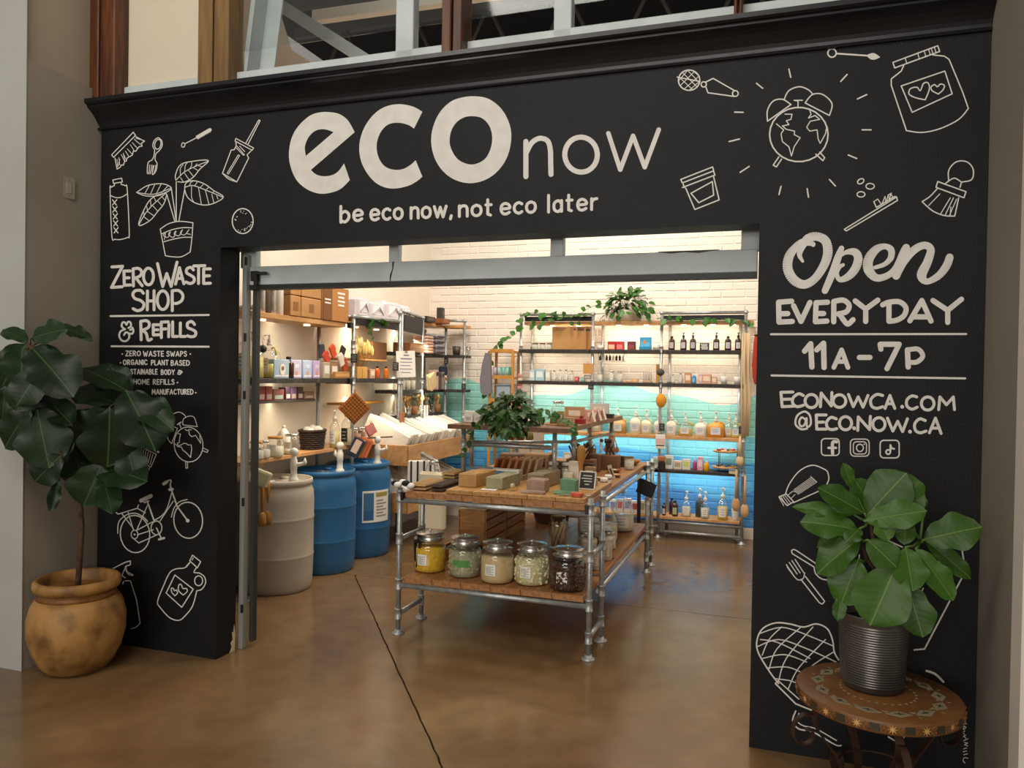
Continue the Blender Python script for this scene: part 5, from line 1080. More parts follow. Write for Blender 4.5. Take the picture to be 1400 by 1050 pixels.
bottle((-.60, 2.23, ZW), 'clear pump bottle of pale yellow soap beside the dark basket', .045, .24, m_glass, 'pump', liquid=mat('pale_yellow_soap', 'ddcb86', .3), capm=m_white, ph=.09)
bottle((-.60, 2.43, ZW), 'clear pump bottle with a black label before the hanging pot holders', .05, .26, m_glass, 'pump', liquid=mat('cream_soap', 'd8c9a0', .3), capm=m_white, ph=.14, labm=m_chalk)
for i, y in enumerate((2.60, 2.74, 2.88)): jar((-.64, y, ZW), 'jar of brown tea towels on the wooden shelf, %s of three' % ['nearest', 'middle', 'furthest'][i], .055, .14, C(['a5602f', '7c4a2b', 'b06a44'][i]), m_steel, group='jars at the far end of the wooden shelf')
# items of the second bay
t = thing('dried_grass_stand', 'kraft box of cream dried bunny tail grass on the black shelf', 'dried grass', (-.66, 2.70, ZM)); MB().box((0, 0, .055), (.12, .19, .11), bev=.003).build('box', C('c9974e', .8), t); MB().box((.061, 0, .05), (.002, .004, .09)).build('seam', m_kraft2, t)
for k in range(34):
    y, x = rnd(-.17, .19), rnd(.0, .09); zt = rnd(.24, .34); MB().tube([(x*.4, y*.4, .10), (x, y, zt)], .0014, 4).build('stem', C('b39b62'), t)
    MB().lathe([(.003, -.04), (.018, -.015), (.020, .025), (.010, .055), (.001, .065)], 8, (x, y, zt)).build('fluffy_head', C(random.choice(['f2d88c', 'eacb78', 'f6e3a8']), .95), t)
for i, (y, c) in enumerate(((3.04, 'b5562a'), (3.22, 'c76a1f'))): bottle((-.63, y, ZM), 'small amber spray bottle by the dried grass, %s' % ['left', 'right'][i], .026, .11, C(c, .2), 'cap', lab=False, group='amber spray bottles by the dried grass')
boxy((-.66, 2.93, ZM), 'small pink and tan carton between the dried grass and the amber bottles', .10, .08, .09, C('b98f7d'), rz=PI/2, lab=C('dcc7ba'))
boxy((-.74, 3.16, 1.831), 'brown wooden caddy on the upper board behind the dried grass', .30, .14, .17, C('7a5130'), rz=PI/2, name='wooden_caddy')
# hanging signs and tags along the left shelving
pc = thing('price_poster', 'white poster with handwriting hanging on the pole in front of the corner shelving', 'poster', (-.50, 3.40, 1.93), -.8); MB().box((0, 0, -.14), (.003, .20, .27), rotx(.05)).build('sheet', m_paper, pc)
b = MB(); [b.box((.003, rnd(-.01, .01), -.05-.035*k), (.001, w, .008 if k > 1 else .014)) for k, w in enumerate((.06, .12, .13, .11, .13, .10))]; b.build('writing', C('8a8a9a'), pc); MB().box((.003, 0, -.015), (.004, .03, .02)).build('clip', m_steel, pc)
for i, (px, py, lb) in enumerate(((484, 484, 'small black chalk tag on the second pole of the left shelving'), (541, 496, 'small black chalk tag below the white poster'))):
    p = at(px, py, 0, -.535); hangtag(p+Vector((0, 0, .02)), lb, .06, .085, rz=.6)
for i, (px, py, x, lb) in enumerate(((610, 490, -.53, 'tiny black chalk tag on the corner shelving pole'), (634, 525, -.31, 'tiny black chalk tag on the end pole of the corner shelving'))):
    p = at(px, py, 0, x); hangtag(p+Vector((0, 0, .02)), lb, .05, .07, rz=.6)
for i, (y, z) in enumerate(((1.00, 1.875), (1.08, 1.875))):
    t = thing('tea_ball', 'round steel mesh tea strainer hanging on the first pole, %s' % ['left', 'right'][i], 'strainer', (-.52, y+.02, z+.07), 0, 'tea strainers on the first pole'); MB().ball((0, 0, -.085), .03, 14, 8).build('mesh_ball', C('3d3832', .3), t); MB().tube([(0, 0, -.055), (.003, -.01, -.02), (0, 0, 0), (.003, .012, -.02)], .002, 5).build('chain', m_steel, t); MB().tube([(0, 0, -.09), (.01, .06, -.095)], .003, 5).build('handle', m_steel, t)
# hanging cloth mitt and two brushes on the first pole
t = thing('hanging_cloth_pouch', 'cream and green quilted pouch hanging on the first pole before the white drum', 'pouch', (-.50, 1.05, .985), -.75); R_ = rotx(-.42)
MB().box((0, 0, -.07), (.03, .16, .12), R_, bev=.01).build('pouch', mat('cream_quilt', 'd6cdb0', .9, bump=.2), t); MB().box((.017, 0, -.07), (.004, .12, .08), R_, bev=.002).build('patch', C('b7b38a', .9), t); MB().tube([(0, .05, -.01), (0, .0, .03), (0, -.03, -.01)], .003, 5).build('loop', C('8a6f4a'), t)
for i, y in enumerate((1.10, 1.17)):
    t = thing('dish_brush', 'long wooden dish brush hanging on the first pole, %s of the two' % ['left', 'right'][i], 'brush', (-.51, y, .93), 0, 'dish brushes on the first pole'); MB().tube([(0, 0, 0), (0, 0, -.12), (0, .005, -.29)], [.010, .013, .011], 8).build('handle', m_bamboo, t); MB().lathe([(.012, -.28), (.028, -.30), (.032, -.36), (.024, -.385), (.001, -.387)], 12).build('bristle_head', mat('fibre', 'a97c3f', .95, bump=.8, bs=200), t)
# quilted pot holders
def potholder(p, label, s, col, rz, a=PI/4, name='pot_holder', quilt=True, trim='a85a2a', x0=0):
    t = thing(name, label, 'pot holder', p, rz); R_ = rotx(a)
    MB().box((0, 0, -s*.75), (.02, s, s), R_, bev=.008).build('pad', mat('quilt_'+col, col, .9), t)
    if quilt:
        b = MB()
        for k in range(-3, 4):
            for R2 in (0, PI/2): b.box((.0115, 0, 0), (.004, s*.98, .0065), None); vs = b.v[-8:]; b.v[-8:] = [tuple((R_ @ rotx(R2) @ Vector((v[0], v[1], v[2]+k*s/7.5)))+Vector((0, 0, -s*.75))) for v in vs]
        b.build('stitching', C('6f3d16'), t)
    b = MB(); h = s/2
    pts = [R_ @ Vector((.0, y, z))+Vector((0, 0, -s*.75)) for y, z in ((-h, -h), (h, -h), (h, h), (-h, h))]; b.tube([tuple(q) for q in pts], .008, 6, closed=True); b.build('binding', C(trim, .9), t)
    MB().tube([(0, .0, -.02), (.004, .01, .02), (0, -.01, .02), (0, 0, -.02)], .003, 5).build('loop', C(trim, .9), t); return t
p = at(485, 540, 0, -.50); potholder((p.x, p.y, p.z+.03), 'large quilted orange pot holder hanging above the second blue drum', .20, 'b57228', -.8)
p = at(507, 575, 0, -.49); potholder((p.x, p.y, p.z-.02), 'small pink patterned pot holder beside the large quilted one', .09, 'd98a80', -.6, a=.5, quilt=False, trim='c05a58')
for i, (px, c, lb, a) in enumerate(((487, '2c3444', 'navy and white folded towel', .5), (491, '8a5a2c', 'brown folded towel', .48), (494, 'b8623a', 'rust folded towel', .45), (498, 'd9714a', 'coral folded towel with white label', .42))):
    p = at(px, 598, 0, -.42+.012*i); t = thing('hanging_towel', lb+' in the bunch over the third drum', 'towel', (-.42+.014*i, p.y, p.z), -.75, 'folded towels hanging over the drums'); MB().box((0, 0, -.09), (.012, .11, .17), rotx(-a), bev=.005).build('cloth', mat('towel_'+c, c, .95), t)
    MB().box((.007, 0, -.08), (.003, .06 if i in (0, 3) else .02, .12), rotx(-a)).build('stripe', C('e3c4b0'), t)
MB().tube([(PXL, 2.46, 1.10), (-.50, 2.60, 1.09), (-.36, 2.86, 1.09)], .006, 6).build('hook_bar', m_dark, sh)
# ---- drums with pumps
def drum(x, y, label, ma, r=.285, h=.86, group='drums along the left wall'):
    t = thing('plastic_drum', label, 'drum', (x, y, 0), 0, group); R = r
    pr = [(R*.90, 0), (R*.93, .008), (R*.965, .04), (R*.985, .12)]
    for zc in (.27, .56):
        pr += [(R*.997, zc-.016), (R*1.0, zc-.012), (R*1.008, zc-.005), (R*1.008, zc+.005), (R*1.0, zc+.012), (R*.997, zc+.016)]
    pr += [(R*1.0, .70), (R*.985, .76), (R*.93, .80), (R*.915, .812), (R*.95, .82), (R*.965, .835), (R*.955, .856), (R*.93, .862), (R*.90, .858), (R*.885, .835), (R*.4, .832), (.001, .832)]
    MB().lathe(pr, 48).build('body', ma, t)
    for i, (a, rr) in enumerate(((1.9, .55), (-1.0, .55))):
        MB().lathe([(.035, .832), (.035, .85), (.028, .853), (.001, .853)], 14, (R*rr*math.cos(a), R*rr*math.sin(a), 0)).build('bung', ma, t)
    return t
def drum_pump(x, y, z, label, ang=.6):
    t = thing('drum_pump', label, 'pump', (x, y, z), ang); b = MB()
    b.lathe([(.038, 0), (.04, .02), (.03, .035), (.026, .04), (.024, .10), (.028, .105), (.028, .17), (.022, .18), (.018, .20), (.012, .205)], 16); b.build('pump_body', m_white, t)
    MB().ball((0, 0, .235), .034, 16, 10).build('knob', m_white, t)
    MB().tube([(.015, 0, .135), (.05, 0, .14), (.075, 0, .15), (.085, 0, .14)], [.016, .015, .013, .012], 10).build('spout', m_white, t); MB().lathe([(.013, .14), (.016, .155), (.003, .19)], 10, (.083, 0, 0)).build('spout_cap', m_white, t); return t
mw = mat('white_drum_plastic', 'bdb3a4', .4, c2='b3a999', ns=3); mb_ = mat('blue_drum_plastic', '2d6a9c', .35, c2='28618f', ns=3)
drum(-.60, 1.42, 'off-white plastic drum nearest the door on the left', mw, .275); drum(-.60, 2.06, 'plain blue plastic drum, middle of the three drums', mb_, .28); D = drum(-.60, 2.70, 'blue plastic drum with a white printed label, furthest of the three', mb_, .28)
label_on(D, .2835, .33, .62, m_paper, -1.0, .02); b = label_on(D, .2845, .35, .60, C('3f6f95'), -.96, -.62, 'blue_picture'); label_on(D, .2845, .56, .60, C('a3924a'), -.55, -.05, 'gold_band'); lines_on(D, .2835, .37, .54, -.53, -.10, 6, C('9a958c')); label_on(D, .2855, .36, .44, C('2a5f92'), -.95, -.66, 'logo_patch')
drum_pump(-.46, 1.42, .834, 'white hand pump on top of the off-white drum', .5); drum_pump(-.44, 2.06, .834, 'white hand pump on top of the plain blue drum', 2.6); drum_pump(-.44, 2.72, .834, 'white hand pump on top of the labelled blue drum', .3)
for i, (x, y) in enumerate(((-.62, 1.32), (-.57, 2.0))):
    t = thing('steel_funnel', 'small dished %s lid lying on the %s drum' % (['white plastic', 'steel'][i], ['off-white', 'plain blue'][i]), 'lid', (x, y, .833)); MB().lathe([(.045, 0), (.055, .012), (.05, .016), (.001, .010)], 16).build('dish', [m_white, m_steel][i], t); MB().lathe([(.008, .01), (.008, .02), (.001, .021)], 8).build('knob', [m_white, m_steel][i], t)
t = thing('white_side_board', 'narrow white board edge just inside the door on the left', 'board', (-.20, .62, 0)); 
bpy.data.objects.remove(t)
# ---- corner bays: folded towels, jars, brushes, bulk bin
for i in range(6):
    c = ['e3b8a0', 'dcae98', 'ead0bc', 'e0b49c', 'd8cabc', 'cfa893'][i]; t = thing('folded_towel', 'folded pink towel in the pink stack, corner shelving, %s' % ['lowest', 'second from the bottom', 'third from the bottom', 'third from the top', 'second from the top', 'topmost'][i], 'towel', (-.60, 4.02, 1.917+.032*i), 0, 'pink towel stack'); MB().box((0, 0, .015), (.18, .17, .028), bev=.012).build('cloth', C(c, .95), t); MB().box((.091, 0, .015), (.004, .16, .006), bev=.002).build('fold', C('c89d88', .95), t)
for i in range(4):
    t = thing('folded_blanket', 'folded grey towel in the grey stack, corner shelving, %s' % ['lowest', 'second from the bottom', 'second from the top', 'topmost'][i], 'towel', (-.60, 4.28, 1.917+.058*i), 0, 'grey towel stack'); MB().box((0, 0, .027), (.2, .22, .052), bev=.02).build('cloth', C(['6f6d72', '8b898c', '77757b', '929094'][i], .95), t); MB().box((.101, 0, .027), (.004, .2, .008), bev=.002).build('fold', C('55535a', .95), t)
boxy((-.62, 3.70, 1.917), 'brown wooden box of small goods behind the white poster', .34, .2, .10, C('85532f'), rz=PI/2, name='wooden_caddy', lab=C('a8744a'), labr=(.05, .5, .95, .9))
for i in range(3): bottle((-.60, 3.52+.12*i, 1.518), 'clear stoppered glass bottle on the dark corner shelf, %s' % ordn[i], .035, .17, m_glass, 'cap', lab=False, capm=m_steel, group='clear bottles on the corner shelf', liquid=C('d9d2be'))
t = thing('bamboo_cutting_boards', 'round and square pale cutting boards leaning together on the corner shelf', 'cutting boards', (-.52, 4.02, 1.52))
for k in range(4): MB().box((.006*k, .02*k, .09), (.012, .15, .17), rotx(.2+.1*k), bev=.005).build('board', C(['d9c49b', 'c9b083', 'e0cfa8', 'd3bb8c'][k]), t)
for i, (y, h, c) in enumerate(((4.25, .22, 'c9a9a0'), (4.33, .2, '5a4a44'), (4.42, .2, '8e827a'))): boxy((-.58, y, 1.518), '%s tall box on the corner shelf' % ['dusty pink', 'dark brown', 'taupe'][i], .07, .1, h, C(c), rz=PI/2, lab=C('2e2a28'), labr=(.1, .7, .9, .9))
for i in range(7):
    y = 3.46+.15*i; c = ['b08a55', 'a5793f', '7c7256', 'd9b46c', '6a6048', '2f3a34', 'c9a15c'][i]
    t = thing('brush_jar', 'jar crowded with %s brushes on the low corner shelf, %s' % (['straw', 'tan', 'grey', 'golden', 'olive', 'dark green', 'yellow'][i], ordn[i]), 'brush jar', (-.58, y, 1.258), 0, 'jars of brushes on the corner shelf'); MB().lathe([(.04, 0), (.045, .09), (.04, .09), (.036, .01)], 12).build('jar', m_glass if i % 2 else m_kraft2, t)
    for k in range(9): q = (rnd(-.05, .05), rnd(-.05, .05), rnd(.15, .19)); MB().tube([(0, 0, .02), q], .004, 5).build('stick', C(c), t); MB().ball(q, .014, 7, 5, 1.5).build('tuft', C(c, .9), t)
t = thing('knit_gloves', 'dark blue knitted gloves hanging on the end pole of the corner shelving', 'gloves', (-.55, 4.45, 1.78), .5); MB().box((0, 0, -.05), (.10, .03, .10), bev=.012).build('glove', C('23283a', .95), t); MB().box((-.01, -.01, -.14), (.07, .03, .10), bev=.012).build('tan_glove', C('b98145', .95), t); MB().tube([(0, 0, .0), (0, 0, .03)], .003, 5).build('loop', C('23283a'), t)
cup((-.45, 4.60, 1.917), 'dark patterned mug on the end of the corner shelving', .05, .10, C('4d3f38', .4), 'mug'); cup((-.34, 4.66, 1.917), 'pale glass mug on the end of the corner shelving', .045, .10, m_glass, 'mug')
boxy((-.60, 4.05, 2.265), 'flat black box on the wooden top of the corner shelving', .22, .15, .06, C('2a2523'), rz=PI/2, flap=False, lab=C('5a4a3c')); boxy((-.56, 4.36, 2.265), 'long brown wooden box on top of the corner shelving', .20, .16, .055, C('8a5228'), rz=PI/2, name='wooden_box', lab=C('a2673a'))
t = thing('dark_canister', 'small dark grey canister standing on the brown wooden box', 'canister', (-.56, 4.38, 2.322)); MB().box((0, 0, .065), (.07, .08, .13), bev=.006).build('body', C('3a3531'), t); MB().box((.036, 0, .07), (.002, .05, .06)).build('printed_panel', C('55504a'), t)
# white bulk bag bin
def bin_(y0, y1, z0, label, zb):
    t = thing('bulk_bin', label, 'bin', (-.42, (y0+y1)/2, 0), 0); L_ = y1-y0
    MB().box((.17, 0, z0+.10), (.02, L_, .20), bev=.003).build('front_board', m_wood2, t)
    for s in (-1, 1): MB().box((-.12, s*(L_/2-.01), z0+.10), (.58, .02, .20), bev=.003).build('end_board', m_wood2, t)
    MB().box((-.12, 0, z0+.01), (.58, L_-.04, .02)).build('bottom_board', m_wood2, t)
    for k in range(int(L_/.055)):
        y = -L_/2+.05+k*.054; a = rnd(-.12, .12); MB().box((-.10+rnd(-.01, .01), y, zb+.12), (.50, rnd(.018, .034), .24), rotx(.12+a*2.2) @ roty(.42+rnd(-.05, .05)), bev=.010).build('folded_bag', mat('white_bag_plastic', 'ebe5da', .3, bump=.4, bs=40, coat=.3), t)
    return t
bin_(2.98, 4.55, .80, 'long wooden bin full of folded white paper bags along the left wall', .96)
bin_(2.98, 4.50, .34, 'lower wooden bin of white bags under the long bin', .44)
t = thing('white_bag_strip', 'bunch of white fabric strips hanging from the corner shelving pole', 'cloth strips', (-.52, 3.93, 1.36))
for k in range(5): MB().box((rnd(-.01, .01), -.05+.025*k, -.14), (.012, .022, .26), rotx(rnd(-.05, .05)), bev=.004).build('strip', m_cloth, t)
t = thing('natural_brush_pair', 'pair of brown wooden brushes hanging on the pole beside the third drum', 'brush', (-.51, 3.35, 1.30))
for k in range(3): MB().box((0, -.03+.03*k, -.06), (.02, .022, .12), bev=.006).build('handle', C('b0734a'), t); MB().box((0, -.03+.03*k, -.17), (.035, .026, .11), bev=.008).build('bristles', C('6a3c1c', .95), t)
t = thing('round_scrubber', 'round brown pot scrubber with a wooden handle hanging beside the third drum', 'brush', (-.49, 3.30, 1.12)); MB().tube([(0, 0, .0), (.01, -.01, -.13)], .006, 6).build('handle', m_bamboo, t); MB().ball((.012, -.01, -.17), .042, 12, 8, .8).build('scrub_head', C('5f3a1a', .95), t)
# white tote cloth hung behind the table's left legs; striped towels beside the drum
t = thing('cream_tote', 'cream canvas tote hanging behind the left legs of the table', 'tote bag', (.30, 2.35, .86)); b = MB(); b.box((0, 0, -.26), (.25, .07, .50), bev=.02); b.build('bag', mat('canvas', 'd6c9ad', .9, bump=.3), t); MB().tube([(-.07, 0, -.02), (-.05, 0, .06), (.05, 0, .06), (.07, 0, -.02)], .006, 6).build('handle', mat('canvas', 'd6c9ad'), t)
st = thing('garment_stand', 'small pipe stand carrying the cream tote between drums and table', 'stand', (0, 0, 0)); leg(st, .30, 2.42, .95, [.9]); leg(st, -.08, 2.95, .95, [.9]); rail(st, (.30, 2.42, .93), (-.08, 2.95, .93)); rail(st, (.30, 2.42, .93), (.30, 2.30, .93))
t = thing('striped_towel', 'white towel with navy stripes hanging behind the labelled drum', 'towel', (-.02, 2.80, .90), .6); MB().box((0, 0, -.18), (.26, .03, .34), bev=.012).build('cloth', m_cloth, t)
for k in range(4): MB().box((-.10+.06*k, -.017, -.18), (.018, .003, .33)).build('stripe', C('2b3550', .9), t)
t = thing('black_bow', 'black and white ruffled cloth on the top of the near left table leg', 'cloth', (.772, .80, .958)); 
for k, (x, y, z, c) in enumerate(((-.03, 0, .012, '17171c'), (.045, 0, .016, '17171c'), (0, -.02, .006, 'e6e1d8'), (.02, .01, .02, 'e6e1d8'), (.075, .01, .0, 'e6e1d8'))): MB().ball((x, y, z+.01), .028, 10, 6, .7).build('ruffle', C(c, .9), t)
# ================================================================ BACK WALL SHELVES
YF, YK = 4.50, 4.735
bs = thing('back_shelving', 'three-bay pipe shelving against the painted brick wall', 'shelving', (0, 0, 0))
XB = (.375, 1.195, 1.935, 2.785)
for i, x in enumerate(XB):
    leg(bs, x, YF, 2.375 if i != 1 else 2.37, [1.99, 1.62, 1.08, .73], elbow=True)
    leg(bs, x+.06 if i < 3 else x-.06, YK, 2.33, [1.99, 1.62], elbow=False)
rail(bs, (XB[0], YF, 2.375), (XB[1], YF, 2.37), 'top_rail'); rail(bs, (XB[2], YF, 2.375), (XB[3], YF, 2.375), 'top_rail')
MB().box((.80, YF+.03, 2.325), (.78, .04, .05), bev=.003).build('dark_valance', m_dark, bs); MB().box((2.37, YF+.03, 2.325), (.84, .04, .05), bev=.003).build('dark_valance', m_dark, bs)
mb_board = mat('chalk_black_board2', '26221f', .6, c2='4a423b', ns=26, mixp=(.5, .75))
planks(bs, .40, 1.94, YF+.03, YK+.03, 2.262, 2.295, 2, m_wood2, 'x'); planks(bs, 1.96, 2.86, YF+.05, YK+.03, 2.262, 2.295, 2, m_wood2, 'x')
for a, c in ((.36, 1.16), (1.18, 1.93), (1.95, 2.80)):
    for z in (1.967, 1.617): MB().box(((a+c)/2, (YF+YK)/2-.02, z), (c-a, .27, .038), bev=.003).build('shelf_board', mb_board, bs)
for a, c in ((.36, 1.93), (1.95, 2.74)):
    planks(bs, a, c, YF-.02, YK+.03, 1.05, 1.085, 2, m_wood2, 'x')
for a, c in ((.36, 1.93), (1.90, 2.74)):
    MB().box(((a+c)/2, (YF+YK)/2-.02, .712), (c-a, .27, .034), bev=.003).build('shelf_board', mb_board, bs)
planks(bs, .36, 1.92, YF-.02, YK+.03, .205, .235, 2, m_wood2, 'x'); planks(bs, 1.95, 2.76, YF-.02, YK+.03, .205, .235, 2, m_wood2, 'x')
rail(bs, (1.935, YF, .175), (2.785, YF, .175)); rail(bs, (1.935, YF, .07), (2.785, YF, .07)); rail(bs, (.375, YF, .12), (1.935, YF, .12))
for x in (.7, 1.0, 1.45, 1.75, 2.15, 2.45, 2.65):
    MB().lathe([(.026, 0), (.026, -.012), (.001, -.013)], 12, (x, YK-.10, 2.26)).build('puck_light', MATS['puck_light'], bs)
# warm strip lights under the boards, washing the wall; middle row added to brighten it
for x, w in ((.78, .7), (1.56, .65), (2.37, .75)):
    for z, pw in ((2.25, 3.0), (1.94, 1.1), (1.59, 1.8), (1.04, 1.9), (.69, 2.1)):
        area('strip_light', (x, YK-.12, z), (x, YK+.02, z-.35), w, .03, pw, (1, .86, .64) if z > 1.7 else (1, .94, .84))
for y, w in ((1.7, 1.3), (2.9, .8), (3.9, .9)):
    for z, pw in ((2.09, 3.8), (1.58, 2.4), (1.38, 1.4)): area('strip_light', (-.72, y, z), (-.86, y, z-.35), .03, w, pw, (1, .86, .62))
Z1, Z2b, Z3b, Z4b, Z5b = 1.987, 1.637, 1.086, .730, .236
def BX(px, y=YF+.06, py=480): return at(px, py, 1, y).x
# bay 3 top: six amber bottles and a lettered card
for i, px in enumerate((918, 934, 947, 979, 995, 1009)):
    bottle((BX(px), YF+.08, Z1), 'amber glass pump bottle, pale label, upper right shelf, %s' % ordn[i], .033, .135, m_amber, 'pump' if i not in (0, 4) else 'cap', capm=m_blk, ph=.05, group='six amber bottles on the upper right shelf', labm=C('cbc4cc'))
t = thing('lettered_card', 'small black and white lettered card between the amber bottles', 'card', (BX(963), YF+.06, Z1)); MB().box((0, 0, .038), (.095, .006, .076), rotx(-.15), bev=.002).build('card', m_chalk, t); b = MB()
for k in range(4): b.box((rnd(-.006, .006), -.009-.003*k+.006, .062-.016*k), (.07-.008*(k % 2), .001, .008), rotx(-.15))
b.build('white_lettering', m_paper, t)
# bay 3 middle shelf
for i, (px, r, h) in enumerate(((920, .02, .09), (930, .022, .10), (938, .018, .075))): bottle((BX(px, py=520), YF+.07+.02*(i % 2), Z2b), 'small clear stoppered bottle on the middle right shelf, %s' % ordn[i], r, h, m_glass, 'cap', capm=m_steel, group='small clear bottles on the middle right shelf', liquid=C('d8d0c4'))
for i, (a, c, h, cc, lb) in enumerate(((936, 945, .11, 'c08a62', 'copper tan box'), (955, 960, .10, 'c8a3b4', 'mauve pink box'), (960, 972, .10, 'cf9a80', 'peach window box'), (973, 980, .075, 'cba184', 'small tan box'))):
    boxy(((BX(a, py=520)+BX(c, py=520))/2, YF+.08, Z2b), lb+' on the middle right shelf', (c-a)*.0078, .07, h, C(cc), lab=C('e6cdb8'))
bottle((BX(949, py=520), YF+.04, Z2b), 'bright blue small bottle on the middle right shelf', .022, .09, C('2f86c9', .3), 'cap', capm=C('cfe0ea'), labm=C('7fb8e0'))
for i, px in enumerate((990, 1008)):
    t = thing('swab_cup', 'white cup of tall clear straws on the middle right shelf, %s' % ['left', 'right'][i], 'cup', (BX(px, py=520), YF+.07, Z2b), 0, 'cups of straws on the middle right shelf'); MB().lathe([(.028, 0), (.033, .08), (.03, .08), (.025, .005)], 14).build('body', C('d5cfcc'), t)
    for k in range(6): MB().tube([(0, 0, .01), (rnd(-.03, .03), rnd(-.02, .02), .14)], .0025, 5).build('straw', m_glass, t)
# refill jugs
jg = [(845, 24, .20, 'cfa05a', .88, 'orange-tan jug, leftmost of the refill jugs'), (869, 16, .23, 'e2d8bd', .88, 'cream jug with a yellow spot, second refill jug'), (884, 15, .20, 'dccfac', .88, 'creamy jug, third refill jug from the left'), (899, 13, .19, 'e0d5c0', .88, 'cream jug just behind the bay pole'), (918, 15, .20, 'e2d9c4', .88, 'cream jug right of the bay pole'),
      (937, 19, .18, 'd9ac3c', .5, 'clear jug half full of yellow soap'), (958, 17, .19, 'e3d8c2', .88, 'cream jug between the two yellow jugs'), (979, 22, .20, 'd98f1e', .85, 'square jug full of deep orange soap'), (996, 12, .19, 'd8c48e', .5, 'narrow jug partly behind the orange one'), (1006, 13, .19, 'cfae22', .4, 'rightmost jug with a little yellow-green soap')]
for i, (px, wpx, h, c, lv, lb) in enumerate(jg):
    jug((BX(px, YF+.08, 590), YF+(.07 if i not in (3, 8) else .14), Z3b), lb, wpx*.0079*.97, h*.80, c, .085, lv)
# bay 3, fourth shelf
for i, (a, c, h, cc, l2, lb) in enumerate(((893, 901, .12, 'd9dad5', 'a8b8a0', 'white tube box left of the bay pole'), (909, 920, .14, 'e6e2d8', '8d9a84', 'tall white box with a green plant print'), (921, 932, .09, 'dccfc0', 'b09d8c', 'cream low box'), (933, 944, .11, 'dfd6c6', 'c8d070', 'cream box with a yellow top'), (954, 961, .14, 'd79aa6', 'e9d0d6', 'pink tall box'))):
    boxy(((BX(a, py=640)+BX(c, py=640))/2, YF+.06, Z4b), lb+' on the blue-backed shelf', (c-a)*.0076, .05, h, C(cc), lab=C(l2))
bottle((BX(950, py=640), YF+.05, Z4b), 'dark pink small bottle on the blue-backed shelf', .022, .10, C('b03a68', .3), 'cap', lab=False, capm=C('d8a0b8')); bottle((BX(966, py=640), YF+.05, Z4b), 'small golden yellow bottle on the blue-backed shelf', .03, .09, C('e0a416', .25), 'cap', lab=False, capm=C('f2d98a'))
t = thing('two_tier_stand', 'two-tier wire stand with round wooden plates of coloured tins', 'stand', (BX(991, py=640), YF+.08, Z4b))
for z in (.035, .20): MB().lathe([(.115, 0), (.13, .008), (.13, .018), (.001, .018)], 20, (0, 0, z)).build('wooden_plate', m_wood2, t)
for a in (0, 2.1, 4.2): MB().tube([(.12*math.cos(a), .12*math.sin(a), 0), (.12*math.cos(a), .12*math.sin(a), .22)], .003, 5).build('wire_leg', m_dark, t)
for i in range(22):
    z = .218 if i < 11 else .053; a = rnd(0, 6.28); r_ = .095*math.sqrt(rnd(.1, 1)); lb = 'small round lip balm tin on the %s plate of the two-tier stand' % ('upper' if i < 11 else 'lower'); t2 = thing('balm_tin', lb, 'tin', (BX(991, py=640)+r_*math.cos(a), YF+.08+r_*math.sin(a), Z4b+z+.0005), 0, 'balm tins on the %s plate' % ('upper' if i < 11 else 'lower'))
    MB().lathe([(.015, 0), (.015, .014), (.013, .018), (.001, .018)], 10).build('tin', C(random.choice(['b03038', '2f6f9a', 'd8c9a8', '3f7f58', 'c98a2a', '8a4a6a']), .4), t2)
# bottom shelf
def BB(px): return BX(px, YF+.05, 700)
bottle((BB(908), YF+.03, Z5b), 'small amber bottle with white and red label at the left of the bottom shelf', .022, .12, m_amber, 'cap', capm=m_blk, labm=C('d8c0bc')); bottle((BB(923), YF+.03, Z5b), 'amber bottle with green label on the bottom shelf', .033, .15, m_amber, 'cap', capm=m_blk, labm=C('b9c49a')); bottle((BB(917), YF+.12, Z5b), 'amber bottle standing behind the green labelled one', .028, .16, m_amber, 'cap', capm=m_blk, lab=False)
bottle((BB(938), YF+.06, Z5b), 'clear pump bottle of milky soap on the bottom shelf', .048, .17, m_glass, 'pump', liquid=C('d9d8b8', .3), capm=m_white, ph=.10)
bottle((BB(956), YF+.10, Z5b), 'dark grey pump bottle behind the clear one on the bottom shelf', .045, .20, C('3b4245', .3), 'pump', capm=m_white, ph=.10, lab=False); bottle((BB(964), YF+.03, Z5b), 'clear pump bottle of water on the bottom shelf', .046, .18, m_glass, 'pump', liquid=C('b8c4c4', .2), capm=m_white, ph=.10)
bottle((BB(988), YF+.03, Z5b), 'tall clear pump bottle of bright yellow soap on the bottom shelf', .055, .22, m_glass, 'pump', liquid=C('e0bb1c', .3), capm=m_white, ph=.11); bottle((BB(1005), YF+.06, Z5b), 'white labelled bottle at the right end of the bottom shelf', .035, .15, m_white, 'pump', capm=m_white, ph=.08)
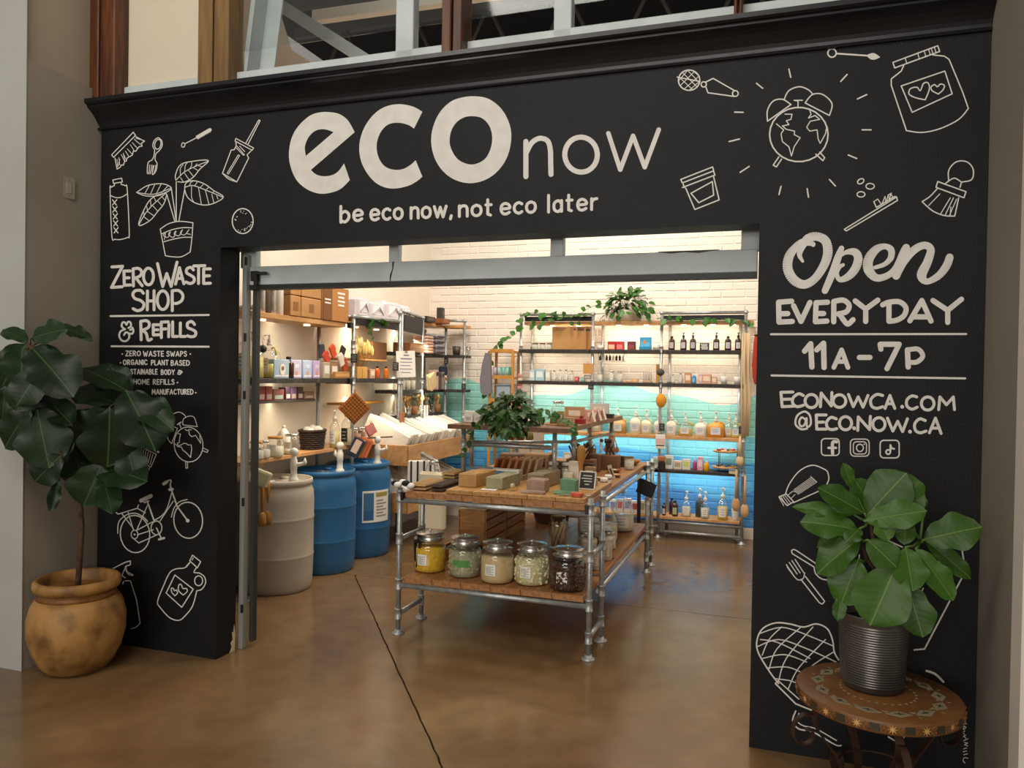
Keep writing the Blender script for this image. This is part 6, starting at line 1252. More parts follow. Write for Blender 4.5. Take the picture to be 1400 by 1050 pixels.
# bays 1-2 lower shelves glimpsed behind the table: packets and flowers
for i, px in enumerate((838, 848, 858, 868, 878, 888)):
    boxy((BB(px), YF+.05, Z5b), 'small white sachet with blue print standing behind the table, %s' % ordn[i], .07, .04, .13+.01*(i % 3), C(['dfe3ec', 'cfd6e6', 'e6dfe2', 'dfe3ec', 'd3d0c4', 'cfc6b8'][i]), lab=C(['7b8fc4', 'c96a70', '6f86c0', 'b04a52', '9a9484', '6c83bd'][i]), name='sachet', group='sachets on the bottom shelf behind the table')
for i, px in enumerate((755, 775, 800, 822)): boxy((BB(px), YF+.05, Z4b), 'pale box on the blue-backed shelf behind the riser, %s' % ordn[i], .09, .05, .12, C(['c8a27a', 'b9b4aa', 'd8c9b4', 'c4b196'][i]), lab=C('e6dfd0'), group='pale boxes behind the riser')
wt = thing('round_wooden_tray', 'round wooden tray of mixed sweets-coloured balls near the far table legs', 'tray', (BX(872, 4.2, 652), 4.3, .4645)); MB().lathe([(.11, .24), (.125, .25), (.125, .27), (.115, .27), (.11, .252), (.001, .252)], 20).build('tray', m_wood2, wt)
for k in range(16): a, r_ = rnd(0, 6.28), .09*math.sqrt(rnd(0, 1)); MB().ball((r_*math.cos(a), r_*math.sin(a), .27), .018, 8, 6).build('ball', C(random.choice(['e6d9c4', 'c98a5a', 'd8b4a0', 'f0e8dc']), .6), wt)
MB().lathe([(.02, -.46), (.02, .24)], 10).build('pedestal', m_dark, wt); MB().lathe([(.09, -.464), (.09, -.455), (.02, -.45)], 14).build('pedestal_foot', m_dark, wt)
# bay 2, upper shelves
for i, (a, c, h, cc, l2, lb) in enumerate(((831, 842, .09, 'b5262a', 'e8b890', 'red box with peach panel, left of the red trio'), (842.5, 853, .09, 'c02c30', 'e57a78', 'red box with pink panel, middle of the red trio'), (858, 868.5, .09, '6d2326', '8a3d3c', 'maroon box, right of the red trio'), (875, 890, .135, '2f9ac4', '5ab4d4', 'bright blue square box with an orange dot'))):
    t = boxy(((BX(a, py=465)+BX(c, py=465))/2, YF+.08, Z1), lb, (c-a)*.0078, .07, h, C(cc), lab=C(l2), labr=(.12, .1, .88, .62))
    if i == 3: MB().lathe([(.018, 0), (.018, .002)], 14, (-.005, -.038, .085), rot=rotx(PI/2)).build('orange_dot', C('e07a3c'), t); MB().box((0, -.045, .02), (.125, .03, .035), bev=.003).build('front_tray', C('1f86b0'), t)
cup((BX(820, py=470), YF+.08, Z1), 'white ribbed dish at the left of the red boxes', .04, .05, m_white, 'dish', 'dish'); cup((BX(897, py=470), YF+.08, Z1), 'small white cup right of the blue box', .035, .06, m_white)
MB
t = thing('bottle_crate', 'black and white crate of small bottles hanging under the upper middle shelf', 'crate', (BX(836, py=490), YF+.10, 1.865)); MB().box((0, 0, 0), (.29, .14, .012)).build('tray', m_white, t); [MB().tube([(sx*.14, sy*.06, 0), (sx*.14, sy*.06, .082)], .003, 5).build('wire', m_steel, t) for sx in (-1, 1) for sy in (-1, 1)]
for k in range(8): MB().lathe([(.013, .006), (.013, .045), (.006, .055), (.006, .065)], 8, (-.125+.036*k, -.04, 0)).build('vial', C('1d1c1c' if k % 3 != 1 else 'dcd6c8', .3), t)
for i, (px, r, h) in enumerate(((820, .028, .10), (836, .03, .115), (847, .03, .115))): jar((BX(px, py=520), YF+.07, Z2b), 'small white jar with steel lid on the middle shelf, %s' % ordn[i], r, h, C('d5d0c6'), m_steel, group='small white jars on the middle shelf')
boxy((BX(868, py=520), YF+.07, Z2b), 'tiny tan soap box on the middle shelf', .07, .05, .04, C('cf9f66'), flap=False, lab=C('e0bd8c')); boxy((BX(858, py=520), YF+.07, Z2b), 'flat pale wood slab on the middle shelf', .08, .06, .015, m_wood2, flap=False, lab=None)
t = thing('scissor_rack', 'stand of small metal grooming tools on the middle shelf', 'rack', (BX(885, py=520), YF+.07, Z2b)); MB().box((0, 0, .01), (.10, .06, .02), bev=.003).build('base', C('b9936a'), t)
for k in range(6): MB().tube([(-.04+.016*k, 0, .02), (-.042+.017*k, 0, .115)], .003, 5).build('tool', C('7a5a3c' if k % 2 else '3c2f27'), t)
boxy((BX(900, py=520), YF+.09, Z2b), 'upright pale bamboo board left of the bay pole', .055, .02, .20, m_bamboo, flap=False, name='bamboo_board', cat='board', lab=C('b57c30'), labr=(.3, .7, .7, .9))
# bay 1
for i, px in enumerate((731, 741, 751)): jar((BX(px, py=470), YF+.08, Z1), 'white jar with a dark lid on the upper left bay, %s' % ordn[i], .036, .065, C('e0d8cc'), C('5a3c44'), lab=True, group='white jars with dark lids', lidr=1.0, lidh=.15)
t = thing('cardboard_box', 'large plain cardboard carton on the upper shelf of the left bay', 'box', (BX(783, py=460), YF+.13, Z1)); w = (812-757)*.0079
MB().box((-.01, 0, .126), (w, .2, .252), bev=.003).build('body', m_kraft, t); MB().box((-.01, -.05, .2525), (w*.99, .1, .002)).build('flap', m_kraft, t); MB().box((w/2-.045, -.101, .126), (.03, .002, .25)).build('dark_end', m_kraft2, t)
b = MB(); b.box((.10, -.1015, .222), (.075, .001, .03)); b.box((.03, -.1015, .222), (.025, .001, .025)); b.box((-.13, -.1015, .228), (.12, .001, .008)); b.box((-.14, -.1015, .21), (.09, .001, .005)); b.build('print', C('6a4030'), t)
for i, (a, c, h, cc, lb) in enumerate(((723, 731, .12, 'c5d3da', 'pale grey-blue box'), (731, 744, .13, 'a9cfd8', 'light blue box'), (745, 752, .12, 'd9cfc2', 'cream box'))): boxy(((BX(a, py=515)+BX(c, py=515))/2, YF+.10, Z2b), lb+' on the middle shelf of the left bay', (c-a)*.0078, .07, h, C(cc), lab=C('e9ece8'))
for i, (px, h) in enumerate(((757, .11), (765, .12), (773, .12), (781, .11))): bottle((BX(px, py=515), YF+.08, Z2b), 'clear glass dropper bottle in the left bay, %s' % ordn[i], .028, h, m_glass, 'cap', capm=m_steel, liquid=C('d8d6c8'), group='clear dropper bottles in the left bay')
boxy((BX(789, py=518), YF+.05, Z2b), 'small red box in the left bay', .045, .04, .05, C('c43c44'), lab=C('e88a8c')); boxy((BX(797, py=518), YF+.07, Z2b), 'small teal box in the left bay', .04, .04, .045, C('7dbfae'), lab=C('b8ded2'))
# rows on the wooden shelf of the left bays, behind the riser goods
for i, px in enumerate((722, 734, 815)): jar((BX(px, YF+.1, 590), YF+.1, Z3b), 'glass jar on the wooden shelf of the left bay, %s' % ordn[i], .05, .17, C('c9beb0'), m_steel, group='glass jars behind the riser')
# hanging tags, cork boards
def PT(px, py, y=YF-.03): return at(px, py, 1, y)
t = thing('cork_board', 'small square cork board clipped to the pole between the left bays', 'board', PT(804, 497)); MB().box((0, 0, -.055), (.105, .008, .115), bev=.003).build('cork', C('c58f4e', .9), t); MB().box((0, -.004, .004), (.03, .01, .012)).build('clip', m_steel, t)
t = thing('grey_card', 'grey card hanging below the cork board', 'card', PT(803, 513)); MB().box((0, 0, -.02), (.075, .005, .05)).build('card', C('8a8178'), t); MB().box((0, -.003, -.02), (.05, .001, .012)).build('print', C('c9c2b6'), t)
hangtag(PT(808, 521), 'black chalk tag on the pole between the left and middle bays', .06, .075); hangtag(PT(905, 577), 'black chalk tag on the pole in front of the refill jugs', .055, .075); hangtag(PT(1014, 581), 'black chalk tag at the right end of the refill jug shelf', .055, .075); hangtag(PT(804, 448), 'dark tag clipped at the top of the first bay pole', .05, .02, txt=False)
t = thing('felt_ball', 'dark grey round scrubber on the pole by the bamboo board', 'scrubber', PT(903, 505)); MB().ball((0, 0, -.03), .042, 12, 8, .9).build('pad', C('4f4a44', .95), t); MB().tube([(0, 0, .01), (0, 0, .04)], .002, 5).build('string', C('3a332b'), t)
t = thing('orange_sponge', 'orange oval sponge hanging on the pole above the refill jugs', 'sponge', PT(904, 538)); MB().ball((0, 0, -.075), .055, 14, 10, 1.35).build('sponge', mat('sponge_orange', 'd9932a', .95, bump=.8, bs=90), t); MB().tube([(0, 0, 0), (0, .01, .04)], .002, 5).build('string', C('3a332b'), t)
t = thing('white_card_holder', 'white card with a dark print on the pole below the jug shelf', 'card', PT(903, 596)); MB().box((0, 0, -.06), (.10, .012, .15), bev=.004).build('card', C('e3ddd6'), t); MB().box((0, -.007, -.055), (.09, .002, .055)).build('pink_panel', C('d9b6b0'), t); MB().box((0, -.007, -.10), (.085, .002, .012)).build('dark_band', C('3a3030'), t)
t = thing('dark_brush', 'dark wooden handled brush on the pole by the blue-backed shelf', 'brush', PT(905, 622)); MB().box((0, 0, -.04), (.075, .03, .06), bev=.01).build('handle', C('a5653c'), t); MB().box((0, 0, -.12), (.075, .035, .10), bev=.01).build('bristles', C('2a1c17', .95), t)
# wooden scrub brushes and loofah strips at the right end post
for i, (px, py, l, c) in enumerate(((1012, 596, .30, 'd9b98c'), (1007, 642, .42, 'c99c66'), (1019, 650, .42, 'cfa878'))):
    t = thing('long_bath_brush', 'long pale wooden bath brush hanging at the right end of the shelving, %s' % ['upper', 'lower left', 'lower right'][i], 'brush', PT(px, py, YF-.06-.03*i)); MB().tube([(0, 0, 0), (0, 0, -l*.7)], [.010, .014], 8).build('handle', C(c), t); MB().lathe([(.012, -l*.68), (.036, -l*.76), (.040, -l*.9), (.022, -l*1.0), (.001, -l*1.01)], 14, sy=.45).build('head', C(c), t); MB().tube([(0, 0, 0), (0, .01, .02)], .002, 5).build('loop', C('4a3c30'), t)
t = thing('loofah_bundle', 'long bundle of cream fibre strips hanging at the right end of the shelving', 'loofah', PT(1020, 455, YF-.04))
for k in range(7): MB().tube([(-.03+.011*k, rnd(-.01, .01), 0), (-.035+.013*k, rnd(-.02, .02), -.35), (-.03+.014*k, rnd(-.02, .02), -.70), (-.02+.01*k, rnd(-.01, .02), -1.05)], [.007, .010, .009, .006], 6).build('strip', C('cdb590', .9), t)
t = thing('red_oven_mitt', 'red oven mitt hanging against the right edge of the opening', 'oven mitt', PT(1035, 457, YF-.08)); MB().lathe([(.02, 0), (.03, -.08), (.045, -.3), (.035, -.44), (.015, -.50), (.001, -.505)], 14, sy=.35).build('mitt', mat('red_quilt', 'a53220', .9), t); MB().tube([(.024*math.cos(a), .012*math.sin(a), -.01) for a in [2*PI*k/12 for k in range(12)]], .006, 6, closed=True).build('cuff_binding', C('3a2420', .9), t)
t = thing('blue_scrub_brush', 'small blue-grey brush hanging beside the bath brushes', 'brush', PT(1003, 640, YF-.05)); MB().box((0, 0, -.02), (.10, .03, .025), roty(.1), bev=.006).build('handle', C('6f7f98'), t); MB().box((0, 0, -.045), (.09, .025, .03), roty(.1)).build('bristles', C('c8b89a', .95), t)
# black square sign near the far table legs
t = thing('black_square_sign', 'black diamond-turned square sign hanging on the far legs of the table', 'sign', at(884, 655, 1, 2.97)); R_ = roty(.35); MB().box((0, 0, -.08), (.15, .008, .13), R_, bev=.002).build('slate', m_chalk, t); MB().tube([(-.05, 0, -.01), (0, 0, .02), (.05, 0, -.03)], .002, 5).build('string', C('4a3c30'), t)
# ---- bamboo rack beside the shelving
r_ = thing('bamboo_rack', 'narrow bamboo rack with two shelves left of the brick wall shelving', 'rack', (.175, 4.52, 0))
for sx in (-1, 1):
    for sy in (-1, 1): MB().box((sx*.135, sy*.10, .985), (.028, .028, 1.97), bev=.003).build('post', m_bamboo, r_)
for z in (1.955, 1.66, 1.40, 1.05, .35):
    MB().box((0, 0, z), (.29, .22, .018), bev=.002).build('shelf', m_bamboo, r_); MB().box((0, -.105, z+.01), (.27, .016, .04), bev=.002).build('front_bar', m_bamboo, r_)
for i, (dx, c) in enumerate(((-.095, 'b59ab4'), (-.045, '93b7b4'), (.005, '6fb0a8'), (.055, '8cc0b4'), (.10, '4f9a88'))): cup((.175+dx, 4.47, 1.67), 'pastel reusable cup on the bamboo rack, %s' % ordn[i], .023, .11, C(c), group='pastel cups on the bamboo rack')
t = thing('blue_grey_bin', 'blue-grey rounded storage bin on the bamboo rack', 'bin', (.20, 4.50, 1.41)); MB().box((0, 0, .085), (.19, .16, .17), bev=.02).build('body', C('93a3b0', .5), t); MB().box((0, 0, .172), (.2, .17, .014), bev=.006).build('rim', C('7f909e', .5), t)
t = thing('grey_cape', 'grey quilted cloth hanging from the left side of the bamboo rack', 'cloth', (.0, 4.38, 1.94)); b = MB(); b.prism([(.0, 0), (.05, -.01), (.07, -.2), (.08, -.45), (.0, -.48), (-.05, -.44), (-.06, -.30), (-.035, -.12)], -.02, .02, 1); b.build('cloth', mat('grey_quilt', '77737a', .95, bump=.5, bs=25), t); MB().tube([(.02, 0, -.02), (.03, .02, .02)], .004, 5).build('loop', C('3a332b'), t)
t = thing('pink_strip', 'pink and red patterned ribbon hanging on the pole beside the bamboo rack', 'ribbon', (XB[0]+.0, YF-.03, 1.72)); 
for k in range(9): MB().box((.004*(k % 3), 0, -.03-.045*k), (.05, .010, .036), roty(rnd(-.3, .3)), bev=.004).build('ribbon_knot', C(['c98a86', 'e3c3b4', 'b35a55'][k % 3], .9), t)
# pale column / clear screen behind the riser
t = thing('paper_screen', 'warm grey upright board standing behind the riser', 'board', (.75, 3.75, 0)); MB().box((0, 0, .62), (.26, .04, 1.24), bev=.004).build('panel', C('b9a894'), t); MB().box((0, -.022, .62), (.015, .004, 1.2)).build('seam', C('8e7d6a'), t); MB().box((0, 0, .012), (.3, .16, .024), bev=.004).build('foot', m_bamboo, t)
for i, (c, z, lb) in enumerate((('c98038', .98, 'orange wrapped bottle'), ('e2b93a', .93, 'yellow wrapped bottle'), ('a35a34', 1.0, 'brown wrapped bottle'))):
    p = at(676+9*i, 600, 1, 4.58); bottle((p.x, 4.62, Z3b-.0), lb+' seen beneath the riser', .035, .11, C(c, .4), 'cap', capm=m_white, group='wrapped bottles beneath the riser') if p.x > .42 else None
# ================================================================ PLANTS
def leafmat(name, c1, c2, vein, rough=.32, k=.55, sc=26):
    "leaf: base colour varied per leaf, paler midrib and side veins (object space: x along, y across)"
    M = bpy.data.materials.new(name); M.use_nodes = True; nt = M.node_tree; b = nt.nodes['Principled BSDF']; L = nt.links.new
    tc = nt.nodes.new('ShaderNodeTexCoord'); sp = nt.nodes.new('ShaderNodeSeparateXYZ'); L(tc.outputs['Object'], sp.inputs[0])
    def mth(op, a, b_=None, c=None):
        n = nt.nodes.new('ShaderNodeMath'); n.operation = op
        for i, v in enumerate((a, b_, c)):
            if v is None: continue
            if isinstance(v, (int, float)): n.inputs[i].default_value = v
            else: L(v, n.inputs[i])
        return n.outputs[0]
    ay = mth('ABSOLUTE', sp.outputs[1]); u = mth('MULTIPLY', mth('SUBTRACT', sp.outputs[0], mth('MULTIPLY', ay, k)), sc)
    fr = mth('ABSOLUTE', mth('SUBTRACT', mth('FRACT', u), .5)); side = mth('LESS_THAN', fr, .03); mid = mth('LESS_THAN', ay, .009)
    v = mth('MAXIMUM', mth('MULTIPLY', side, .22), mth('MULTIPLY', mid, .8))
    oi = nt.nodes.new('ShaderNodeObjectInfo'); rp = nt.nodes.new('ShaderNodeMix'); rp.data_type = 'RGBA'; L(oi.outputs['Random'], rp.inputs[0]); rp.inputs[6].default_value = (*lin(c1), 1); rp.inputs[7].default_value = (*lin(c2), 1)
    mx = nt.nodes.new('ShaderNodeMix'); mx.data_type = 'RGBA'; L(v, mx.inputs[0]); L(rp.outputs[2], mx.inputs[6]); mx.inputs[7].default_value = (*lin(vein), 1); L(mx.outputs[2], b.inputs['Base Color'])
    b.inputs['Roughness'].default_value = rough; b.inputs['Specular IOR Level'].default_value = .35; bp = nt.nodes.new('ShaderNodeBump'); bp.inputs['Strength'].default_value = .25; bp.inputs['Distance'].default_value = .003; L(mth('MULTIPLY', mth('ADD', fr, mid), .6), bp.inputs['Height']); L(bp.outputs[0], b.inputs['Normal'])
    return M
def leaf_mesh(kind, seed, bend=.25, wave=.05):
    "unit leaf: x from 0 to 1, half width about .36"
    rg = random.Random(seed); nx, ny = 14, 8; vs = []; ph = rg.uniform(0, 6)
    for i in range(nx+1):
        t = i/nx
        if kind == 'fiddle': w = .36*(math.sin(PI*min(1, t**1.15*1.0))**.62)*(1-.16*math.exp(-((t-.36)/.12)**2))+.004
        else: w = .34*(math.sin(PI*t**.72)**.8)+.004
        w *= 1+.05*math.sin(t*17+ph)
        for j in range(ny+1):
            s = (j/ny-.5)*2; y = s*w
            z = -bend*t*t+.10*abs(s)*w*2.2-.35*wave*(s*s)*1.5+wave*abs(s)**2*math.sin(t*15+ph+(2 if s > 0 else 0))
            if kind == 'heart' and t < .08: x = t-.10*abs(s)*(1-t/.08)*.6
            else: x = t
            vs.append((x, y, z))
    fs = [(i*(ny+1)+j, (i+1)*(ny+1)+j, (i+1)*(ny+1)+j+1, i*(ny+1)+j+1) for i in range(nx) for j in range(ny)]
    me = bpy.data.meshes.new('leaf'); me.from_pydata(vs, [], fs); me.polygons.foreach_set('use_smooth', [True]*len(fs)); me.update(); return me
m_leaf = leafmat('fiddle_leaf', '122410', '1b3316', '3f5a2a', .42, .55, 9); m_leaf2 = leafmat('bright_fiddle_leaf', '2a4a0f', '3b5f16', '6a843a', .42, .55, 9)
m_poth = leafmat('pothos_leaf', '234c16', '3c6e26', '6a9a40', .35, .4, 7); m_ivy = leafmat('lime_ivy_leaf', '16320f', '2d5018', '6f8a44', .4, .4, 5)
m_bark = mat('bark', '5d4430', .9, c2='3b2a1c', ns=20, bump=.4); m_stem = C('5a7a36')
def meshes(kind, ma, n, bend=.25, wave=.05):
    out = []
    for i in range(n): me = leaf_mesh(kind, i*7+3, bend*(.5+i/n), wave*(.7+.6*i/n)); me.materials.append(ma); out.append(me)
    return out
FL1, FL2 = meshes('fiddle', m_leaf, 6), meshes('fiddle', m_leaf2, 6, .2, .035); PO, IV = meshes('heart', m_poth, 4, .2, .03), meshes('heart', m_ivy, 4, .25, .03)
def place_leaf(parent, mesh, p, q, wid, nrm, k=0, org=Vector((0, 0, 0)), name='leaf', roll=0):
    "leaf blade from p (stalk end) to q (tip), blade facing nrm"
    d = q-p; L_ = d.length; x = d.normalized(); z = (nrm-x*nrm.dot(x)).normalized(); z = Matrix.Rotation(roll, 3, x) @ z; y = z.cross(x)
    o = bpy.data.objects.new(name, mesh); COL.objects.link(o); o.parent = parent
    M = Matrix((x*L_, y*wid/.72, z*L_*.8)).transposed().to_4x4(); M.translation = p-org; o.matrix_local = M; return o
CAMP = Vector((CX, CY, CZ))
def fig(root, org, leaves, mset, y0, trunk_pts, attach):
    for k, (bx_, by_, tx, ty, w, dy, tilt) in enumerate(leaves):
        if mset is FL1:            # keep clear of the wall that comes forward on the left
            mx_ = min(bx_, tx)-w*.35; yw = -.53+(mx_-26)/112*.53; yy = min(y0+dy, yw-.10) if mx_ > 26 else min(y0+dy, -.66)
        else: yy = y0+dy
        p = at(bx_, by_, 1, yy); q = at(tx, ty, 1, yy-.05+tilt*.10)
        dist = (CAMP-p).length; wid = w*dist/FPX*.92
        n = (CAMP-p).normalized()+Vector((0, 0, .45+tilt*.5))
        place_leaf(root, mset[k % 6], p, q, wid, n, org=org, roll=random.uniform(-.25, .25))
        a = Vector(attach[min(range(len(attach)), key=lambda i: (Vector(attach[i])-p).length)])
        MB().tube([a-org, (a+p)/2-org+Vector((0, 0, -.01)), p-org], [.006, .005, .004], 6).build('leaf_stalk', m_bark if mset is FL1 else m_stem, root)
# ---- left: fiddle leaf fig in a big ochre pot
PC = Vector((-.635, -.385, 0))
pot = thing('clay_pot', 'large round ochre glazed clay pot on the floor left of the black facade', 'pot', PC)
m_clay = mat('ochre_clay', 'a87c42', .55, c2='6f4a20', ns=7, nd=7, bump=.5, bs=12, mixp=(.42, .66)); m_clay2 = mat('brown_clay_band', '6e431c', .6, c2='94632a', ns=9, bump=.3, bs=30)
pr = [(.12, 0), (.155, .01), (.188, .045), (.225, .12), (.249, .21), (.250, .30), (.232, .375), (.205, .42)]
MB().lathe(pr, 48).build('belly', m_clay, pot); MB().lathe([(.207, .418), (.194, .434), (.192, .455)], 48).build('neck', m_clay2, pot)
MB().lathe([(.192, .452), (.216, .462), (.224, .482), (.222, .504), (.21, .52), (.195, .516), (.186, .50), (.18, .455), (.176, .41)], 48).build('rim', m_clay, pot)
MB().lathe([(.180, .44), (.1, .45), (.001, .455)], 24).build('soil', m_soil, pot)
fg = thing('fiddle_leaf_fig', 'tall dark fiddle leaf fig growing in the ochre pot at the left', 'plant', PC+Vector((0, 0, .44)))
og = PC+Vector((0, 0, .44))
tk = [PC+Vector((0, 0, .43)), at(112, 720, 1, -.36), at(108, 660, 1, -.35), at(105, 600, 1, -.34), at(96, 560, 1, -.34), at(60, 520, 1, -.52), at(42, 474, 1, -.66)]
MB().tube([p-og for p in tk], [.016, .014, .013, .012, .011, .009, .007], 8).build('trunk', m_bark, fg)
br2 = [at(106, 610, 1, -.34), at(140, 575, 1, -.26), at(168, 540, 1, -.3)]; MB().tube([p-og for p in br2], [.01, .009, .006], 8).build('branch', m_bark, fg)
br3 = [at(100, 585, 1, -.33), at(80, 600, 1, -.38), at(60, 575, 1, -.55)]; MB().tube([p-og for p in br3], [.01, .008, .006], 8).build('branch', m_bark, fg)
LV = [(38, 468, 3, 447, 26, 0, .2), (42, 463, 84, 447, 34, -.02, .3), (80, 447, 118, 456, 18, -.02, -.2), (42, 474, 96, 528, 62, -.10, 0), (36, 470, -6, 536, 58, -.06, -.1), (8, 525, 2, 580, 30, -.12, 0), (60, 500, 20, 555, 44, .02, -.3),
      (176, 536, 110, 494, 48, -.08, .2), (178, 540, 150, 497, 34, -.03, .3), (160, 552, 94, 524, 42, -.02, .1), (172, 534, 212, 604, 72, -.16, 0), (172, 538, 231, 572, 44, -.12, .2), (60, 540, 96, 576, 36, -.02, 0), (45, 515, 22, 562, 44, -.01, -.1),
      (42, 558, -2, 614, 46, -.10, 0), (50, 556, 66, 634, 64, -.14, -.1), (152, 562, 84, 612, 58, -.06, 0), (150, 556, 150, 636, 74, -.14, 0), (84, 622, 44, 660, 42, -.04, 0), (80, 652, 70, 699, 16, -.06, -.2), (140, 634, 112, 694, 62, -.12, -.1),
      (136, 640, 192, 646, 56, -.08, 0), (140, 652, 156, 696, 34, -.14, 0), (96, 606, 120, 664, 46, -.04, 0), (100, 600, 60, 640, 40, 0, 0), (170, 600, 186, 658, 40, -.05, 0), (30, 474, 30, 520, 50, .04, -.2), (110, 560, 130, 600, 50, .02, 0)]
fig(fg, og, LV, FL1, -.32, tk, [tuple(p) for p in tk+br2+br3])
# ---- right: round tile-topped stand with scroll legs
TC = Vector((3.47, -.43, 0)); TR = .295; TZ = .50
st = thing('round_plant_stand', 'round tiled terracotta table with scrolled iron legs before the right pier', 'table', TC)
m_tile = mat('terracotta_tile', '7d5228', .5, c2='67401f', ns=6, bump=.1, bs=60); m_rust = mat('rusty_iron', '4a2c1c', .6, .3, c2='2c1a12', ns=14, bump=.3)
MB().lathe([(.001, TZ-.05), (TR*.96, TZ-.05), (TR, TZ-.044), (TR, TZ-.004), (TR-.004, TZ), (.001, TZ)], 56).build('top', m_tile, st)
m_inl, m_inl2, m_flow = C('8f8366'), C('3f3524'), C('d0a060')
def flat(poly, z, ma, name): MB().prism(poly, z, z+.0012, 2).build(name, ma, st)
for i in range(13):
    a = 2*PI*i/13+.1; c_, s_ = math.cos(a), math.sin(a); R1 = TR*.73
    def pl(u, v): return (c_*(R1+v)-s_*u, s_*(R1+v)+c_*u)
    flat([pl(-.048, 0), pl(0, -.026), pl(.048, 0), pl(0, .026)], TZ, m_inl, 'inlaid_diamond'); flat([pl(-.02, 0), pl(0, -.004), pl(.02, 0), pl(0, .004)], TZ+.0012, m_inl2, 'diamond_cross'); flat([pl(-.004, 0), pl(0, -.013), pl(.004, 0), pl(0, .013)], TZ+.0016, m_inl2, 'diamond_cross')
    for sg in (-1, 1): flat([pl(.052+.01*sg, .022*sg), pl(.066, .026*sg), pl(.060, .012*sg)], TZ, m_inl, 'inlaid_leaf')
for i in range(30):
    a = 2*PI*i/30; R1 = TR*.44; flat([(R1*math.cos(a+q), R1*math.sin(a+q)) if k % 2 == 0 else ((R1+.010)*math.cos(a+q), (R1+.010)*math.sin(a+q)) for k, q in enumerate((-.08, -.03, .03, .08))][0:3], TZ, m_inl, 'inlaid_chip')
for i in range(16):
    a = 2*PI*i/16+.05; c_ = Vector((math.cos(a)*(TR+.0006), math.sin(a)*(TR+.0006), TZ-.024)); T_ = Vector((-math.sin(a), math.cos(a), 0)); N_ = Vector((math.cos(a), math.sin(a), 0))
    b = MB(); q = []
    for k in range(16):
        r2 = .019 if k % 2 == 0 else .006; g = 2*PI*k/16; q.append(c_+T_*(r2*math.cos(g))+Vector((0, 0, r2*math.sin(g)))+N_*.0006)
    b.add(q, [tuple(range(16))]); b.build('tile_flower', m_flow, st)
    a2 = a+PI/16; b = MB(); c2_ = Vector((math.cos(a2)*(TR+.0004), math.sin(a2)*(TR+.0004), TZ-.024)); T2 = Vector((-math.sin(a2), math.cos(a2), 0))
    b.add([c2_-T2*.017+Vector((0, 0, -.014)), c2_+T2*.017+Vector((0, 0, -.014)), c2_+T2*.017+Vector((0, 0, .014)), c2_-T2*.017+Vector((0, 0, .014))], [(0, 1, 2, 3)]); b.build('tile_square', C('3c3020'), st)
    for sg in (-1, 1):
        for vz in (-1, 1):
            pts = [c_+T_*(sg*u)+Vector((0, 0, vz*v)) for u, v in ((.02, .004), (.027, .014), (.037, .013), (.036, .005), (.031, .007))]; MB().tube([tuple(p+N_*.0002) for p in pts], .0016, 4).build('tile_scroll', C('8f5f34'), st)
def band(mb, pts, w, th):
    "flat iron strap following pts (in a vertical plane)"
    n = len(pts); vs = []
    for i, p in enumerate(pts):
        t_ = (pts[min(i+1, n-1)]-pts[max(i-1, 0)]).normalized(); s_ = Vector((-math.sin(ang_), math.cos(ang_), 0)); nn = t_.cross(s_)
        for sx, sy in ((-1, -1), (1, -1), (1, 1), (-1, 1)): vs.append(p+s_*(w/2*sx)+nn*(th/2*sy))
    fs = [(4*i+k, 4*i+(k+1) % 4, 4*(i+1)+(k+1) % 4, 4*(i+1)+k) for i in range(n-1) for k in range(4)]+[(0, 1, 2, 3), tuple(4*(n-1)+k for k in (3, 2, 1, 0))]
    mb.add(vs, fs)
for ang_ in (.35, 2.0, 3.5, 4.9):
    def W3(r_, z): return Vector((math.cos(ang_)*r_, math.sin(ang_)*r_, z))
    prof_ = [(.16, .45), (.21, .445), (.245, .41), (.24, .36), (.20, .30), (.15, .23), (.125, .16), (.14, .09), (.19, .045), (.25, .03), (.30, .045), (.32, .08), (.30, .115), (.265, .11), (.255, .08), (.27, .065)]
    pts = smooth(prof_, False, 4); b = MB(); band(b, [W3(*p) for p in pts], .03, .006); b.build('leg', m_rust, st)
    sc_ = smooth([(.24, .40), (.285, .405), (.325, .37), (.325, .315), (.285, .29), (.25, .31), (.255, .345), (.28, .345)], False, 4); b = MB(); band(b, [W3(*p) for p in sc_], .026, .006); b.build('scroll', m_rust, st)
    MB().box(W3(.275, .017), (.03, .03, .034)).build('foot', m_rust, st)
MB().tube([(.135*math.cos(a), .135*math.sin(a), .2) for a in [2*PI*k/28 for k in range(28)]], .006, 6, closed=True).build('ring', m_rust, st)
MB().tube([(.17*math.cos(a), .17*math.sin(a), .445) for a in [2*PI*k/28 for k in range(28)]], .008, 6, closed=True).build('ring', m_rust, st)
# ribbed metal pot and its plant
RC = Vector((3.455, -.39, TZ+.0028)); rp = thing('ribbed_pot', 'dark ribbed metal plant pot standing on the round tiled table', 'pot', RC)
m_rib = mat('dark_ribbed_metal', '6e6a66', .3, .7, c2='4e4a47', ns=4, bump=.05); pr = [(.107, 0), (.111, .012)]; n_ = 24
for i in range(n_):
    z0 = .022+i*.0098; r0 = .112+.017*(z0/.28); pr += [(r0, z0), (r0+.0028, z0+.003), (r0+.0028, z0+.006), (r0, z0+.009)]
pr += [(.131, .262), (.132, .285), (.136, .29), (.134, .295), (.128, .293), (.126, .28), (.124, .24)]
MB().lathe(pr, 56).build('ribbed_wall', m_rib, rp); MB().lathe([(.123, .25), (.05, .26), (.001, .262)], 24).build('soil', m_soil, rp)
f2 = thing('small_fiddle_leaf_fig', 'bushy bright fiddle leaf plant growing in the ribbed metal pot', 'plant', RC+Vector((0, 0, .262))); o2 = RC+Vector((0, 0, .262)); YR = -.40
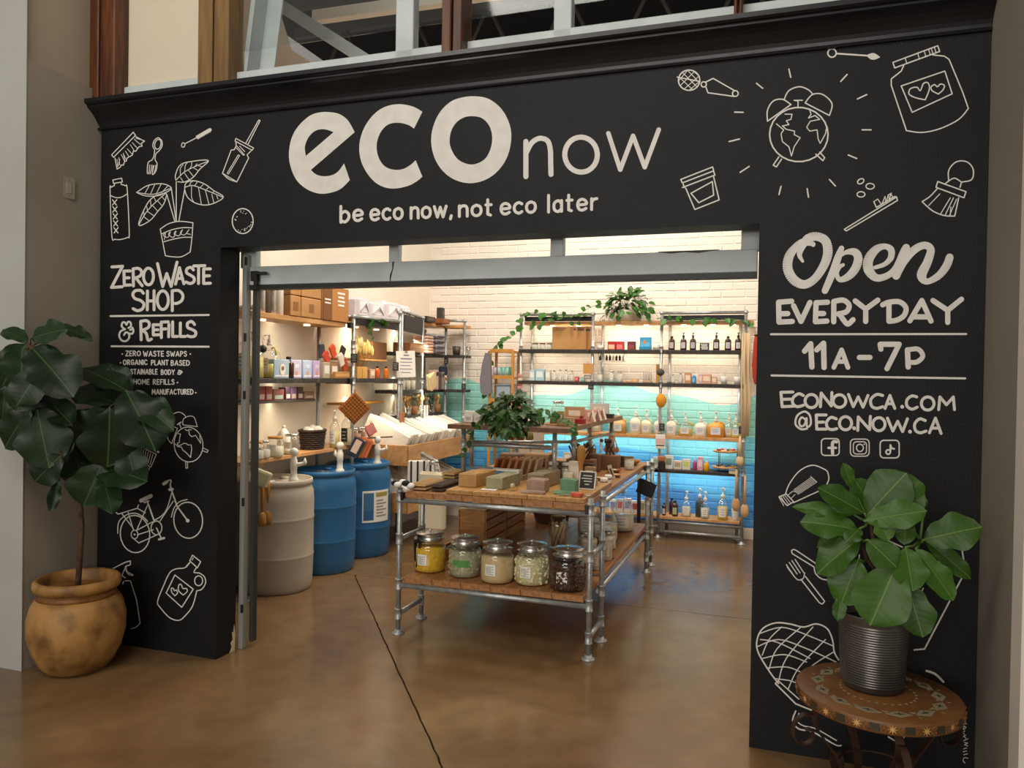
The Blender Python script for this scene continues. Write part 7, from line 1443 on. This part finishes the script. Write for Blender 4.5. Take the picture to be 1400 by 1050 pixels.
tk2 = [o2, at(1205, 800, 1, YR), at(1195, 750, 1, YR), at(1190, 710, 1, YR)]; MB().tube([p-o2 for p in tk2], [.010, .009, .007, .005], 8).build('trunk', m_bark, f2)
tk3 = [at(1205, 800, 1, YR), at(1232, 770, 1, YR), at(1258, 738, 1, YR)]; MB().tube([p-o2 for p in tk3], [.008, .006, .005], 8).build('branch', m_bark, f2)
tk4 = [at(1203, 790, 1, YR), at(1185, 765, 1, YR), at(1175, 735, 1, YR)]; MB().tube([p-o2 for p in tk4], [.008, .006, .005], 8).build('branch', m_bark, f2)
LR = [(1186, 704, 1238, 646, 62, -.02, .3), (1166, 668, 1154, 634, 18, .03, .2), (1182, 702, 1122, 664, 36, -.05, .2), (1168, 704, 1086, 690, 20, -.02, .1), (1172, 724, 1098, 708, 44, -.06, .2), (1176, 736, 1114, 778, 46, -.08, 0), (1186, 738, 1226, 774, 42, -.12, 0), (1238, 748, 1250, 808, 44, -.12, 0),
      (1262, 738, 1342, 718, 50, -.05, .3), (1252, 750, 1308, 820, 34, -.08, 0), (1264, 738, 1332, 790, 26, 0, .1), (1174, 764, 1148, 826, 52, -.08, 0), (1226, 772, 1190, 856, 74, -.14, 0), (1240, 796, 1262, 872, 46, -.10, 0), (1182, 712, 1266, 696, 40, -.10, .2), (1262, 702, 1242, 648, 28, 0, .3),
      (1150, 812, 1146, 848, 18, -.08, 0), (1200, 706, 1216, 736, 28, -.1, 0), (1240, 706, 1236, 744, 26, -.02, 0), (1196, 700, 1170, 655, 40, .04, .3), (1168, 740, 1118, 746, 36, -.02, .2), (1176, 722, 1158, 738, 24, -.10, 0), (1210, 700, 1262, 672, 44, 0, .3)]
fig(f2, o2, LR, FL2, YR, tk2, [tuple(p) for p in tk2+tk3+tk4])
# ---- trailing plants inside
def bushy(root, org, c, rx, ry, rz_, n, ms, size, hang=0):
    "dome of small leaves around c"
    for k in range(n):
        a = rnd(0, 2*PI); e = rnd(-.5 if hang else -.1, 1.3); v = Vector((math.cos(a)*math.cos(e)*rx, math.sin(a)*math.cos(e)*ry, math.sin(e)*rz_)); p = c+v*rnd(.65, 1.0)
        out = v.normalized(); tip = p+(out*rnd(.4, 1)+Vector((rnd(-.4, .4), rnd(-.4, .4), -rnd(.2, 1.0)))).normalized()*size*rnd(.75, 1.25)
        place_leaf(root, ms[k % 4], p, tip, size*.8, out+Vector((0, -.5, .5)), org=org, roll=rnd(-.4, .4))
    b = MB()
    for k in range(14):
        a = rnd(0, 2*PI); v = Vector((math.cos(a)*rx*.7, math.sin(a)*ry*.7, rz_*rnd(.2, .9))); b.tube([Vector((0, 0, 0)), v*.5+Vector((0, 0, .03)), v], .0025, 5)
    b.v = [tuple(Vector(v)+c-org) for v in b.v]; b.build('stems', m_stem, root)
def vine(root, org, pts, n, ms, size, r=.0025):
    P_ = [Vector(p) for p in pts]; sm_ = smooth([tuple(p) for p in P_], False, 6); sm_ = [Vector(p) for p in sm_]
    MB().tube([p-org for p in sm_], r, 5).build('vine_stem', m_stem, root)
    for k in range(n):
        i = int((k+.5)/n*(len(sm_)-1)); p = sm_[i]; tip = p+Vector((rnd(-.8, .8), rnd(-.9, -.1), rnd(-1, .5))).normalized()*size*rnd(.7, 1.2)
        place_leaf(root, ms[k % 4], p, tip, size*.72, Vector((rnd(-.3, .3), -1, .5)), org=org, roll=rnd(-.3, .3))
# pothos on the top shelf
o_ = Vector((BX(857, 4.62, 430), 4.62, 2.297)); pt = thing('planter', 'cream round planter on the top board of the middle bay', 'pot', o_); MB().lathe([(.06, 0), (.075, .01), (.095, .07), (.10, .12), (.09, .12), (.085, .10)], 24).build('pot', C('d9cfbf'), pt); MB().lathe([(.088, .11), (.001, .112)], 16).build('soil', m_soil, pt)
v1 = thing('pothos', 'bushy green pothos on the top board, its vines trailing along the shelving both ways', 'plant', o_+Vector((0, 0, .112))); oo = o_+Vector((0, 0, .112))
bushy(v1, oo, oo+Vector((0, -.06, .02)), .26, .12, .22, 120, PO, .085, 1)
def V(px, py, y=4.46): return at(px, py, 1, y)
vine(v1, oo, [oo, V(830, 415, 4.5), V(808, 420), V(785, 432), V(760, 430), V(740, 428), V(722, 428), V(712, 440), V(706, 455), V(690, 466), V(676, 474), V(670, 490), V(668, 520), V(662, 545)], 34, PO, .085)
vine(v1, oo, [oo, V(800, 432), V(790, 440), V(783, 445)], 5, PO, .07); vine(v1, oo, [oo, V(770, 434), V(750, 436), V(735, 445), V(728, 440)], 9, PO, .08)
vine(v1, oo, [oo, V(890, 425), V(903, 436), V(918, 436), V(930, 440), V(955, 436), V(975, 440), V(992, 436), V(1015, 438), V(1026, 444)], 16, PO, .085)
# variegated ivy on the riser
o_ = Vector((1.28, 1.60, ZR+.0005)); pt = thing('low_planter', 'low dark bowl planter on the riser, hidden in ivy leaves', 'pot', o_); MB().lathe([(.07, 0), (.10, .02), (.11, .06), (.10, .06), (.09, .04)], 20).build('bowl', C('3a3029'), pt); MB().lathe([(.095, .05), (.001, .052)], 16).build('soil', m_soil, pt)
v2 = thing('trailing_ivy', 'dense dark green trailing plant spilling over the front of the riser', 'plant', o_+Vector((0, 0, .052))); oo = o_+Vector((0, 0, .052))
bushy(v2, oo, oo+Vector((0, -.05, .02)), .19, .20, .15, 170, IV, .068, 1)
bushy(v2, oo, oo+Vector((.02, -.21, -.06)), .14, .06, .11, 80, IV, .062, 1)
def V2(px, py, y=1.42): return at(px, py, 1, y)
vine(v2, oo, [oo, V2(672, 560), V2(655, 575), V2(645, 590, 1.38), V2(641, 605, 1.38), V2(636, 625, 1.38)], 16, IV, .055); vine(v2, oo, [oo, V2(680, 555), V2(664, 565), V2(655, 562)], 8, IV, .05)
vine(v2, oo, [oo, V2(735, 570, 1.5), V2(755, 572, 1.45), V2(775, 574, 1.42), V2(786, 582, 1.38), V2(790, 592, 1.38)], 16, PO, .055); vine(v2, oo, [oo, V2(740, 560, 1.5), V2(752, 566, 1.5), V2(765, 566, 1.48)], 9, PO, .05)
# little trailing sprig over the second bay of the left shelving
o_ = Vector((-.60, 2.85, 2.199)); v3 = thing('small_trailing_sprig', 'small leafy sprig trailing over the top rail of the left shelving', 'plant', o_); 
vine(v3, o_, [o_, (-.545, 2.78, 2.20), (-.535, 2.74, 2.10), (-.535, 2.76, 2.02)], 10, PO, .06)
vine(v3, o_, [o_, (-.545, 3.0, 2.215), (-.535, 3.1, 2.17)], 6, PO, .06)
